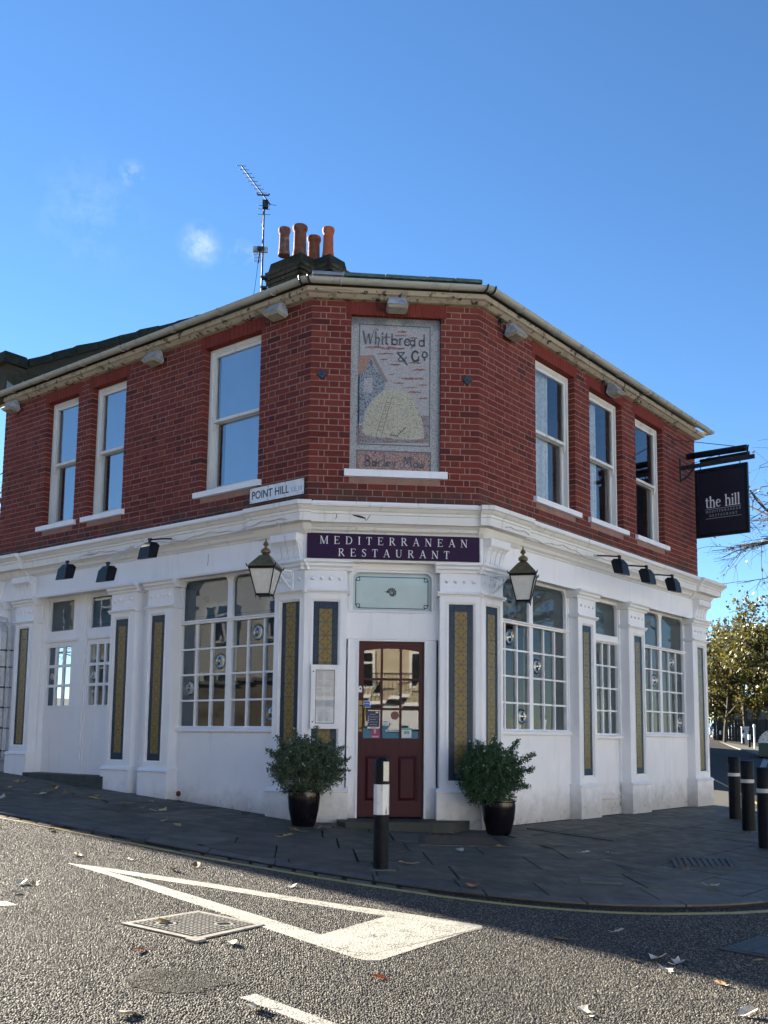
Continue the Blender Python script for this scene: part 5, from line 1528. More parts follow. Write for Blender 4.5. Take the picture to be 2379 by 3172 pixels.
bl = MB(); bl.hexa([W('C', s, D1, z) for s, z in ((-0.371, 1.385), (-0.331, 1.385), (-0.331, 1.44), (-0.34, 1.455), (-0.351, 1.459), (-0.362, 1.455), (-0.371, 1.44))], [W('C', s, D1 + 0.022, z) for s, z in ((-0.371, 1.385), (-0.331, 1.385), (-0.331, 1.44), (-0.34, 1.455), (-0.351, 1.459), (-0.362, 1.455), (-0.371, 1.44))])
bell = part('bell_push', bl, MAT['lettering'], door)
bb = MB(); tmp = MB(); tmp.lathe((0, 0, 0), [(0.010, 0), (0.010, 0.006), (0.004, 0.008)], 12); bb.add(tmp, wallM('C', -0.351, D1 + 0.022, 1.425)); part('button', bb, MAT['signblack'], bell)
stp = MB()
spts = [(-0.60, -0.30), (-0.52, -0.42), (0.40, -0.50), (0.62, -0.46), (0.86, -0.10), (0.88, 0.06), (-0.60, 0.12)]
stp.hexa([(x, y, -0.35) for x, y in spts], [(x, y, -0.008 - 0.012 * (x > 0.5)) for x, y in spts])
part('door_step', stp, MAT['step'], B)
st2 = MB(); wbox(st2, 'L', 3.48, 5.35, -0.3, 0.085, -0.2, 0.336)
part('blocked_door_step', st2, MAT['step'], B)
# ------------------------------------------------------------------ ground, road and pavement
def radial(radii, drop, n=64):
    mb = MB(); K = len(radii)
    for r in radii:
        for j in range(n):
            a = 2 * math.pi * j / n
            x, y = r * math.cos(a), r * math.sin(a)
            mb.v.append((x, y, ground_z(x, y) + drop))
    mb.v.append((0, 0, ground_z(0, 0) + drop)); c = len(mb.v) - 1
    for j in range(n):
        mb.f.append((c, j, (j + 1) % n)); mb.m.append(0)
    for i in range(K - 1):
        for j in range(n):
            jj = (j + 1) % n
            mb.f.append((i * n + j, (i + 1) * n + j, (i + 1) * n + jj, i * n + jj)); mb.m.append(0)
    return mb
part('ground', radial([5, 40, 95, 200, 500, 1200], -0.35), MAT['earth'], None, kind='structure')
part('road', radial([4, 12, 30, 60, 94, 110], ROAD_DROP), MAT['asphalt'], None, kind='structure')
KERB = [(-16.0, 10.1), (-9.5, 4.05), (-5.6, 0.80), (-4.03, -0.52), (-2.87, -1.50), (-1.95, -2.28), (-1.10, -2.93), (-0.42, -3.38), (0.17, -3.70), (0.75, -3.90), (1.46, -3.95), (2.51, -3.64), (3.42, -2.82), (4.25, -1.50), (4.88, 0.0), (5.43, 1.6), (5.97, 3.3), (6.78, 5.7), (7.68, 8.5), (8.30, 10.5), (9.35, 14.0), (12.0, 23.0)]
# soften the kerb line
def smooth_line(pts, it=2):
    for _ in range(it):
        q = [pts[0]]
        for a, b in zip(pts[:-1], pts[1:]):
            q += [(a[0] * .75 + b[0] * .25, a[1] * .75 + b[1] * .25), (a[0] * .25 + b[0] * .75, a[1] * .25 + b[1] * .75)]
        q.append(pts[-1]); pts = q
    return pts
KS = smooth_line(KERB, 2)
def offset_line(pts, d):
    out = []
    for i, p in enumerate(pts):
        a = pts[max(0, i - 1)]; b = pts[min(len(pts) - 1, i + 1)]
        t = Vector((b[0] - a[0], b[1] - a[1])).normalized()
        out.append((p[0] - t.y * d, p[1] + t.x * d))   # positive d = towards the building
    return out
def gp(x, y, dz=0.0): return (x, y, ground_z(x, y) + dz)
base_in = [(9.5, 24.5), (-10, 26)]
pv = MB()
poly = KS + base_in
pv.hexa([gp(x, y, -0.30) for x, y in poly], [gp(x, y, -0.014) for x, y in poly])
pavement = part('pavement', pv, MAT['joint'], None, kind='structure')
def inside_pave(x, y):
    for (ax, ay), (bx, by) in zip(KS[:-1], KS[1:]):
        if (bx - ax) * (y - ay) - (by - ay) * (x - ax) < 0: return False
    return True
# kerbstones
KI = offset_line(KS, 0.13)
def arclen(pts):
    s = [0]
    for a, b in zip(pts[:-1], pts[1:]): s.append(s[-1] + math.hypot(b[0] - a[0], b[1] - a[1]))
    return s
def at(pts, S_, s):
    for i in range(len(pts) - 1):
        if S_[i + 1] >= s:
            f = (s - S_[i]) / max(1e-9, S_[i + 1] - S_[i])
            return (pts[i][0] + (pts[i + 1][0] - pts[i][0]) * f, pts[i][1] + (pts[i + 1][1] - pts[i][1]) * f)
    return pts[-1]
SK = arclen(KS); SKI = arclen(KI); tot = SK[-1]
s = 7.0
while s < 31.5:
    ln = rng.uniform(0.62, 0.95)
    outer = [at(KS, SK, s + ln * f) for f in (0.004, 0.33, 0.66, 0.992)]
    r_ = SKI[-1] / tot
    inner = [at(KI, SKI, (s + ln * f) * r_) for f in (0.004, 0.33, 0.66, 0.992)]
    up = rng.uniform(0.0, 0.006)
    mb = MB()
    ring = outer + inner[::-1]
    mb.hexa([gp(x, y, -0.16) for x, y in ring], [gp(x, y, up - (0.006 if i < 4 else 0)) for i, (x, y) in enumerate(ring)])
    part('kerbstone', mb, MAT['kerb'], pavement)
    s += ln + 0.004
# gutter setts along the round of the corner
KO = offset_line(KS, -0.012); KO2 = offset_line(KS, -0.105)
SO = arclen(KO); SO2 = arclen(KO2)
s = 13.6
while s < 21.0:
    ln = rng.uniform(0.16, 0.30)
    a = [at(KO, SO, (s + ln * f) * SO[-1] / tot) for f in (0.03, 0.5, 0.97)]; b = [at(KO2, SO2, (s + ln * f) * SO2[-1] / tot) for f in (0.03, 0.5, 0.97)]
    mb = MB(); up = rng.uniform(0.006, 0.014)
    ring = a + b[::-1]
    cx = sum(p[0] for p in ring) / 6; cy = sum(p[1] for p in ring) / 6
    mb.hexa([gp(x, y, ROAD_DROP - 0.02) for x, y in ring], [gp(cx + (x - cx) * 0.9, cy + (y - cy) * 0.86, ROAD_DROP + up) for x, y in ring])
    if rng.random() < 0.85: part('sett', mb, MAT['kerb'], pavement)
    s += ln + 0.012
# paving slabs, clipped to the pavement
def clip(poly, px, py, nx, ny):
    """keep the side where (p - P).n >= 0"""
    out = []
    for i in range(len(poly)):
        a, b = poly[i], poly[(i + 1) % len(poly)]
        da = (a[0] - px) * nx + (a[1] - py) * ny; db = (b[0] - px) * nx + (b[1] - py) * ny
        if da >= 0: out.append(a)
        if (da >= 0) != (db >= 0):
            f = da / (da - db); out.append((a[0] + (b[0] - a[0]) * f, a[1] + (b[1] - a[1]) * f))
    return out
def area(p): return 0.5 * abs(sum(p[i][0] * p[(i + 1) % len(p)][1] - p[(i + 1) % len(p)][0] * p[i][1] for i in range(len(p))))
KIN = offset_line(KS, 0.137)
tact = [(-2.05, -1.75), (-0.45, -1.25), (-0.25, -2.05), (-1.45, -2.75)]
def inpoly(x, y, P_):
    c = False
    for i in range(len(P_)):
        a, b = P_[i], P_[i - 1]
        if (a[1] > y) != (b[1] > y) and x < (b[0] - a[0]) * (y - a[1]) / (b[1] - a[1]) + a[0]: c = not c
    return c
def lay_region(O, d, n, s_lo, s_hi, o_hi, planes, row_w, seed, sl=(0.60, 0.95)):
    r = random.Random(seed)
    off = 0.02
    while off < o_hi:
        wd = row_w * r.choice((0.85, 1.0, 1.0, 1.15))
        s = s_lo - r.uniform(0, 0.6)
        while s < s_hi:
            ln = r.uniform(*sl)
            g = 0.008
            q = [(s + g, off + g), (s + ln - g, off + g), (s + ln - g, off + wd - g), (s + g, off + wd - g)]
            pts = [(O.x + d.x * a + n.x * b + r.uniform(-.004, .004), O.y + d.y * a + n.y * b + r.uniform(-.004, .004)) for a, b in q]
            if (pts[1][0] - pts[0][0]) * (pts[2][1] - pts[0][1]) - (pts[1][1] - pts[0][1]) * (pts[2][0] - pts[0][0]) < 0: pts.reverse()
            for pl in planes: 
                pts = clip(pts, *pl)
                if len(pts) < 3: break
            if len(pts) >= 3:
                for (ax, ay), (bx, by) in zip(KIN[:-1], KIN[1:]):
                    pts = clip(pts, ax, ay, -(by - ay), bx - ax)
                    if len(pts) < 3: break
            if len(pts) >= 3 and area(pts) > 0.012:
                cx = sum(p[0] for p in pts) / len(pts); cy = sum(p[1] for p in pts) / len(pts)
                t_ = inpoly(cx, cy, tact)
                hz = r.uniform(-0.002, 0.003); tx, ty = r.uniform(-.003, .003), r.uniform(-.003, .003)
                mb = MB()
                mb.hexa([gp(x, y, -0.05) for x, y in pts], [gp(x, y, hz + (x - cx) * tx + (y - cy) * ty) for x, y in pts])
                part('paving_slab', mb, MAT['tactile' if t_ else 'slab'], pavement)
            s += ln
        off += wd
mvLn = mvL.normalized(); mvRn = mvR.normalized()
pL_ = (cL.x, cL.y, -mvLn.y * -1, mvLn.x * -1)
# dividing lines run outwards from the two chamfer corners
def side(P, dirv, sgn): return (P.x, P.y, -dirv.y * sgn, dirv.x * sgn)
lay_region(cL, dL, nL, -2.2, 9.5, 3.2, [side(cL, mvLn, -1)], 0.62, 3)
lay_region(Vector((-0.6, 0)), dC, nC, -3.0, 5.0, 4.6, [side(cL, mvLn, 1), side(cR, mvRn, -1)], 0.62, 5)
lay_region(cR, dR, nR, -2.6, 14.0, 4.2, [side(cR, mvRn, 1)], 0.58, 8, (0.62, 1.1))

# road markings, laid on the asphalt as thin sheets
def marking(name, rings, mt, label=None, lift=0.004):
    mb = MB()
    for ring in rings: mb.poly([gp(x, y, ROAD_DROP + lift) for x, y in ring])
    return part(name, mb, mt, None, kind='structure', label=label)
YL = [(-16, 9.85), (-9.4, 3.88), (-5.6, 0.62), (-4.01, -0.66), (-2.86, -1.64), (-1.95, -2.44), (-1.10, -3.09), (-0.42, -3.54), (0.15, -3.86), (0.75, -4.07), (1.46, -4.12), (2.60, -3.80), (3.55, -2.94), (4.40, -1.58), (5.04, -0.05), (5.60, 1.55), (6.14, 3.25), (6.95, 5.65), (7.86, 8.45), (8.48, 10.45), (9.53, 13.95), (12.2, 22.9)]
YS = smooth_line(YL, 2)
ya, yb = offset_line(YS, 0.036), offset_line(YS, -0.036)
mb = MB()
for i in range(len(ya) - 1):
    mb.quad(*[gp(x, y, ROAD_DROP + 0.006) for x, y in (ya[i], yb[i], yb[i + 1], ya[i + 1])])
part('yellow_line', mb, MAT['yellowline'], None, kind='structure')
up_t = [(-2.75, -3.10), (-2.40, -3.25), (-2.03, -3.45), (-1.56, -3.70), (-1.12, -3.97), (-0.64, -4.24), (-0.22, -4.44), (0.15, -4.66)]
up_b = [(-2.75, -3.12), (-2.42, -3.36), (-2.09, -3.57), (-1.62, -3.82), (-1.18, -4.09), (-0.74, -4.34), (-0.45, -4.51), (0.13, -4.76)]
lo_t = [(-2.42, -3.36), (-2.11, -3.64), (-1.62, -4.20), (-1.24, -4.63), (-0.87, -5.06)]
lo_b = [(-2.75, -3.12), (-2.36, -3.54), (-1.82, -4.20), (-1.48, -4.60), (-1.10, -5.08), (-0.68, -5.585)]
rings = [[up_t[i], up_b[i], up_b[i + 1], up_t[i + 1]] for i in range(7)]
q = [(-2.75, -3.12), (-2.42, -3.36), (-2.11, -3.66), (-1.62, -4.21), (-1.24, -4.64), (-0.87, -5.07)]
rings += [[q[0], lo_b[1], q[1]], [q[1], lo_b[1], q[2]], [q[2], lo_b[1], lo_b[2], q[3]], [q[3], lo_b[2], lo_b[3], q[4]], [q[4], lo_b[3], lo_b[4], q[5]]]
rings += [[q[5], lo_b[4], (-0.70, -5.56), (-0.64, -5.60), (-0.57, -5.59), (0.15, -4.70), (0.13, -4.66 - 0.10), (-0.45, -4.515)]]
marking('give_way_triangle_marking', rings, MAT['whiteline'])
marking('white_road_line', [[(-1.26, -6.31), (-1.19, -6.25), (-0.62, -6.86), (-0.36, -7.2), (-0.44, -7.26), (-0.72, -6.92), (-1.0, -6.60)]], MAT['whiteline'])
marking('white_road_line', [[(-2.98, -4.60), (-2.80, -4.52), (-2.70, -4.62), (-2.90, -4.72)], ], MAT['whiteline'])
def chippings():
    rs = np.random.RandomState(9)
    pitch = 0.0120
    xs_ = np.arange(-7.0, 3.2, pitch); ys_ = np.arange(-7.3, 2.2, pitch)
    X, Y = np.meshgrid(xs_, ys_); X = X.ravel() + rs.uniform(-.005, .005, X.size); Y = Y.ravel() + rs.uniform(-.005, .005, Y.size)
    # only what the camera's neighbourhood sees closely, thinning with distance
    ky = np.interp(X, [p[0] for p in KS], [p[1] for p in KS]); keep = Y < ky - 0.11
    dist = np.hypot(X - CAM.x, Y - CAM.y); keep &= (dist < 11.8) & (np.abs(X + 0.55) < 0.5 * (Y + 10.9) + 0.5)
    keep &= rs.uniform(0, 1, X.size) < 0.93
    X, Y = X[keep], Y[keep]
    def inpolys(polys):
        m_ = np.zeros(X.size, bool)
        for P_ in polys:
            c = np.zeros(X.size, bool)
            for i in range(len(P_)):
                (ax, ay), (bx, by) = P_[i], P_[i - 1]
                if ay == by: continue
                t_ = ((ay > Y) != (by > Y)) & (X < (bx - ax) * (Y - ay) / (by - ay) + ax); c ^= t_
            m_ |= c
        return m_
    cut = inpolys([[(-2.06, -5.0), (-1.62, -4.55), (-1.16, -4.89), (-1.56, -5.36)], [(1.50, -5.06), (1.95, -4.62), (2.6, -5.0), (2.1, -5.5)], PATCH])
    X, Y = X[~cut], Y[~cut]; X0s = (X, Y); print('chips', X.size)
    fine = rs.uniform(0, 1, (2600, 2)) * [0.56, 0.46] + [-1.83, -6.32]
    X, Y = fine[:, 0], fine[:, 1]; fsel = inpolys([pts]); X, Y = X0s[0], X0s[1]; nf_ = int(fsel.sum())
    X = np.concatenate([X, fine[fsel, 0]]); Y = np.concatenate([Y, fine[fsel, 1]])
    paint = inpolys(RINGS)
    n = X.size; a = rs.uniform(0, 2 * np.pi, n)
    hx = rs.uniform(.0034, .0072, n); hy = rs.uniform(.0028, .0056, n); hz = rs.uniform(.0016, .0046, n); hz[n - nf_:] = rs.uniform(.0055, .0075, nf_); hx[n - nf_:] *= .6; hy[n - nf_:] *= .6
    f_ = np.where(np.hypot(X, Y) < 95, 1.0, 1.0)
    Z = -0.075 - 0.0468 * X + 0.0366 * Y + ROAD_DROP
    tx, ty = rs.uniform(-.28, .28, n), rs.uniform(-.28, .28, n)
    V = np.zeros((n, 8, 3), np.float32)
    for k, (sx, sy, top) in enumerate(((-1, -1, 0), (1, -1, 0), (1, 1, 0), (-1, 1, 0), (-1, -1, 1), (1, -1, 1), (1, 1, 1), (-1, 1, 1))):
        q = rs.uniform(.8, 1.1, n) * (0.62 if top else 1.08)
        lx, ly = sx * hx * q, sy * hy * q
        V[:, k, 0] = X + lx * np.cos(a) - ly * np.sin(a); V[:, k, 1] = Y + lx * np.sin(a) + ly * np.cos(a)
        V[:, k, 2] = Z + (hz + lx * tx + ly * ty if top else -0.001)
    F = np.array([(4, 5, 6, 7), (0, 1, 5, 4), (1, 2, 6, 5), (2, 3, 7, 6), (3, 0, 4, 7)])
    for nm, sel, mt in (('road_chippings', ~paint, MAT['chip']), ('painted_chippings', paint, MAT['whiteline'])):
        v = V[sel]; c = len(v); me = bpy.data.meshes.new(nm)
        me.vertices.add(c * 8); me.vertices.foreach_set('co', v.reshape(-1))
        idx = (F[None] + (np.arange(c) * 8)[:, None, None]).reshape(-1)
        me.loops.add(idx.size); me.loops.foreach_set('vertex_index', idx.astype(np.int32))
        me.polygons.add(c * 5); me.polygons.foreach_set('loop_start', np.arange(c * 5, dtype=np.int32) * 4)
        me.update(calc_edges=True); me.materials.append(mt)
        o = bpy.data.objects.new(nm, me); COL.objects.link(o); o['kind'] = 'stuff'
        o['label'] = 'coarse stone chippings of the worn tarmac' if nm[0] == 'r' else 'stone chippings under the white triangle paint'; o['category'] = 'road surface'
pts = [(-1.80, -6.12), (-1.74, -5.98), (-1.65, -5.89), (-1.55, -5.90), (-1.45, -5.95), (-1.37, -5.95), (-1.30, -6.02), (-1.31, -6.10), (-1.40, -6.22), (-1.48, -6.28), (-1.62, -6.27), (-1.71, -6.24)]
rj = random.Random(77)
pts = [(x + rj.uniform(-.016, .016), y + rj.uniform(-.016, .016)) for x, y in smooth_line(pts + [pts[0]], 2)[:-1]]
pc = (sum(p[0] for p in pts) / len(pts), sum(p[1] for p in pts) / len(pts))
marking('patch_edge_gap', [[(pc[0] + (x - pc[0]) * 1.07, pc[1] + (y - pc[1]) * 1.08) for x, y in pts]], MAT['joint'], lift=0.002)
PATCH = [(pc[0] + (x - pc[0]) * 1.05, pc[1] + (y - pc[1]) * 1.06) for x, y in pts]; marking('tar_patch', [pts], MAT['patch'])
RINGS = rings + [[(-1.26, -6.31), (-1.19, -6.25), (-0.62, -6.86), (-0.36, -7.2), (-0.44, -7.26), (-0.72, -6.92), (-1.0, -6.60)]]
chippings()
marking('white_road_line', [[(13.5, 19.2), (13.65, 19.1), (22.2, 36.0), (22.0, 36.2)]], MAT['whiteline'])

# ------------------------------------------------------------------ covers let into road and pavement
def cover(corners, name, label, cat, mt, dz, kind_='studs'):
    cs = [Vector(c) for c in corners]
    ctr = sum(cs, Vector((0, 0))) / 4
    root = empty(name, gp(ctr.x, ctr.y, dz), label, cat)
    def uv(u, v):
        return cs[0] * (1 - u) * (1 - v) + cs[1] * u * (1 - v) + cs[2] * u * v + cs[3] * (1 - u) * v
    def blk(mb, u0, u1, v0, v1, z0, z1, sh=0.0):
        r = [uv(u0, v0), uv(u1, v0), uv(u1, v1), uv(u0, v1)]
        c = sum(r, Vector((0, 0))) / 4
        mb.hexa([gp(p.x, p.y, dz + z0) for p in r], [gp(*(c + (p - c) * (1 - sh)), dz + z1) for p in r])
    f = MB(); t = 0.07
    for a in ((0, 1, 0, t), (0, 1, 1 - t, 1), (0, t, t, 1 - t), (1 - t, 1, t, 1 - t)): blk(f, *a, -0.05, 0.009)
    part('frame', f, mt, root)
    pl = MB(); blk(pl, t, 1 - t, t, 1 - t, -0.05, 0.002)
    part('plate', pl, mt, root)
    sd_ = MB()
    if kind_ == 'studs':
        N = 15; r = random.Random(4)
        for i in range(N):
            for j in range(N):
                u = t + 0.02 + (1 - 2 * t - 0.04) * (i + 0.5) / N; v = t + 0.02 + (1 - 2 * t - 0.04) * (j + 0.5) / N
                if min(math.hypot(u - 0.3, v - 0.3), math.hypot(u - 0.7, v - 0.7)) < 0.12: continue
                if (i + j) % 2: blk(sd_, u - 0.026, u + 0.026, v - 0.013, v + 0.013, 0.002, 0.011, 0.2)
                else: blk(sd_, u - 0.013, u + 0.013, v - 0.026, v + 0.026, 0.002, 0.011, 0.2)
        part('raised_pattern', sd_, mt, root)
        for c in (0.3, 0.7):
            kr = MB()
            for k in range(20):
                a0, a1 = 2 * math.pi * k / 20, 2 * math.pi * (k + 1) / 20
                q = [uv(c + rr * math.cos(a), c + rr * math.sin(a)) for rr, a in ((0.075, a0), (0.10, a0), (0.10, a1), (0.075, a1))]
                kr.hexa([gp(p.x, p.y, dz + 0.002) for p in q], [gp(p.x, p.y, dz + 0.011) for p in q])
            part('keyhole_ring', kr, mt, root)
        for (u, v) in ((0, 0), (1, 1), (1, 0), (0, 1)):
            er = MB(); blk(er, u - 0.07, u + 0.07, v - 0.07, v + 0.07, -0.05, 0.015)
        part('corner_lug', er, mt, root)
    elif kind_ == 'bars':
        N = 9
        for i in range(N):
            u = t + (1 - 2 * t) * (i + 0.5) / N
            b_ = MB(); blk(b_, u - 0.03, u + 0.03, t, 1 - t, 0.002, 0.014); part('bar', b_, mt, root)
    elif kind_ == 'ribs':
        N = 14
        for i in range(N):
            v = t + (1 - 2 * t) * (i + 0.5) / N; blk(sd_, t, 1 - t, v - 0.013, v + 0.013, 0.002, 0.007)
        part('raised_rib', sd_, mt, root)
    elif kind_ == 'planks':
        N = 6
        for i in range(N):
            v = t + (1 - 2 * t) * (i + 0.5) / N; b_ = MB()
            blk(b_, t + 0.01, 1 - t - 0.01, v - 0.066, v + 0.066, 0.001, 0.010 + 0.003 * (i % 2)); part('plank', b_, mt, root)
    return root
cover([(-2.02, -5.00), (-1.62, -4.59), (-1.20, -4.89), (-1.56, -5.32)], 'manhole_cover', 'sunlit diamond manhole cover with studs in the road', 'manhole cover', MAT['castiron'], ROAD_DROP)
cover([(1.52, -5.06), (1.95, -4.66), (2.55, -5.0), (2.1, -5.45)], 'manhole_cover', 'shaded dark manhole cover at the right edge of the road', 'manhole cover', MAT['wetiron'], ROAD_DROP, 'planks')
cover([(2.58, -1.52), (3.26, -1.46), (3.05, -2.05), (2.39, -2.15)], 'drain_grate', 'ridged iron grate in the paving in front of the three bollards', 'grate', MAT['wetiron'], 0.002, 'bars')
cover([(1.58, 0.24), (2.25, 0.98), (3.28, 0.63), (2.36, -0.48)], 'cellar_hatch', 'planked cellar hatch set in the paving under the right flank windows', 'hatch', MAT['slabwood'] if 'slabwood' in MAT else MAT['slab'], 0.003, 'planks')
cover([(0.22, -0.80), (1.05, -0.67), (1.10, -1.28), (0.14, -1.48)], 'ribbed_plate', 'dark ribbed metal plate in the pavement before the front step', 'metal plate', MAT['wetiron'], 0.002, 'ribs')
sc_ = MB(); q = [(1.28, -2.91), (1.64, -2.91), (1.57, -3.15), (1.24, -3.10)]
cxy = (1.43, -3.02)
sc_.hexa([gp(x - 0, y, -0.01) for x, y in q], [gp(x, y, 0.012) for x, y in q])
part('stopcock_cover', sc_, MAT['kerb'], None, loc=gp(*cxy), label='small pale stone cover near the rounded kerb', cat='cover')

# ------------------------------------------------------------------ purple fascia sign
FONT = {
 'M': ([(0.10, 0, 0.10, 1, .06), (0.13, 1, 0.50, 0, .13), (0.50, 0, 0.86, 1, .05), (0.90, 0, 0.90, 1, .13)], [(0, .22, 0), (0, .2, 1), (.76, 1.03, 0), (.82, 1.03, 1)], 1.03),
 'E': ([(0.16, 0, 0.16, 1, .13), (0.16, .975, .66, .975, .05), (0.16, .52, .50, .52, .05), (0.16, .025, .70, .025, .05), (.66, .8, .66, 1, .04), (.70, 0, .70, .22, .04), (.50, .42, .50, .62, .04)], [(.03, .3, 0), (.03, .3, 1)], .74),
 'D': ([(0.16, 0, 0.16, 1, .13), (.16, .975, .42, .975, .05), (.16, .025, .42, .025, .05), (.42, .975, .62, .9, .07), (.62, .9, .76, .72, .11), (.76, .72, .80, .5, .13), (.80, .5, .76, .28, .13), (.76, .28, .62, .1, .11), (.62, .1, .42, .025, .07)], [(.03, .3, 0), (.03, .3, 1)], .86),
 'I': ([(0.16, 0, 0.16, 1, .13)], [(.03, .3, 0), (.03, .3, 1)], .32),
 'T': ([(.36, 0, .36, 1, .13), (.03, .975, .69, .975, .05), (.03, .75, .03, 1, .04), (.69, .75, .69, 1, .04)], [(.22, .5, 0)], .72),
 'R': ([(0.16, 0, 0.16, 1, .13), (.16, .975, .42, .975, .05), (.42, .975, .58, .88, .09), (.58, .88, .60, .72, .13), (.60, .72, .52, .57, .10), (.52, .57, .16, .51, .05), (.38, .51, .74, 0, .12)], [(.03, .3, 0), (.03, .3, 1), (.66, .84, 0)], .80),
 'A': ([(.10, 0, .40, 1, .05), (.40, 1, .74, 0, .13), (.22, .34, .62, .34, .05)], [(0, .22, 0), (.60, .86, 0)], .84),
 'N': ([(.12, 0, .12, 1, .05), (.12, 1, .74, 0, .13), (.74, 0, .74, 1, .05)], [(0, .24, 0), (0, .2, 1), (.62, .86, 1)], .86),
 'S': ([(.52, .80, .44, .93, .05), (.44, .93, .28, .98, .06), (.28, .98, .12, .88, .09), (.12, .88, .10, .72, .12), (.10, .72, .22, .58, .13), (.22, .58, .42, .44, .14), (.42, .44, .52, .28, .13), (.52, .28, .47, .10, .10), (.47, .10, .30, .02, .07), (.30, .02, .14, .06, .05), (.14, .06, .07, .22, .05), (.53, .76, .53, 1, .035), (.06, 0, .06, .26, .035)], [], .60),
 'U': ([(.15, 1, .15, .30, .13), (.15, .30, .22, .10, .12), (.22, .10, .40, .02, .07), (.40, .02, .60, .08, .05), (.60, .08, .70, .28, .05), (.70, .28, .70, 1, .05)], [(.02, .29, 1), (.58, .82, 1)], .84),
 't': ([(.16, .10, .16, .86, .12), (.16, .10, .26, .02, .09), (.26, .02, .36, .08, .05), (.03, .66, .34, .66, .05), (.05, .66, .16, .84, .05)], [], .38),
 'h': ([(.14, 0, .14, 1.0, .12), (.14, .52, .28, .66, .06), (.28, .66, .42, .64, .10), (.42, .64, .48, .48, .12), (.48, .48, .48, 0, .12)], [(.02, .27, 0), (.36, .61, 0), (.02, .14, .985)], .62),
 'e': ([(.10, .36, .46, .42, .05), (.46, .42, .43, .58, .09), (.43, .58, .29, .66, .07), (.29, .66, .15, .58, .09), (.15, .58, .09, .36, .12), (.09, .36, .14, .12, .12), (.14, .12, .28, .02, .08), (.28, .02, .46, .14, .05)], [], .52),
 'i': ([(.14, 0, .14, .66, .12), (.14, .84, .14, .95, .13)], [(.02, .27, 0), (.02, .14, .645)], .29),
 'l': ([(.14, 0, .14, 1.0, .12)], [(.02, .27, 0), (.02, .14, .985)], .29),
 ' ': ([], [], .38),
}
def text_width(s, h, track): return sum(FONT[c][2] * h + track for c in s) - track
def serif_text(s, h, track, fn, mt, parent):
    """fn(x, y, k): x along, y up, k 0 back / 1 front"""
    x = 0.0
    for c in s:
        mb = MB()
        st_, sf, wd = FONT[c]
        for (xa, ya, xb, yb, t) in st_:
            ribbon(mb, [(x + xa * h, ya * h), (x + xb * h, yb * h)], t * h, fn)
        for (xa, xb, y) in sf:
            yy = (y - 0.02 if y > 0.5 else y + 0.02) * h
            ribbon(mb, [(x + xa * h, yy), (x + xb * h, yy)], 0.045 * h, fn)
        if mb.v: part('letter', mb, mt, parent)
        x += wd * h + track
    return x
sg = MB(); wbox(sg, 'C', -0.983, 0.978, 0.034, 0.060, 2.878, 3.164)
org = W('C', 0, 0.06, 3.02)
sign = empty('fascia_sign', org, 'purple fascia board reading MEDITERRANEAN RESTAURANT above the front door', 'sign')
part('board', sg, MAT['purple'], sign)
for txt, h, z, half in (('MEDITERRANEAN', 0.087, 3.043, 0.838), ('RESTAURANT', 0.087, 2.905, 0.632)):
    tw0 = text_width(txt, h, 0); track = (2 * half - tw0) / (len(txt) - 1)
    serif_text(txt, h, track, lambda x, y, k: W('C', -half + x, 0.0595 + 0.0035 * k, z + y), MAT['lettering'], sign)

# ------------------------------------------------------------------ street name plate
def textmesh(body, size, bold=0.0, extrude=0.002):
    cu = bpy.data.curves.new('lettering', 'FONT'); cu.body = body; cu.size = size; cu.extrude = extrude; cu.offset = bold; cu.resolution_u = 3
    o = bpy.data.objects.new('tmp_text', cu); COL.objects.link(o)
    bpy.context.view_layer.update()
    me = bpy.data.meshes.new_from_object(o.evaluated_get(bpy.context.evaluated_depsgraph_get()))
    bpy.data.objects.remove(o); bpy.data.curves.remove(cu)
    return me
def text_obj(body, mt, parent, M, width, height, bold=0.0):
    me = textmesh(body, 1.0, bold)
    xs_ = [v.co.x for v in me.vertices]; ys_ = [v.co.y for v in me.vertices]
    sx = width / (max(xs_) - min(xs_)); sy = height / (max(ys_) - min(ys_))
    for v in me.vertices:
        v.co.x = (v.co.x - min(xs_)) * sx; v.co.y = (v.co.y - min(ys_)) * sy; v.co.z = v.co.z * 0.5
    me.materials.clear(); me.materials.append(mt)
    return inst('lettering', me, parent, M)
sn = MB(); wbox(sn, 'L', 0.040, 0.922, 0.012, 0.024, 3.628, 3.812)
rt = empty('street_sign', W('L', 0.48, 0.012, 3.72), 'white street nameplate reading POINT HILL S.E.10 on the brickwork', 'street sign')
part('plate', sn, MAT['signwhite'], rt)
bd_ = MB()
for a in ((0.036, 0.926, 3.622, 3.628), (0.036, 0.926, 3.812, 3.818), (0.036, 0.040, 3.628, 3.812), (0.922, 0.926, 3.628, 3.812)): wbox(bd_, 'L', a[0], a[1], 0.010, 0.027, a[2], a[3])
part('border', bd_, MAT['iron'], rt)
text_obj('POINT HILL', MAT['signblack'], rt, wallM('L', 0.885, 0.0245, 3.672), 0.605, 0.098, 0.012)
text_obj('S.E.10', MAT['signgrey'], rt, wallM('L', 0.248, 0.0245, 3.676), 0.175, 0.055, 0.012)
for s_ in (0.06, 0.34, 0.62, 0.90):
    for z in (3.645, 3.797):
        mb = MB(); tmp = MB(); tmp.lathe((0, 0, 0), [(0.007, 0), (0.006, 0.003), (0.001, 0.004)], 8); mb.add(tmp, wallM('L', s_, 0.024, z)); part('screw', mb, MAT['iron'], rt)

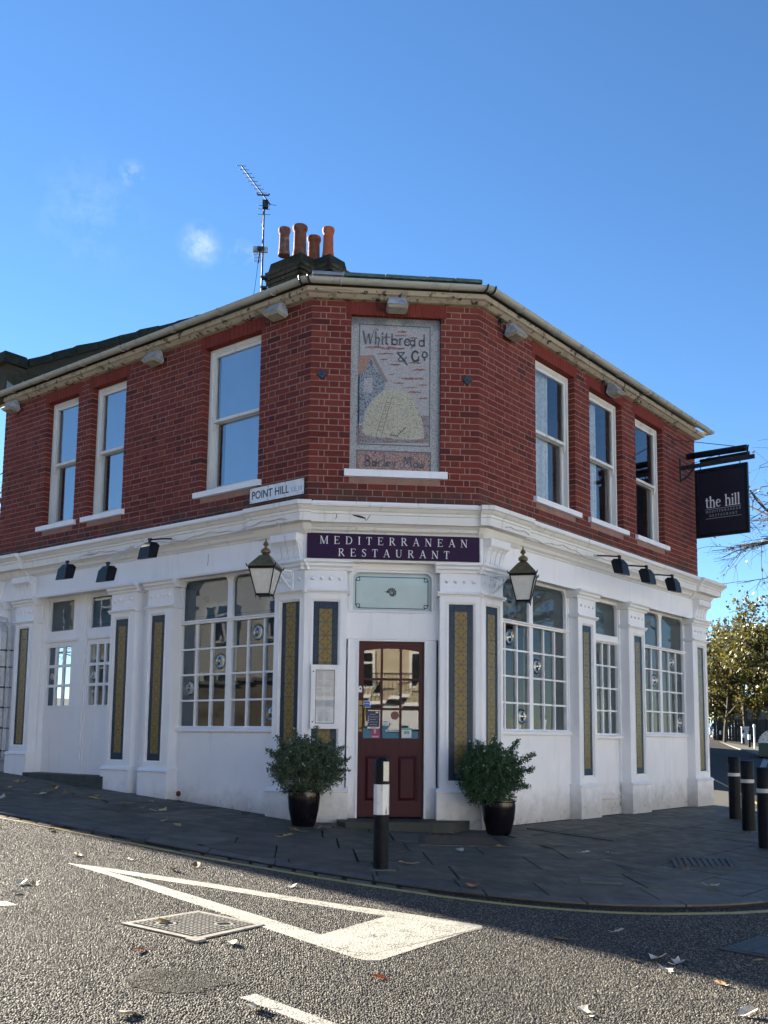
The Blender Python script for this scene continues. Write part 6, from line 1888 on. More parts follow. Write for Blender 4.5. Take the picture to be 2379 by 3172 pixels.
# ------------------------------------------------------------------ hanging sign
HS = 5.885
rt = empty('hanging_sign', W('R', HS, 0.0, 5.25), 'dark hanging sign lettered the hill on a black bracket', 'hanging sign')
bx = MB()
O, d, n = WALL['R']
def HB(mb, s0, s1, o0, o1, z0, z1): wbox(mb, 'R', HS + s0, HS + s1, o0, o1, z0, z1)
bd_ = MB(); HB(bd_, -0.012, 0.012, 0.30, 1.05, 4.155, 5.175); part('panel', bd_, MAT['navy'], rt)
fr = MB()
for a in ((0.25, 0.30, 4.105, 5.225), (1.05, 1.10, 4.105, 5.225), (0.30, 1.05, 4.105, 4.155), (0.30, 1.05, 5.175, 5.225)): HB(fr, -0.03, 0.03, *a)
part('frame', fr, MAT['blackpaint'], rt)
ar = MB()
HB(ar, -0.022, 0.022, 0.02, 1.21, 5.272, 5.335)
HB(ar, -0.03, 0.03, 0.0, 0.022, 5.06, 5.46)
ar.tube([W('R', HS, 0.02, 5.10), W('R', HS, 0.12, 5.15), W('R', HS, 0.24, 5.28)], 0.018, 6)
part('bracket', ar, MAT['iron'], rt)
tb = MB(); tb.tube([W('R', HS - 0.02, 0.13, 5.475), W('R', HS - 0.02, 1.10, 5.455)], 0.052, 10); part('trough_light', tb, MAT['blackpaint'], rt, smooth=40)
tb = MB(); tb.tube([W('R', HS + 0.10, 0.30, 5.40), W('R', HS + 0.10, 1.10, 5.40)], 0.03, 8); tb.tube([W('R', HS, 0.65, 5.33), W('R', HS, 0.65, 5.44)], 0.01, 5); tb.tube([W('R', HS, 1.09, 5.33), W('R', HS, 1.12, 5.50), W('R', HS, 1.06, 5.50)], 0.012, 5)
part('lamp_rail', tb, MAT['blackpaint'], rt)
for o_ in (0.34, 0.98):
    mb = MB(); mb.tube([W('R', HS, o_, 5.225), W('R', HS, o_, 5.272)], 0.008, 6); part('hook', mb, MAT['iron'], rt)
wr = MB(); wr.tube([W('R', HS - 0.3, 0.0, 5.72), W('R', HS, 0.9, 5.52)], 0.006, 5); wr.tube([W('R', HS + 0.3, 0.0, 5.42), W('R', HS, 0.8, 5.47)], 0.005, 5)
wr.tube([W('R', HS - 0.3, 0.0, 5.72), W('R', HS - 0.32, 0.03, 5.66), W('R', HS - 0.30, 0.02, 5.58)], 0.006, 5)
part('stay_wire', wr, MAT['iron'], rt)
for sd2, flip in ((-0.0125, 1),):
    def hfn(ox, z0, sc, dep=0.003):
        return lambda x, y, k: W('R', HS - 0.012 - dep * k, ox + x * sc, z0 + y)
    serif_text('the hill', 0.185, 0.0, hfn(0.41, 4.575, 0.56 / text_width('the hill', 0.185, 0)), MAT['lettering'], rt)
    mb = MB(); h_ = 0.036
    for txt, z, a, b in (('MEDITERRANEAN', 4.495, 0.415, 0.975), ('RESTAURANT', 4.428, 0.475, 0.915)):
        tr_ = ((b - a) - text_width(txt, h_, 0)) / (len(txt) - 1)
        serif_text(txt, h_, tr_, hfn(a, z, 1.0), MAT['silverletter'], rt)
    ribbon(mb, [(0, 0), (0.57, 0)], 0.006, hfn(0.41, 4.552, 1.0)); ribbon(mb, [(0, 0), (0.57, 0)], 0.006, hfn(0.41, 4.40, 1.0))
    part('ruled_line', mb, MAT['silverletter'], rt)

# ------------------------------------------------------------------ lanterns on scrolled brackets (built about the wall plate, arm along local -y)
def lantern_tree(root):
    c = (0, -0.43, 0)
    def sq(r, z): return [(c[0] + r, c[1] + r, z), (c[0] - r, c[1] + r, z), (c[0] - r, c[1] - r, z), (c[0] + r, c[1] - r, z)]
    rot = Matrix.Translation(Vector(c)) @ Matrix.Rotation(math.radians(28), 4, 'Z') @ Matrix.Translation(-Vector(c))
    gl = MB(); gl.hexa(sq(0.072, -0.195), sq(0.135, 0.075)); gl.xform(rot); part('opal_glass', gl, MAT['lampglass'], root)
    fr = MB()
    bot, top = sq(0.076, -0.20), sq(0.140, 0.078)
    for i in range(4):
        fr.tube([bot[i], top[i]], 0.007, 6); fr.tube([bot[i], bot[(i + 1) % 4]], 0.008, 6)
        p = Vector(bot[i]); fr.tube([p, p + Vector((0, 0, -0.045))], 0.009, 6, r2=0.003)
    fr.hexa(sq(0.146, 0.072), sq(0.154, 0.100)); fr.hexa(sq(0.074, -0.212), sq(0.084, -0.192))
    for i in range(4):
        p = Vector(sq(0.154, 0.095)[i]); ou = (p - Vector((c[0], c[1], 0.11))).normalized() * 0.022
        fr.tube([p, p + ou + Vector((0, 0, 0.035))], 0.011, 5, r2=0.003)
    fr.xform(rot); part('frame', fr, MAT['blackpaint'], root)
    rf_ = MB(); rf_.hexa(sq(0.150, 0.101), sq(0.143, 0.125)); rf_.hexa(sq(0.140, 0.126), sq(0.052, 0.235)); rf_.xform(rot); part('brass_roof', rf_, MAT['brass'], root)
    fn_ = MB(); fn_.lathe(c, [(0.055, 0.235), (0.046, 0.245), (0.036, 0.258), (0.054, 0.268), (0.056, 0.292), (0.036, 0.312), (0.016, 0.322), (0.014, 0.336), (0.032, 0.356), (0.026, 0.376), (0.010, 0.392), (0.008, 0.408), (0.002, 0.435)], 16)
    part('finial', fn_, MAT['brass'], root, smooth=50)
    br = MB(); br.cbox((0, -0.008, 0.03), 0.05, 0.016, 0.30)
    part('wall_plate', br, MAT['trim'], root)
    arm = MB()
    arm.tube([(0, 0, 0.12), (0, -0.12, 0.115), (0, -0.24, 0.10)], 0.012, 6); arm.tube([(0, 0, -0.08), (0, -0.06, -0.05), (0, -0.16, 0.03), (0, -0.24, 0.10)], 0.012, 6)
    for cy, cz, r in ((-0.055, 0.065, 0.035), (-0.115, 0.075, 0.028), (-0.05, 0.0, 0.022), (-0.165, 0.085, 0.018)):
        arm.tube([(0, cy + r * (1 - 0.09 * i) * math.cos(i * 0.6), cz + r * (1 - 0.09 * i) * math.sin(i * 0.6)) for i in range(10)], 0.007, 5)
    arm.tube([(0, -0.23, 0.10), (0, -0.43, 0.10)], 0.010, 6)
    part('scroll_bracket', arm, MAT['trim'], root)
p = W('L', 0.176, 0.042, 2.62)
lan = empty('wall_lantern', p, 'brass topped lantern on the left of the front door', 'lantern', 'lanterns either side of the front door', local=True)
lantern_tree(lan)
lan.rotation_euler = (0, 0, math.atan2(nL.x, -nL.y))
copy_tree(lan, W('R', 0.19, 0.042, 2.62), math.atan2(nR.x, -nR.y), 'brass topped lantern on the right of the front door')

# ------------------------------------------------------------------ weathered floodlights under the eaves
def flood_tree(root):
    # front glass faces down and out; local -y away from the wall
    hs = MB()
    hs.hexa([(-0.11, -0.03, 0.0), (0.11, -0.03, 0.0), (0.11, -0.10, 0.06), (-0.11, -0.10, 0.06)], [(-0.10, -0.02, 0.01), (0.10, -0.02, 0.01), (0.10, -0.06, 0.10), (-0.10, -0.06, 0.10)])
    hs.hexa([(-0.125, -0.01, -0.055), (0.125, -0.01, -0.055), (0.125, -0.20, -0.035), (-0.125, -0.20, -0.035)],
            [(-0.085, -0.02, 0.10), (0.085, -0.02, 0.10), (0.085, -0.10, 0.085), (-0.085, -0.10, 0.085)])
    part('housing', hs, MAT['flood'], root)
    gl = MB(); gl.hexa([(-0.10, -0.03, -0.085), (0.10, -0.03, -0.085), (0.10, -0.165, -0.068), (-0.10, -0.165, -0.068)], [(-0.12, -0.012, -0.054), (0.12, -0.012, -0.054), (0.12, -0.195, -0.036), (-0.12, -0.195, -0.036)])
    part('lamp_glass', gl, MAT['floodglass'], root)
    bk = MB(); bk.cbox((0, -0.01, 0.02), 0.05, 0.03, 0.10); part('mount', bk, MAT['iron'], root)
    ca = MB(); ca.tube([(-0.13, -0.01, -0.02), (-0.20, -0.012, -0.03), (-0.22, -0.012, 0.02), (-0.22, -0.012, 0.08)], 0.008, 5); ca.cbox((-0.22, -0.02, 0.09), 0.05, 0.04, 0.04); part('cable', ca, MAT['iron'], root)
flab = ['weathered floodlight at the far left end of the eaves', 'weathered floodlight between the tall and the paired left windows', 'weathered floodlight over the left corner of the angled front', 'weathered floodlight directly above the mosaic panel', 'weathered floodlight left of the first window on the right flank', 'weathered floodlight above the middle window of the right flank']
fpos = [('L', 6.145, 5.87), ('L', 2.731, 5.84), ('L', 0.465, 5.875), ('C', 0.0, 5.875), ('R', 0.622, 5.82), ('R', 3.306, 5.86)]
FG = 'floodlights under the eaves'
for i, (w, s, z) in enumerate(fpos):
    n = WALL[w][2]; rz = math.atan2(n.x, -n.y)
    if i == 0:
        fl0 = empty('floodlight', W(w, s, 0.03, z), flab[0], 'floodlight', FG, local=True); flood_tree(fl0); fl0.rotation_euler = (0, 0, rz)
    else: copy_tree(fl0, W(w, s, 0.03, z), rz, flab[i])

# ------------------------------------------------------------------ black spotlights on arms from the cornice
def spot_tree(root, drop):
    a = MB(); a.tube([(0, 0, 0), (0, -0.16, -drop * 0.4), (0, -0.34, -drop)], 0.011, 6); part('arm', a, MAT['pipe'] if drop > 0.1 else MAT['iron'], root)
    bs = MB(); bs.lathe((0, 0, 0), [(0.03, -0.015), (0.03, 0.015)], 10); part('base', bs, MAT['pipe'], root)
    h = MB(); e = (0, -0.35, -drop)
    h.tube([e, (0, -0.36, -drop - 0.05)], 0.018, 6); h.cbox((0, -0.352, -drop), 0.05, 0.03, 0.03)
    part('knuckle', h, MAT['blackpaint'], root)
    h0 = None; hd_ = MB(); z = -drop - 0.045; y = -0.36
    hd_.hexa([(-0.085, y + 0.03, z - 0.15), (0.085, y + 0.03, z - 0.15), (0.085, y - 0.075, z - 0.17), (-0.085, y - 0.075, z - 0.17)],
             [(-0.075, y + 0.07, z - 0.02), (0.075, y + 0.07, z - 0.02), (0.075, y - 0.055, z - 0.045), (-0.075, y - 0.055, z - 0.045)])
    hd_.hexa([(-0.075, y + 0.07, z - 0.02), (0.075, y + 0.07, z - 0.02), (0.075, y - 0.055, z - 0.045), (-0.075, y - 0.055, z - 0.045)],
             [(-0.05, y + 0.05, z + 0.01), (0.05, y + 0.05, z + 0.01), (0.05, y - 0.02, z + 0.005), (-0.05, y - 0.02, z + 0.005)])
    hd_.xform(Matrix.Translation((0, y, z)) @ Matrix.Scale(1.22, 4) @ Matrix.Translation((0, -y, -z))); part('head', hd_, MAT['blackpaint'], root)
slab_ = ['black spotlight over the disused double doors, highest up the hill', 'black spotlight over the twin pilasters, hanging lowest', 'black spotlight nearest the cracked frieze on the left flank', 'black spotlight first from the lantern on the right flank', 'black spotlight in the middle of the three on the right flank', 'black spotlight nearest the hanging sign on the right flank']
SG_ = 'black spotlights on arms along the cornice'
for i, (w, s, z, drop, tw) in enumerate([('L', 3.839, 3.325, 0.17, 0.15), ('L', 2.949, 3.315, 0.27, -0.1), ('L', 2.124, 3.325, 0.07, 0.25), ('R', 2.51, 3.325, 0.05, 0.0), ('R', 3.339, 3.31, 0.05, 0.0), ('R', 4.209, 3.30, 0.05, 0.0)]):
    n = WALL[w][2]; rz = math.atan2(n.x, -n.y) + tw * 0.0
    if i in (0, 1, 2, 3):
        r_ = empty('spotlight', W(w, s, 0.175, z), slab_[i], 'spotlight', SG_, local=True); spot_tree(r_, drop); r_.rotation_euler = (0, 0, rz); sp0 = r_
    else: copy_tree(sp0, W(w, s, 0.175, z), rz, slab_[i])
# cable run clipped to the cornice
cb = MB()
for w, s0, s1 in (('L', 0.1, 3.9), ('R', 0.2, 4.3)):
    N = 40
    cb.tube([W(w, s0 + (s1 - s0) * i / N, 0.178 if s0 + (s1 - s0) * i / N > 0.78 else 0.235, 3.30 + 0.012 * math.sin(i * 1.9) + 0.02 * math.sin(i * 0.55)) for i in range(N + 1)], 0.006, 5)
cb.tube([W('L', 0.25, 0.235, 3.29), W('L', 0.26, 0.16, 3.20), W('L', 0.20, 0.158, 3.12), W('L', 0.19, 0.125, 3.0), W('L', 0.18, 0.10, 2.86), W('L', 0.175, 0.06, 2.76)], 0.006, 5)
cb.tube([W('C', 0.985, 0.05, 3.18), W('C', 0.985, 0.045, 3.0), W('C', 0.99, 0.045, 2.88)], 0.006, 5)
cb.tube([W('C', -0.93, 0.10, 3.23), W('C', -0.6, 0.10, 3.235), W('C', -0.45, 0.115, 3.245), W('C', -0.42, 0.10, 3.22), W('C', -0.46, 0.075, 3.198), W('C', -0.9, 0.07, 3.195)], 0.006, 5)
part('cable', cb, MAT['pipe'], cornice)

# ------------------------------------------------------------------ framed menu case
rt = empty('menu_case', W('C', -0.752, 0.046, 1.32), 'white framed menu case hung on the tiled pilaster beside the door', 'menu case')
m1 = MB()
for a in ((-0.911, -0.858, 0.970, 1.674), (-0.646, -0.594, 0.970, 1.674), (-0.858, -0.646, 0.970, 1.026), (-0.858, -0.646, 1.620, 1.674)): wbox(m1, 'C', a[0], a[1], 0.047, 0.090, a[2], a[3])
part('frame', m1, MAT['trim'], rt)
m2 = MB(); wbox(m2, 'C', -0.858, -0.646, 0.047, 0.068, 1.026, 1.620)
part('backing', m2, MAT['signblack'], rt)
m3 = MB(); wbox(m3, 'C', -0.850, -0.654, 0.0685, 0.070, 1.036, 1.612); pp_ = part('menu_sheet', m3, MAT['paper'], rt)
ink = MB(); r = random.Random(2)
for i in range(44):
    z = 1.595 - i * 0.0125
    if i % 9 == 8: continue
    for a in (-0.838, -0.745): 
        L_ = r.uniform(0.035, 0.075); ink.quad(*[W('C', s, 0.0706, zz) for s, zz in ((a, z), (a + L_, z), (a + L_, z + 0.004), (a, z + 0.004))])
part('print', ink, MAT['paperink'], pp_)
m4 = MB(); m4.quad(*[W('C', s, 0.078, z) for s, z in ((-0.858, 1.026), (-0.646, 1.026), (-0.646, 1.62), (-0.858, 1.62))]); part('pane', m4, MAT['caseglass'], rt)
for z in (1.60, 1.045):
    mb = MB(); tmp = MB(); tmp.lathe((0, 0, 0), [(0.009, 0), (0.008, 0.005), (0.001, 0.006)], 10); mb.add(tmp, wallM('C', -0.885, 0.09, z)); part('lock', mb, MAT['iron'], rt)

# ------------------------------------------------------------------ pipes at the far left corner
rt = empty('drainpipe_bundle', W('L', 5.98, 0.0, 0.4), 'bundle of white painted pipes beside the leftmost pilaster', 'pipes')
p1 = MB(); p1.tube([W('L', 6.05, 0.07, 0.45), W('L', 6.05, 0.07, 2.35), W('L', 6.08, 0.08, 2.47), W('L', 6.20, 0.10, 2.53), W('L', 6.7, 0.10, 2.55)], 0.045, 10); part('soil_pipe', p1, MAT['pipe'], rt, smooth=40)
p2 = MB(); p2.tube([W('L', 5.95, 0.05, 0.5), W('L', 5.95, 0.05, 2.45), W('L', 6.0, 0.08, 2.58), W('L', 6.15, 0.10, 2.62), W('L', 6.7, 0.10, 2.64)], 0.016, 8); part('conduit', p2, MAT['pipe'], rt, smooth=40)
p3 = MB(); p3.tube([W('L', 5.915, 0.05, 0.6), W('L', 5.915, 0.05, 2.40), W('L', 5.96, 0.09, 2.52), W('L', 6.7, 0.12, 2.58)], 0.010, 6); part('conduit', p3, MAT['pipe'], rt, smooth=40)
for z in (0.62, 0.95, 1.25, 1.55, 1.85, 2.1):
    mb = MB(); mb.lathe(W('L', 6.05, 0.07, z), [(0.052, 0), (0.052, 0.022)], 10); wbox(mb, 'L', 5.90, 6.06, 0.0, 0.06, z, z + 0.014); part('pipe_clip', mb, MAT['iron'], rt)
vt = MB(); tmp = MB(); tmp.lathe((0, 0, 0), [(0.035, 0), (0.032, 0.02), (0.01, 0.035)], 10); vt.add(tmp, wallM('L', 2.155, -0.09, 0.165)); part('waste_outlet', vt, simple('rusty_outlet', (0.10, 0.035, 0.03), 0.7, var=0.4, scale=50), B)
# ------------------------------------------------------------------ bollards
def bollard_reflective(x, y, rz):
    z0 = ground_z(x, y)
    root = empty('bollard', (x, y, z0), 'black and white bollard standing at the kerb in front of the red door', 'bollard', local=True, rotz=rz)
    b = MB(); b.lathe((0, 0, 0), [(0.062, -0.05), (0.062, 0.43)], 24); part('lower_post', b, MAT['bollard'], root, smooth=40)
    # faceted white sleeve
    b = MB(); b.lathe((0, 0, 0), [(0.0640, 0.43), (0.0640, 0.672)], 8); o = part('white_sleeve', b, MAT['sleeve'], root); 
    b = MB(); b.lathe((0, 0, 0), [(0.0605, 0.672), (0.0605, 0.82), (0.058, 0.85), (0.050, 0.872), (0.034, 0.887), (0.0001, 0.892)], 24); part('cap', b, MAT['bollard'], root, smooth=50)
    b = MB()
    b.hexa([(0.002, -0.057, 0.695), (0.048, -0.045, 0.695), (0.048, -0.045, 0.855), (0.002, -0.057, 0.855)], [(0.004, -0.066, 0.70), (0.050, -0.052, 0.70), (0.050, -0.052, 0.85), (0.004, -0.066, 0.85)])
    part('reflector', b, MAT['reflector'], root)
    b = MB(); b.cbox((0, 0, -0.01), 0.21, 0.21, 0.03); part('concrete_pad', b, MAT['kerb'], root)
def sleeve_mat():
    t = NT('scuffed_white_sleeve')
    mp = t.new('ShaderNodeMapping'); mp.inputs['Scale'].default_value = (28, 28, 5); t.l.new(t.pos(), mp.inputs[0])
    k = t.mix(t.ramp(t.noise(1.0, 5, 0.65, mp.outputs[0]), 0.64, 0.68), (0.76, 0.76, 0.75), (0.03, 0.03, 0.03))
    k = t.mix(t.ramp(t.noise(12, 4), 0.4, 0.7, 0, 0.2), k, (0.4, 0.4, 0.38))
    t.col(k); t.rough(0.4); return t.mat
MAT['sleeve'] = sleeve_mat()
MAT['reflector'] = simple('cream_reflector', (0.66, 0.63, 0.55), 0.3, var=0.12, dirt=(0.25, 0.22, 0.18), dirt_amt=0.4, scale=25)
bollard_reflective(-0.347, -2.89, math.radians(5))
MAT['band'] = simple('grey_white_band', (0.50, 0.50, 0.50), 0.4, var=0.1)
BG = 'black bollards on the right hand pavement'
def black_bollard():
    root = empty('bollard', (0, 0, 0), None, 'bollard', BG, local=True)
    b = MB(); b.lathe((0, 0, 0), [(0.082, -0.06), (0.082, 0.60)], 24); part('post', b, MAT['bollard'], root, smooth=40)
    b = MB(); b.lathe((0, 0, 0), [(0.0835, 0.60), (0.0835, 0.645)], 24); part('white_band', b, MAT['band'], root, smooth=40)
    b = MB(); b.lathe((0, 0, 0), [(0.082, 0.645), (0.082, 0.868), (0.076, 0.876), (0.0001, 0.880)], 24); part('cap', b, MAT['bollard'], root, smooth=40)
    b = MB(); b.cbox((0, 0, -0.012), 0.26, 0.26, 0.03); part('concrete_pad', b, MAT['kerb'], root)
    return root
bb0 = black_bollard()
for i, ((x, y), lab) in enumerate([((5.142, 2.639), 'black bollard with a white band, furthest back of the row'), ((4.68, 1.238), 'black bollard with a white band, middle one of the row'), ((4.095, -0.42), 'black bollard with a white band, nearest and cut by the picture edge')]):
    if i == 0: bb0.location = (x, y, ground_z(x, y)); bb0['label'] = lab
    else: copy_tree(bb0, (x, y, ground_z(x, y)), 0.4 * i, lab)

# ------------------------------------------------------------------ planters
def leaf(mb, p, d, up, L, wd, mi=0):
    s = d.cross(up)
    if s.length < 1e-4: s = Vector((1, 0, 0))
    s.normalize()
    a = p; b = p + d * L * 0.5 + s * wd * 0.5; c = p + d * L; e = p + d * L * 0.5 - s * wd * 0.5
    n = len(mb.v); mb.v += [tuple(a), tuple(b), tuple(c), tuple(e)]; mb.f.append((n, n + 1, n + 2, n + 3)); mb.m.append(mi)
def rdir(r):
    while True:
        v = Vector((r.uniform(-1, 1), r.uniform(-1, 1), r.uniform(-1, 1)))
        if 0.05 < v.length < 1: return v.normalized()
def planter(x, y, label, seed, cx, cz, rx, rz, dx, nleaf, mt, flowers, sprays, rtop, hh):
    z0 = ground_z(x, y)
    root = empty('potted_shrub', (x, y, z0), label, 'potted plant', 'shrubs in dark glazed pots either side of the door', local=True)
    r = random.Random(seed)
    p_ = MB(); p_.lathe((0, 0, 0), [(rtop * 0.66, 0.0), (rtop * 0.74, 0.03), (rtop * 0.92, hh * 0.45), (rtop * 1.0, hh * 0.8), (rtop * 0.985, hh - 0.02), (rtop * 1.03, hh - 0.01), (rtop * 1.03, hh), (rtop * 0.93, hh), (rtop * 0.90, hh - 0.05)], 32); part('pot', p_, MAT['glazepot'], root, smooth=35)
    so = MB(); so.lathe((0, 0, hh - 0.05), [(rtop * 0.90, 0.0), (0.0001, 0.02)], 20); part('soil', so, MAT['soil'], root)
    sm = MB(); fo = MB(); fl = MB()
    tips = []
    for i in range(90):
        a = r.uniform(0, 2 * math.pi); f = r.uniform(0.2, 1) ** 0.5
        el = r.uniform(-0.25, 1)
        d = Vector((math.cos(a) * f * math.sqrt(max(0, 1 - el * el * 0.8)), math.sin(a) * f * math.sqrt(max(0, 1 - el * el * 0.8)) * 0.85, el))
        tip = Vector((cx + d.x * rx, d.y * rx * 0.8, cz + d.z * rz))
        base = Vector((r.uniform(-.06, .06), r.uniform(-.06, .06), hh - 0.05))
        mid = base.lerp(tip, 0.5) + Vector((r.uniform(-.04, .04), r.uniform(-.04, .04), 0.06))
        sm.tube([base, mid, tip], 0.004, 4, r2=0.0015)
        tips.append((mid, tip))
    for (bx_, bz_) in sprays:
        base = Vector((cx, 0, cz)); tip = Vector((bx_, r.uniform(-.1, .1), bz_)); mid = base.lerp(tip, 0.6) + Vector((0, 0, -0.03))
        sm.tube([base, mid, tip], 0.004, 4, r2=0.0012); 
        for _ in range(3): tips.append((mid, tip))
    per = nleaf // len(tips) // 3
    for mid, tip in tips:
        for j in range(per):
            f = r.uniform(0.0, 1.04); q = mid.lerp(tip, f) + rdir(r) * r.uniform(0.0, 0.062) * (1.2 - 0.7 * f)
            L_ = r.uniform(0.016, 0.034)
            leaf(fo, q, (rdir(r) + Vector((0, 0, 0.35))).normalized(), rdir(r), L_, L_ * r.uniform(0.45, 0.65))
    # the body of the bush: small clusters through its volume, denser near the surface
    ncl = nleaf // 26
    for i in range(ncl):
        d = rdir(r); k = r.uniform(0.35, 1.0) ** 0.5
        c = Vector((cx + d.x * rx * k * 0.93, d.y * rx * 0.78 * k, cz - 0.03 + d.z * rz * k * 1.0))
        if c.z < hh - 0.02: c.z = hh - 0.02 + r.uniform(0, 0.05); c.x *= 0.8
        c += rdir(r) * 0.03
        for j in range(17):
            L_ = r.uniform(0.013, 0.026)
            leaf(fo, c + rdir(r) * r.uniform(0, 0.042), (rdir(r) + d * 0.6 + Vector((0, 0, 0.2))).normalized(), rdir(r), L_, L_ * r.uniform(0.5, 0.75))
    for j in range(flowers):
        mid, tip = r.choice(tips); q = tip + rdir(r) * 0.03
        if q.y > 0.05: q.y = -q.y
        for k in range(4):
            leaf(fl, q, rdir(r), rdir(r), 0.018, 0.014)
    part('stems', sm, MAT['stem'], root); part('foliage', fo, mt, root); part('flowers', fl, MAT['petal'], root, kind='stuff')
planter(-0.961, -0.437, 'loose wispy shrub in a dark glazed pot left of the door', 11, 0.02, 0.62, 0.42, 0.31, 0, 24000, MAT['shrub2'], 45, [(0.44, 0.58), (0.46, 0.70), (0.40, 0.48), (-0.40, 0.78), (-0.12, 1.0), (0.12, 1.02), (-0.30, 0.92), (0.30, 0.90), (0.42, 0.82)], 0.172, 0.375)
planter(1.131, -0.367, 'dense rounded shrub with white flowers in a dark pot right of the door', 12, -0.10, 0.66, 0.37, 0.335, 0, 32000, MAT['shrub'], 60, [(0.36, 0.70), (0.34, 0.50), (0.38, 0.86), (0.20, 1.0), (-0.05, 1.03)], 0.182, 0.365)

# ------------------------------------------------------------------ fallen leaves
def leaf_mesh(kind, seed):
    r = random.Random(seed); mb = MB()
    N = 11; ring = []
    for i in range(N):
        a = 2 * math.pi * i / N
        rad = 0.032 * (1.0 + 0.35 * math.cos(a)) * (1.0 if kind == 'oval' else (1.12 if i % 2 else 0.62)) * r.uniform(0.9, 1.1)
        x, y = rad * math.cos(a) * 1.3, rad * math.sin(a) * (0.75 if kind == 'oval' else 1.0)
        z = 0.004 + 0.35 * abs(y) * r.uniform(0.5, 1.2) + 0.18 * max(0, x) * r.uniform(0.2, 1.4)
        ring.append((x, y, z))
    n0 = len(mb.v); mb.v += ring + [(0, 0, 0.004)]
    for i in range(N): mb.f.append((n0 + i, n0 + (i + 1) % N, n0 + N)); mb.m.append(0)
    mb.tube([(-0.03, 0, 0.004), (-0.055, 0.006, 0.008), (-0.075, 0.016, 0.014)], 0.0012, 3)
    return mb
LEAVES = {'y': [(-4.59, 1.78), (-4.69, 2.49), (-3.74, 1.42), (-3.45, 1.38), (-3.41, 1.03), (-2.97, 0.49), (-2.74, 1.0), (-2.48, 1.28), (-2.37, -0.63), (-1.03, -0.94), (-3.94, 2.5), (0.93, -1.37), (1.67, -5.28), (-1.78, -4.91), (-2.19, -0.98), (-1.12, -1.35), (2.3, -4.2), (-4.08, 1.77)],
 'b': [(-2.76, -2.76), (-1.95, -3.23), (-1.8, -3.03), (-2.76, -3.99), (-4.04, 1.46), (-3.83, 1.38), (-4.16, 2.24), (-2.74, 0.28), (-2.05, 0.8), (-2.95, 0.63), (-4.6, 2.45), (-0.65, -0.52), (0.59, -4.96), (0.87, -5.39), (1.63, 0.35), (0.41, -0.62), (1.19, -5.83), (-3.55, 1.14), (-3.23, 0.77), (-3.29, -1.44), (-1.62, 0.3), (2.43, -2.3), (0.6, -0.56)],
 'p': [(-2.34, -2.85), (-1.05, -3.68), (-2.86, -3.99), (-2.81, -4.28), (-1.36, -5.35), (-1.18, -6.46), (-1.69, -6.59), (0.29, -6.38), (1.02, -4.69), (1.11, -5.44), (1.02, -5.35), (0.99, -5.6), (-0.11, -2.62), (2.01, -1.45), (0.49, -1.75), (2.34, -3.06), (-0.76, -0.52), (1.76, -1.48), (-4.07, 1.26), (-4.33, 0.59), (-4.68, 2.6), (-2.51, 0.14), (1.09, -6.33), (-0.83, -0.72)],
 'o': [(-1.81, -5.57), (0.29, -3.52), (-0.59, -5.93)]}
leaf_src = {}
for k, mt in (('y', MAT['fall_yellow']), ('b', MAT['fall_brown']), ('p', MAT['fall_pale']), ('o', MAT['fall_orange'])):
    leaf_src[k] = [make_mesh('fallen_leaf', leaf_mesh('oval' if (v % 2 == 0 or k == 'o') else 'lobed', 3 * v + ord(k)), mt) for v in range(4)]
word = {'y': 'yellow', 'b': 'brown', 'p': 'pale', 'o': 'orange'}
r = random.Random(21)
for k, pts in LEAVES.items():
    for i, (x, y) in enumerate(pts):
        on = inside_pave(x, y)
        z = ground_z(x, y) + (0.004 if on else ROAD_DROP + 0.003)
        o = bpy.data.objects.new('fallen_leaf', leaf_src[k][i % 4]); COL.objects.link(o)
        o.location = (x, y, z); sc = r.uniform(1.0, 1.7) * (1.0 if on else 0.85)
        if (k, i) == ('o', 0): sc = 1.1
        o.scale = (sc, sc, sc * r.uniform(0.7, 1.6)); o.rotation_euler = (r.uniform(-.15, .15), r.uniform(-.15, .15), r.uniform(0, 6.28))
        if on:
            where = 'lying on the paving up the left flank' if x < -1.5 else 'lying on the paving around the front corner'
        else:
            where = 'lying on the sunlit tarmac' if (k != 'o' and (x + 0.6) * 0.74 + (y + 3.84) * 0.67 < 0.02 and y < -2.4) else 'lying on the shaded tarmac'
        if k == 'o': lab = ('single bright orange leaf by the manhole cover', 'small orange leaf beside the yellow line', 'small orange leaf on sunlit tarmac by the white triangle')[i]; tagit(o, lab, 'leaf')
        else: tagit(o, word[k] + ' fallen leaf ' + where, 'leaf', word[k] + ' fallen leaves ' + where)

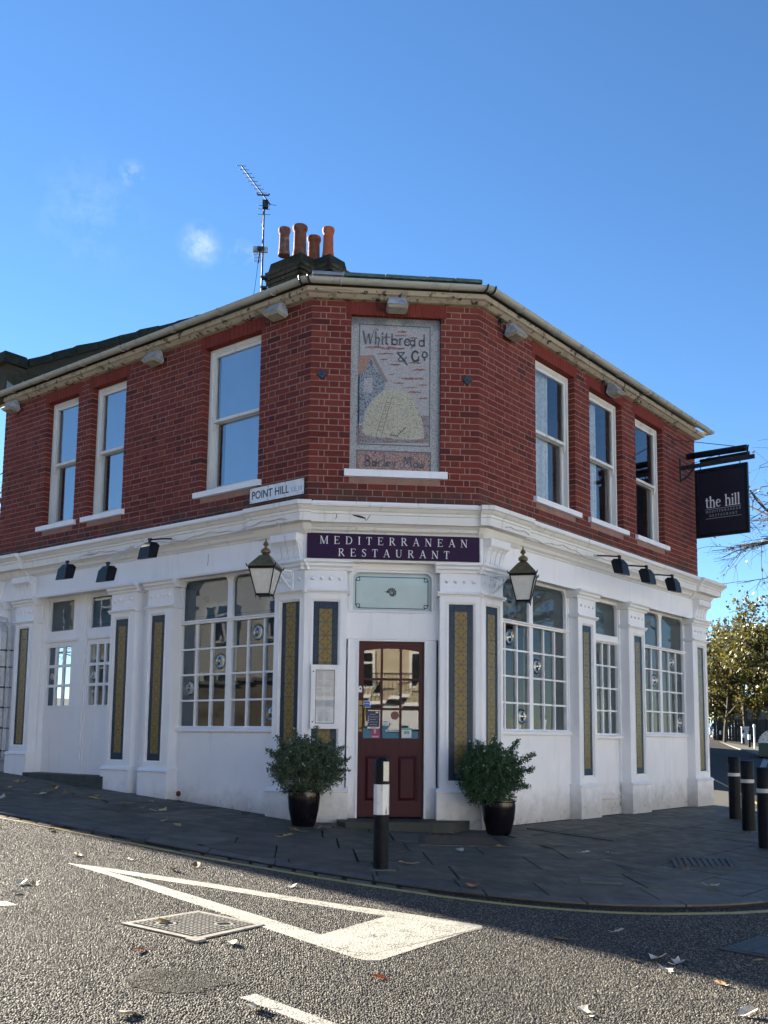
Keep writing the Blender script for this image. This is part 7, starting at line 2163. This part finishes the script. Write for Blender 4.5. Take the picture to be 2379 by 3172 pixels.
# ------------------------------------------------------------------ trees
def tree(name, x, y, h, label, seed, crown_r, crown_z, nleaf, mt, lsize=0.22, levels=4, trunk_r=0.16, group=None, lean=(0, 0), sparse=1.0, first=0.35):
    z0 = ground_z(x, y) + (ROAD_DROP if not inside_pave(x, y) else 0)
    root = empty(name, (x, y, z0 - 0.1), label, 'tree', group, local=True)
    r = random.Random(seed); tb = MB(); lf_ = MB(); ends = []
    def branch(p, d, L, rad, lev):
        pts = [p]; q = p; dd = d.copy(); n = 4
        for i in range(n):
            dd = (dd + rdir(r) * 0.16 + Vector((0, 0, 0.05 if lev < 3 else -0.03))).normalized(); q = q + dd * L / n; pts.append(q)
        tb.tube(pts, rad, 6 if lev < 2 else 4, r2=rad * 0.55, cap=False)
        if lev >= levels: ends.append((pts[1], pts[-1])); return
        k = r.choice((3, 4)) if lev else 6
        for i in range(k):
            f = r.uniform(first if lev == 0 else 0.3, 1.0); j = min(n - 1, int(f * n)); b = pts[j].lerp(pts[j + 1], f * n - j)
            a = r.uniform(0, 2 * math.pi) if lev else 2 * math.pi * i / k + r.uniform(-.4, .4)
            side_ = Vector((math.cos(a), math.sin(a), 0)); side_ = (side_ - dd * side_.dot(dd))
            if side_.length < 1e-3: continue
            nd = (dd * r.uniform(0.35, 0.8) + side_.normalized() * r.uniform(0.6, 1.0)).normalized()
            branch(b, nd, L * r.uniform(0.5, 0.72), rad * 0.5, lev + 1)
        ends.append((pts[-2], pts[-1]))
    branch(Vector((0, 0, 0)), Vector((lean[0], lean[1], 1)).normalized(), h * 0.62, trunk_r, 0)
    part('trunk', tb, MAT['bark'], root, smooth=True)
    if nleaf:
        per = max(1, int(nleaf / len(ends)))
        for a, b in ends:
            if r.random() > sparse: continue
            cl_ = r.uniform(0.3, 1.7)
            for i in range(int(per * cl_)):
                q = a.lerp(b, r.uniform(0, 1.15)) + rdir(r) * r.uniform(0, crown_r)
                L_ = lsize * r.uniform(0.6, 1.3)
                leaf(lf_, q, rdir(r), rdir(r), L_, L_ * 0.6)
        part('crown', lf_, mt, root)
    return root
def polar(deg, D): a = math.radians(deg); return (CAM.x + math.sin(a) * D, CAM.y + math.cos(a) * D)
TG = 'autumn trees down the right hand road'
x, y = polar(24.0, 80); tree('street_tree', x, y, 8.0, 'young autumn tree behind the parked white car', 31, 0.85, 0, 9000, MAT['autumn'], 0.30, trunk_r=0.14, group=TG)
x, y = polar(25.1, 84); tree('street_tree', x, y, 9.2, 'olive and gold tree behind the roadside fence', 35, 1.0, 0, 11000, MAT['autumn'], 0.32, trunk_r=0.16, group=TG)
x, y = polar(26.6, 78); tree('street_tree', x, y, 10.6, 'tall thinning tree at the right edge above the fence', 41, 0.9, 0, 6500, MAT['autumn'], 0.30, trunk_r=0.2, group=TG)
x, y = polar(23.6, 112); tree('street_tree', x, y, 10.0, 'dark brown tree furthest down the road beside the building', 44, 0.9, 0, 5000, MAT['brownleaf'], 0.34, trunk_r=0.18, group=TG)
x, y = polar(23.55, 92); tree('small_tree', x, y, 5.2, 'small golden yellow tree glowing in the sun beside the building', 52, 0.55, 0, 3000, MAT['golden'], 0.24, trunk_r=0.08, first=0.2)
x, y = polar(32.3, 40); tree('bare_tree', x, y, 12.5, 'nearly bare tree whose twigs reach in at the right edge', 61, 0.25, 0, 500, MAT['brownleaf'], 0.13, levels=5, trunk_r=0.20, sparse=0.5, first=0.3)
x, y = polar(-17.9, 34); tree('bare_tree', x, y, 7.5, 'bare dark tree just showing past the left end of the building', 67, 0.3, 0, 600, MAT['brownleaf'], 0.12, levels=5, trunk_r=0.2, sparse=0.5)
x, y = 15.0, -7.0; tree('plane_tree', x, y, 11.0, 'roadside tree reflected in the right flank windows', 71, 0.5, 0, 3500, MAT['brownleaf'], 0.2, trunk_r=0.22, sparse=0.8)
x, y = 17.0, 3.5; tree('plane_tree', x, y, 10.0, 'second roadside tree reflected in the right flank windows', 73, 0.5, 0, 3500, MAT['brownleaf'], 0.2, trunk_r=0.2, sparse=0.8)

# ------------------------------------------------------------------ things down the right hand road
def car(x, y, heading, label, paint, seed=0, wdt=1.80, ln=4.3, ht=1.56):
    """rear of the car at local -y"""
    z0 = ground_z(x, y) + ROAD_DROP
    root = empty('parked_car', (x, y, z0), label, 'car', 'cars parked down the right hand road', local=True, rotz=-math.radians(heading))
    def sec(yy, hw, zlo, zsh, zb, zr, hr): return [(-hw * .94, yy, zlo), (-hw, yy, zlo + .22), (-hw * 1.0, yy, zsh), (-hw * .95, yy, zb), (-hr, yy, zr - .06), (-hr * .82, yy, zr), (hr * .82, yy, zr), (hr, yy, zr - .06), (hw * .95, yy, zb), (hw, yy, zsh), (hw, yy, zlo + .22), (hw * .94, yy, zlo)]
    h = wdt / 2; b = MB()
    S_ = [sec(-ln / 2, h * .88, .42, .72, .86, .90, h * .80), sec(-ln / 2 + .10, h * .97, .30, .78, 1.00, 1.04, h * .82), sec(-ln / 2 + .28, h, .24, .80, 1.02, 1.40, h * .68), sec(-ln / 2 + .55, h, .22, .80, 1.02, ht - .03, h * .70), sec(-.3, h, .22, .78, 1.0, ht, h * .72), sec(.55, h, .22, .78, .98, ht - .06, h * .70), sec(1.15, h, .22, .78, .95, 1.02, h * .80), sec(1.8, h * .97, .24, .72, .82, .86, h * .8), sec(ln / 2, h * .82, .36, .58, .66, .70, h * .7)]
    n = len(b.v); k = 12
    for s_ in S_: b.v += s_
    for i in range(len(S_) - 1):
        for j in range(k):
            jj = (j + 1) % k; b.f.append((n + i * k + j, n + i * k + jj, n + (i + 1) * k + jj, n + (i + 1) * k + j)); b.m.append(0)
    b.f.append(tuple(n + j for j in range(k))); b.m.append(0); b.f.append(tuple(n + (len(S_) - 1) * k + j for j in reversed(range(k)))); b.m.append(0)
    part('body', b, paint, root, smooth=35)
    w_ = MB()
    y1, y2 = -ln / 2 + .115, -ln / 2 + .31
    w_.quad((-h * .72, y1 - .005, 1.07), (h * .72, y1 - .005, 1.07), (h * .62, y2 - .022, 1.42), (-h * .62, y2 - .022, 1.42)); part('rear_window', w_, MAT['carglass'], root)
    for sx in (-1, 1):
        w_ = MB(); q = lambda f, z, yy: (sx * (h * .955 * (1 - f) + h * .71 * f + 0.006), yy, z)
        w_.quad(q(.1, 1.05, -ln / 2 + .45), q(.1, 1.03, .95), q(.9, ht - .12, .45), q(.9, ht - .12, -ln / 2 + .62)); part('side_window', w_, MAT['carglass'], root)
        l_ = MB(); l_.hexa([(sx * h * .60, -ln / 2 + .03, .80), (sx * h * .93, -ln / 2 + .10, .80), (sx * h * .95, -ln / 2 + .12, .97), (sx * h * .56, -ln / 2 + .06, .94)], [(sx * h * .60, -ln / 2 + .0, .80), (sx * h * .95, -ln / 2 + .07, .80), (sx * h * .97, -ln / 2 + .09, .97), (sx * h * .56, -ln / 2 + .03, .94)]); part('tail_light', l_, MAT['taillight'], root)
        mr_ = MB(); mr_.cbox((sx * (h + .08), .85, 1.02), .16, .10, .12); part('wing_mirror', mr_, paint, root)
        for yy in (-ln / 2 + .82, ln / 2 - .82):
            wh = MB(); tmp = MB(); tmp.lathe((0, 0, 0), [(.20, -.10), (.31, -.10), (.325, -.06), (.325, .06), (.31, .10), (.20, .10)], 18); wh.add(tmp, Matrix.Translation((sx * (h - .10), yy, .325)) @ Matrix.Rotation(math.pi / 2, 4, 'Y')); part('wheel', wh, MAT['tyre'], root, smooth=40)
    p_ = MB(); p_.cbox((0, -ln / 2 - .005, .66), .52, .02, .11); part('number_plate', p_, simple('yellow_plate', (0.5, 0.38, 0.06), 0.5) if 'yellow_plate' not in bpy.data.materials else bpy.data.materials['yellow_plate'], root)
    bm = MB(); bm.cbox((0, -ln / 2 + .02, .40), wdt * .82, .10, .16); part('bumper', bm, MAT['blackpaint'], root)
    return root
MAT['carglass'] = simple('dark_car_glass', (0.01, 0.012, 0.015), 0.06, spec=0.9)
MAT['taillight'] = simple('dull_red_lens', (0.06, 0.008, 0.01), 0.2)
MAT['tyre'] = simple('tyre_rubber', (0.015, 0.015, 0.016), 0.8)
x, y = polar(24.75, 92); car(x, y, 14, 'white hatchback with its sunlit left side, seen from behind', simple('white_car_paint', (0.62, 0.65, 0.68), 0.25, var=0.04))
x, y = polar(24.0, 99); car(x, y, 14, 'dark blue car parked beyond the white hatchback', simple('navy_car_paint', (0.02, 0.03, 0.07), 0.2, var=0.1), ht=1.65)
x, y = polar(23.5, 106); car(x, y, 14, 'pale blue car furthest along, half hidden by the building', simple('blue_grey_car_paint', (0.16, 0.22, 0.30), 0.25, var=0.05), ht=1.5)
# bike hangar with a curved steel roof
x, y = polar(26.5, 47); z0 = ground_z(x, y)
rt = empty('bike_hangar', (x, y, z0), 'green bike hangar with a curved corrugated steel roof', 'bike hangar', local=True, rotz=-math.radians(26))
L_ = 1.25
hb = MB(); hb.box((-0.62, -L_, 0.06), (1.9, 0, 0), (0, 2 * L_, 0), (0, 0, 0.58)); part('body', hb, MAT['hangar'] if 'hangar' in MAT else simple('green_steel', (0.035, 0.075, 0.06), 0.45, var=0.1), rt)
rb = MB(); N = 14
for i in range(N):
    a0 = math.pi / 2 * i / N; a1 = math.pi / 2 * (i + 1) / N
    f = lambda a, k: (0.32 - 0.94 * math.cos(a) * k, 0.64 + 0.66 * math.sin(a) * k)
    k0 = 1.0 + (0.012 if i % 2 else 0)
    (xa, za), (xb, zb) = f(a0, k0), f(a1, k0)
    rb.quad((xa, -L_, za), (xa, L_, za), (xb, L_, zb), (xb, -L_, zb))
rb.poly([(0.32 - 0.94 * math.cos(math.pi / 2 * i / N), -L_, 0.64 + 0.66 * math.sin(math.pi / 2 * i / N)) for i in range(N + 1)] + [(0.32, -L_, 0.64)])
part('curved_roof', rb, simple('bright_steel', (0.45, 0.50, 0.52), 0.3, metal=0.7, var=0.1), rt)
hb = MB(); hb.box((0.34, -L_, 0.64), (0.94, 0, 0), (0, 2 * L_, 0), (0, 0, 0.66)); part('back_box', hb, MAT['blackpaint'], rt)
# bollards with white bands across the road
FB = 'white banded bollards across the right hand road'
def far_bollard():
    root = empty('bollard', (0, 0, 0), None, 'bollard', FB, local=True)
    b = MB(); b.lathe((0, 0, 0), [(0.08, 0), (0.08, 0.48)], 12); b.lathe((0, 0, 0), [(0.08, 0.80), (0.08, 1.0), (0.05, 1.03)], 12); part('post', b, MAT['bollard'], root)
    b = MB(); b.lathe((0, 0, 0), [(0.085, 0.48), (0.085, 0.80)], 12); part('white_band', b, MAT['lettering'], root)
    return root
fb0 = far_bollard()
for i, (dg, D, lab) in enumerate([(25.28, 66, 'white banded bollard nearest the bike hangar'), (24.98, 76, 'white banded bollard right of the white hatchback'), (23.78, 88, 'white banded bollard in front of the dark blue car')]):
    x, y = polar(dg, D)
    if i == 0: fb0.location = (x, y, ground_z(x, y)); fb0['label'] = lab
    else: copy_tree(fb0, (x, y, ground_z(x, y)), 0, lab)
x, y = polar(25.55, 63); b = MB(); b.lathe((x, y, ground_z(x, y)), [(0.05, 0), (0.05, 1.25), (0.075, 1.28), (0.075, 1.42), (0.02, 1.46)], 12); part('white_post', b, MAT['lettering'], None, loc=(x, y, ground_z(x, y)), label='slim white post with a round top left of the bike hangar', cat='post')
x, y = polar(25.08, 80); z0 = ground_z(x, y); rt = empty('utility_cabinet', (x, y, z0), 'pale utility cabinet beside the white hatchback', 'cabinet', local=True, rotz=-math.radians(20))
b = MB(); b.cbox((0, 0, 0.62), 0.55, 0.35, 1.2); part('body', b, simple('pale_cabinet_paint', (0.42, 0.45, 0.45), 0.5), rt); b = MB(); b.cbox((0, 0, 1.24), 0.60, 0.40, 0.05); part('lid', b, MAT['lettering'], rt)
# fence of dark boards beyond the far pavement
x, y = polar(25.0, 88); z0 = ground_z(x, y)
rt = empty('board_fence', (x, y, z0), 'dark vertical board fence behind the parked cars', 'fence', local=True, rotz=-math.radians(24))
MAT['fenceboard'] = stone_mat('dark_fence_board', [(0.022, 0.024, 0.026), (0.035, 0.036, 0.036), (0.05, 0.052, 0.05)], 0.8)
for i in range(34):
    b = MB(); b.box((-2.4 + i * 0.24, 0.02 * (i % 2), 0), (0.225, 0, 0), (0, 0.02, 0), (0, 0, 1.85 + 0.02 * (i % 3))); part('board', b, MAT['fenceboard'], rt)
b = MB()
for zz in (0.4, 1.4): b.box((-2.4, 0.045, zz), (8.2, 0, 0), (0, 0.05, 0), (0, 0, 0.08))
part('rail', b, MAT['fenceboard'], rt)
for i in range(4): 
    b = MB(); b.box((-2.0 + i * 2.4, 0.10, 0), (0.09, 0, 0), (0, 0.09, 0), (0, 0, 1.9)); part('post', b, MAT['fenceboard'], rt)
x, y = polar(25.6, 100); z0 = ground_z(x, y)
rt = empty('grey_building', (x, y, z0), 'low grey building behind the board fence', 'building', local=True, rotz=-math.radians(24))
b = MB(); b.box((-3.0, 0, -0.5), (16, 0, 0), (0, 8, 0), (0, 0, 4.4)); part('wall', b, simple('grey_render', (0.12, 0.125, 0.12), 0.9, var=0.2, scale=1.0), rt)
for i in range(9):
    b = MB(); b.box((-2.6 + i * 1.2, -0.06, 2.0), (0.75, 0, 0), (0, 0.05, 0), (0, 0, 1.6)); part('window', b, MAT['carglass'], rt)
b = MB(); b.box((-3.4, -0.5, 3.9), (16.8, 0, 0), (0, 9, 0), (0, 0, 0.25)); part('roof', b, MAT['slate'], rt)
# far pavement across the right hand road
fp = MB(); q = [polar(26.9, 40), polar(29, 44), polar(26.5, 120), polar(23.0, 118), polar(24.4, 64)]
fp.hexa([gp(x, y, -0.2) for x, y in q], [gp(x, y, 0.03) for x, y in q]); part('far_pavement', fp, MAT['slab'], None, kind='structure')

# ------------------------------------------------------------------ houses and wall across the roads (they light and are mirrored by the front)
def house(x, y, rz, wd, dp, ht, wallmat, roofmat, label, cols, shop=None, balcony=False):
    z0 = ground_z(x, y) - 0.3
    root = empty('terraced_house', (x, y, z0), label, 'house', local=True, rotz=rz)
    b = MB(); b.box((-wd / 2, 0, 0), (wd, 0, 0), (0, dp, 0), (0, 0, ht)); part('wall', b, wallmat, root)
    b = MB(); b.hexa([(-wd / 2, -.3, ht), (wd / 2, -.3, ht), (wd / 2, dp + .3, ht), (-wd / 2, dp + .3, ht)], [(-wd / 2, dp / 2 - .1, ht + 1.9), (wd / 2, dp / 2 - .1, ht + 1.9), (wd / 2, dp / 2 + .1, ht + 1.9), (-wd / 2, dp / 2 + .1, ht + 1.9)]); rf_ = part('roof', b, roofmat, root)
    b = MB(); b.box((wd / 2 - 1.2, dp / 2 - .4, ht + .8), (.9, 0, 0), (0, .8, 0), (0, 0, 2.0)); part('chimney', b, wallmat, rf_)
    for fz in ((3.7, 1.5),) + (() if shop else ((1.1, 1.5),)):
        for i in range(cols):
            cx = -wd / 2 + wd * (i + .5) / cols
            f = MB(); ww = min(1.5, wd / cols * .55)
            for a in ((-ww / 2, -ww / 2 + .09, 0, fz[1]), (ww / 2 - .09, ww / 2, 0, fz[1]), (-ww / 2 + .09, ww / 2 - .09, 0, .09), (-ww / 2 + .09, ww / 2 - .09, fz[1] - .09, fz[1]), (-.04, .04, .09, fz[1] - .09), (-ww / 2 + .09, -.04, fz[1] * .68, fz[1] * .68 + .07)):
                f.box((cx + a[0], -.07, fz[0] + a[2]), (a[1] - a[0], 0, 0), (0, .1, 0), (0, 0, a[3] - a[2]))
            wn_ = part('window', f, MAT['lettering'], root)
            g = MB(); g.box((cx - ww / 2 + .05, -.02, fz[0] + .05), (ww - .1, 0, 0), (0, .015, 0), (0, 0, fz[1] - .1)); part('pane', g, MAT['carglass'], wn_)
    if shop:
        b = MB(); b.box((-wd / 2 + .3, -.25, .4), (wd - .6, 0, 0), (0, .25, 0), (0, 0, 2.0)); part('shop_window', b, shop[0], root)
        b = MB(); b.box((-wd / 2 + .2, -.4, 2.45), (wd - .4, 0, 0), (0, .4, 0), (0, 0, .75)); part('fascia', b, shop[1], root)
        M = Matrix.Translation((-1.9, -.41, 2.62)) @ Matrix.Rotation(math.pi / 2, 4, 'X')
        me = textmesh('Food & Wine', 0.62, 0.01); me.materials.clear(); me.materials.append(MAT['etch'])
        o = bpy.data.objects.new('lettering', me); COL.objects.link(o); o.parent = root; o.matrix_local = M
    if balcony:
        b = MB(); b.box((-wd / 2, -.9, 3.35), (wd, 0, 0), (0, .9, 0), (0, 0, .12)); part('balcony_slab', b, MAT['render'], root)
        b = MB(); b.box((-wd / 2, -.9, 4.3), (wd, 0, 0), (0, .04, 0), (0, 0, .05))
        for i in range(int(wd / .14)): b.box((-wd / 2 + i * .14, -.89, 3.47), (.02, 0, 0), (0, .02, 0), (0, 0, .83))
        part('railing', b, MAT['blackpaint'], root)
def uphill_shade_terrace():  # unseen row added so its eaves cast the straight shadow edge on the road
    z0 = ground_z(*wpt('L', 14)) - .3
    a = W('L', 26.0, 0.2, z0); rt = empty('terraced_house', a, 'unseen brick terrace further up the hill on the left, added to shade the road', 'house')
    b = MB(); wbox(b, 'L', 11.3, 26.0, -2.5, 0.2, z0 - .5, 6.05); part('wall', b, MAT['brick'], rt)
    b = MB(); wprism(b, 'L', [(0.2, 6.05), (0.27, 6.05), (0.27, 6.17), (-2.3, 6.75), (-2.5, 6.05)], 11.25, 26.05); part('roof', b, MAT['slate'], rt)
    for i in range(6):
        for z in (1.3, 4.1):
            b = MB(); wbox(b, 'L', 12.2 + i * 2.3, 13.3 + i * 2.3, 0.19, 0.23, z, z + 1.5); w_ = part('window', b, MAT['sash'], rt)
            b = MB(); wbox(b, 'L', 12.28 + i * 2.3, 13.22 + i * 2.3, 0.20, 0.235, z + .08, z + 1.42); part('pane', b, MAT['carglass'], w_)
uphill_shade_terrace()
ybrick = simple('yellow_stock_brick_wall', (0.33, 0.24, 0.13), 0.9, var=0.25, scale=3)
stone = simple('ragstone_wall', (0.24, 0.20, 0.15), 0.95, var=0.5, scale=2.5, bump=0.5, bscale=6)
cream = simple('cream_stucco', (0.66, 0.63, 0.56), 0.8)
buff = simple('pale_buff_brick', (0.50, 0.43, 0.31), 0.9, var=0.15, scale=3)
house(-0.5, -24.0, math.pi, 11, 8, 6.4, buff, MAT['slate'], 'buff brick house with a blue shop, mirrored in the front door', 4, (simple('blue_shopfront', (0.05, 0.16, 0.30), 0.4), simple('white_fascia', (0.6, 0.63, 0.66), 0.5)), True)
house(12.2, -22.5, math.radians(193), 13, 8, 6.8, cream, MAT['slate'], 'cream rendered house across the crossroads, right of the shop', 4)
house(24.0, -16.5, math.radians(230), 13, 8, 6.8, cream, MAT['slate'], 'cream rendered house at the turn of the right hand road', 4)
house(30.0, -3.5, math.radians(262), 14, 8, 6.6, buff, MAT['slate'], 'buff brick house facing the right flank across its road', 4)
house(-13.0, -22.5, math.radians(167), 13, 8, 6.6, cream, MAT['slate'], 'cream rendered house across the crossroads, left of the shop', 4)
q = W('L', 1.0, 17.0, 0); house(q.x, q.y, math.radians(136.8), 14, 8, 6.8, buff, MAT['slate'], 'buff brick house facing the left flank beyond the garden wall', 4)
q = W('L', 15.5, 17.0, 0); house(q.x, q.y, math.radians(136.8), 14, 8, 7.0, cream, MAT['slate'], 'cream rendered house up the hill facing the left flank', 4)
q = W('L', 30.0, 17.0, 0); house(q.x, q.y, math.radians(136.8), 14, 8, 7.0, buff, MAT['slate'], 'buff brick house furthest up the hill on the far side', 4)
# row along the near side of the right hand road, behind the restaurant: unseen, added to shade that road
z0 = ground_z(13, 28) - .4
rt = empty('terraced_house', (13, 28, z0), 'unseen brick terrace behind the restaurant, added to shade the right hand road', 'house')
dd = Vector((14, 31)).normalized(); nn = Vector((-dd.y, dd.x)); b = MB()
q = [Vector((7.0, 14.0)), Vector((7.0, 14.0)) + dd * 34, Vector((7.0, 14.0)) + dd * 34 + nn * 7, Vector((7.0, 14.0)) + nn * 7]
b.hexa([(p.x, p.y, z0) for p in q], [(p.x, p.y, z0 + 6.4) for p in q]); part('wall', b, MAT['brick'], rt)
b = MB(); b.hexa([(p.x, p.y, z0 + 6.4) for p in q], [(p.x, p.y, z0 + 8.2) for p in (q[0] + nn * 3.4, q[1] + nn * 3.4, q[1] + nn * 3.6, q[0] + nn * 3.6)]); part('roof', b, MAT['slate'], rt)
q = W('L', 6.0, 12.5, 0); rt = empty('garden_wall', (q.x, q.y, ground_z(q.x, q.y) - .2), 'long ragstone garden wall mirrored in the left flank windows', 'wall', local=True, rotz=math.radians(136.8))
b = MB(); b.box((-16, 0, 0), (32, 0, 0), (0, .4, 0), (0, 0, 2.3)); part('stonework', b, stone, rt)
b = MB(); b.box((-16.05, -.05, 2.3), (32.1, 0, 0), (0, .5, 0), (0, 0, .1)); part('coping', b, MAT['kerb'], rt)

# ------------------------------------------------------------------ television aerials on one mast
A0 = Vector((-1.775, 4.0, 8.0))
rt = empty('aerial_mast', A0, 'television aerials on a mast strapped to the chimney', 'aerial')
mb = MB(); mb.tube([(-1.778, 4.0, 7.6), (-1.77, 4.0, 9.36)], 0.014, 8); part('mast', mb, MAT['aerial'], rt, smooth=40)
y1 = Vector((-2.149, 4.0, 9.982)); y2 = Vector((-1.672, 3.9, 9.295))
mb = MB(); mb.tube([y1, y2], 0.011, 6); part('boom', mb, MAT['aerial'], rt)
ax = Vector((0.98, 0.15, 0.10)).normalized()
for i in range(8):
    f = 0.0 + i * 0.1; c = y1.lerp(y2, f); L_ = 0.077 + 0.001 * i
    mb = MB(); mb.tube([c - ax * L_, c + ax * L_], 0.0042, 5); part('element', mb, MAT['aerial'], rt)
c = y1.lerp(y2, 0.755); mb = MB(); mb.tube([c - ax * .10 + Vector((0, 0, .02)), c - ax * .085, c + ax * .085, c + ax * .10 + Vector((0, 0, .025))], 0.013, 6); part('dipole', mb, MAT['aerial'], rt)
for dz, hl in ((-0.11, .10), (-0.20, .105), (-0.05, .095)):
    c = Vector((-1.77 + (0.06 if dz == -0.02 else 0), 3.97, 9.36 + dz)); mb = MB(); mb.tube([c - ax * hl, c + ax * hl], 0.0042, 5); part('reflector_rod', mb, MAT['aerial'], rt)
c = Vector((-1.672, 3.9, 9.295)); mb = MB(); mb.tube([c, c + ax * .10 + Vector((0, 0, -.01))], 0.0042, 5); part('reflector_rod', mb, MAT['aerial'], rt)
mb = MB(); mb.cbox((-1.75, 3.97, 9.33), 0.09, 0.09, 0.12); part('clamp', mb, MAT['iron'], rt)
mb = MB(); mb.cbox((-1.81, 3.96, 8.56), 0.235, 0.03, 0.09); part('junction_panel', mb, MAT['flood'], rt)
mb = MB(); mb.cbox((-1.80, 3.93, 8.56), 0.11, 0.05, 0.06); part('clamp', mb, MAT['iron'], rt)
for i in range(9):
    z = 8.49 - i * 0.024; hw = 0.09 - i * 0.002; c = Vector((-1.83, 3.85, z)); mb = MB(); mb.tube([c - ax * hw, c + ax * hw], 0.0038, 5); part('element', mb, MAT['aerial'], rt)
mb = MB(); mb.tube([(-1.81, 3.9, 8.56), (-1.835, 3.84, 8.27)], 0.012, 5); part('boom', mb, MAT['aerial'], rt)
mb = MB(); mb.tube([(-1.835, 3.86, 8.28), (-1.88, 3.95, 7.9), (-1.95, 3.98, 7.5), (-1.90, 4.0, 7.2)], 0.005, 4); part('cable', mb, MAT['iron'], rt); mb = MB(); mb.tube([(-1.77, 3.97, 9.3), (-1.80, 3.96, 9.0), (-1.76, 3.96, 8.9), (-1.79, 3.97, 8.65)], 0.005, 4); part('cable', mb, MAT['iron'], rt)
mb = MB()
for z in (7.95, 8.12): mb.cbox((-1.74, 4.02, z), 0.10, 0.10, 0.03); 
part('wall_strap', mb, MAT['iron'], rt)
# white pots on the window ledges inside
for (s, z, r_, h_) in ((1.327 - 0.044 - 0.13, 1.0, 0.075, 0.115), (1.327 + 0.044 + 0.41, 1.0, 0.06, 0.125)):
    p = W('R', s, -0.235, z); rt = empty('window_pot', p, 'small white plant pot inside the window, ' + ('under the bullseye pane' if s < 1.3 else 'beside the frosted panes'), 'plant pot')
    mb = MB(); mb.lathe(p, [(r_ * .8, -0.0), (r_, h_), (r_ * .9, h_), (r_ * .85, h_ - .02)], 20); part('pot', mb, MAT['lettering'], rt, smooth=40)
    mb = MB(); rr3 = random.Random(3)
    for i in range(60):
        q = p + Vector((rr3.uniform(-.04, .04), rr3.uniform(-.04, .04), h_)); leaf(mb, q, (rdir(rr3) * .7 + Vector((0, 0, 1))).normalized(), rdir(rr3), 0.07, 0.02)
    part('plant', mb, MAT['shrub'], rt)
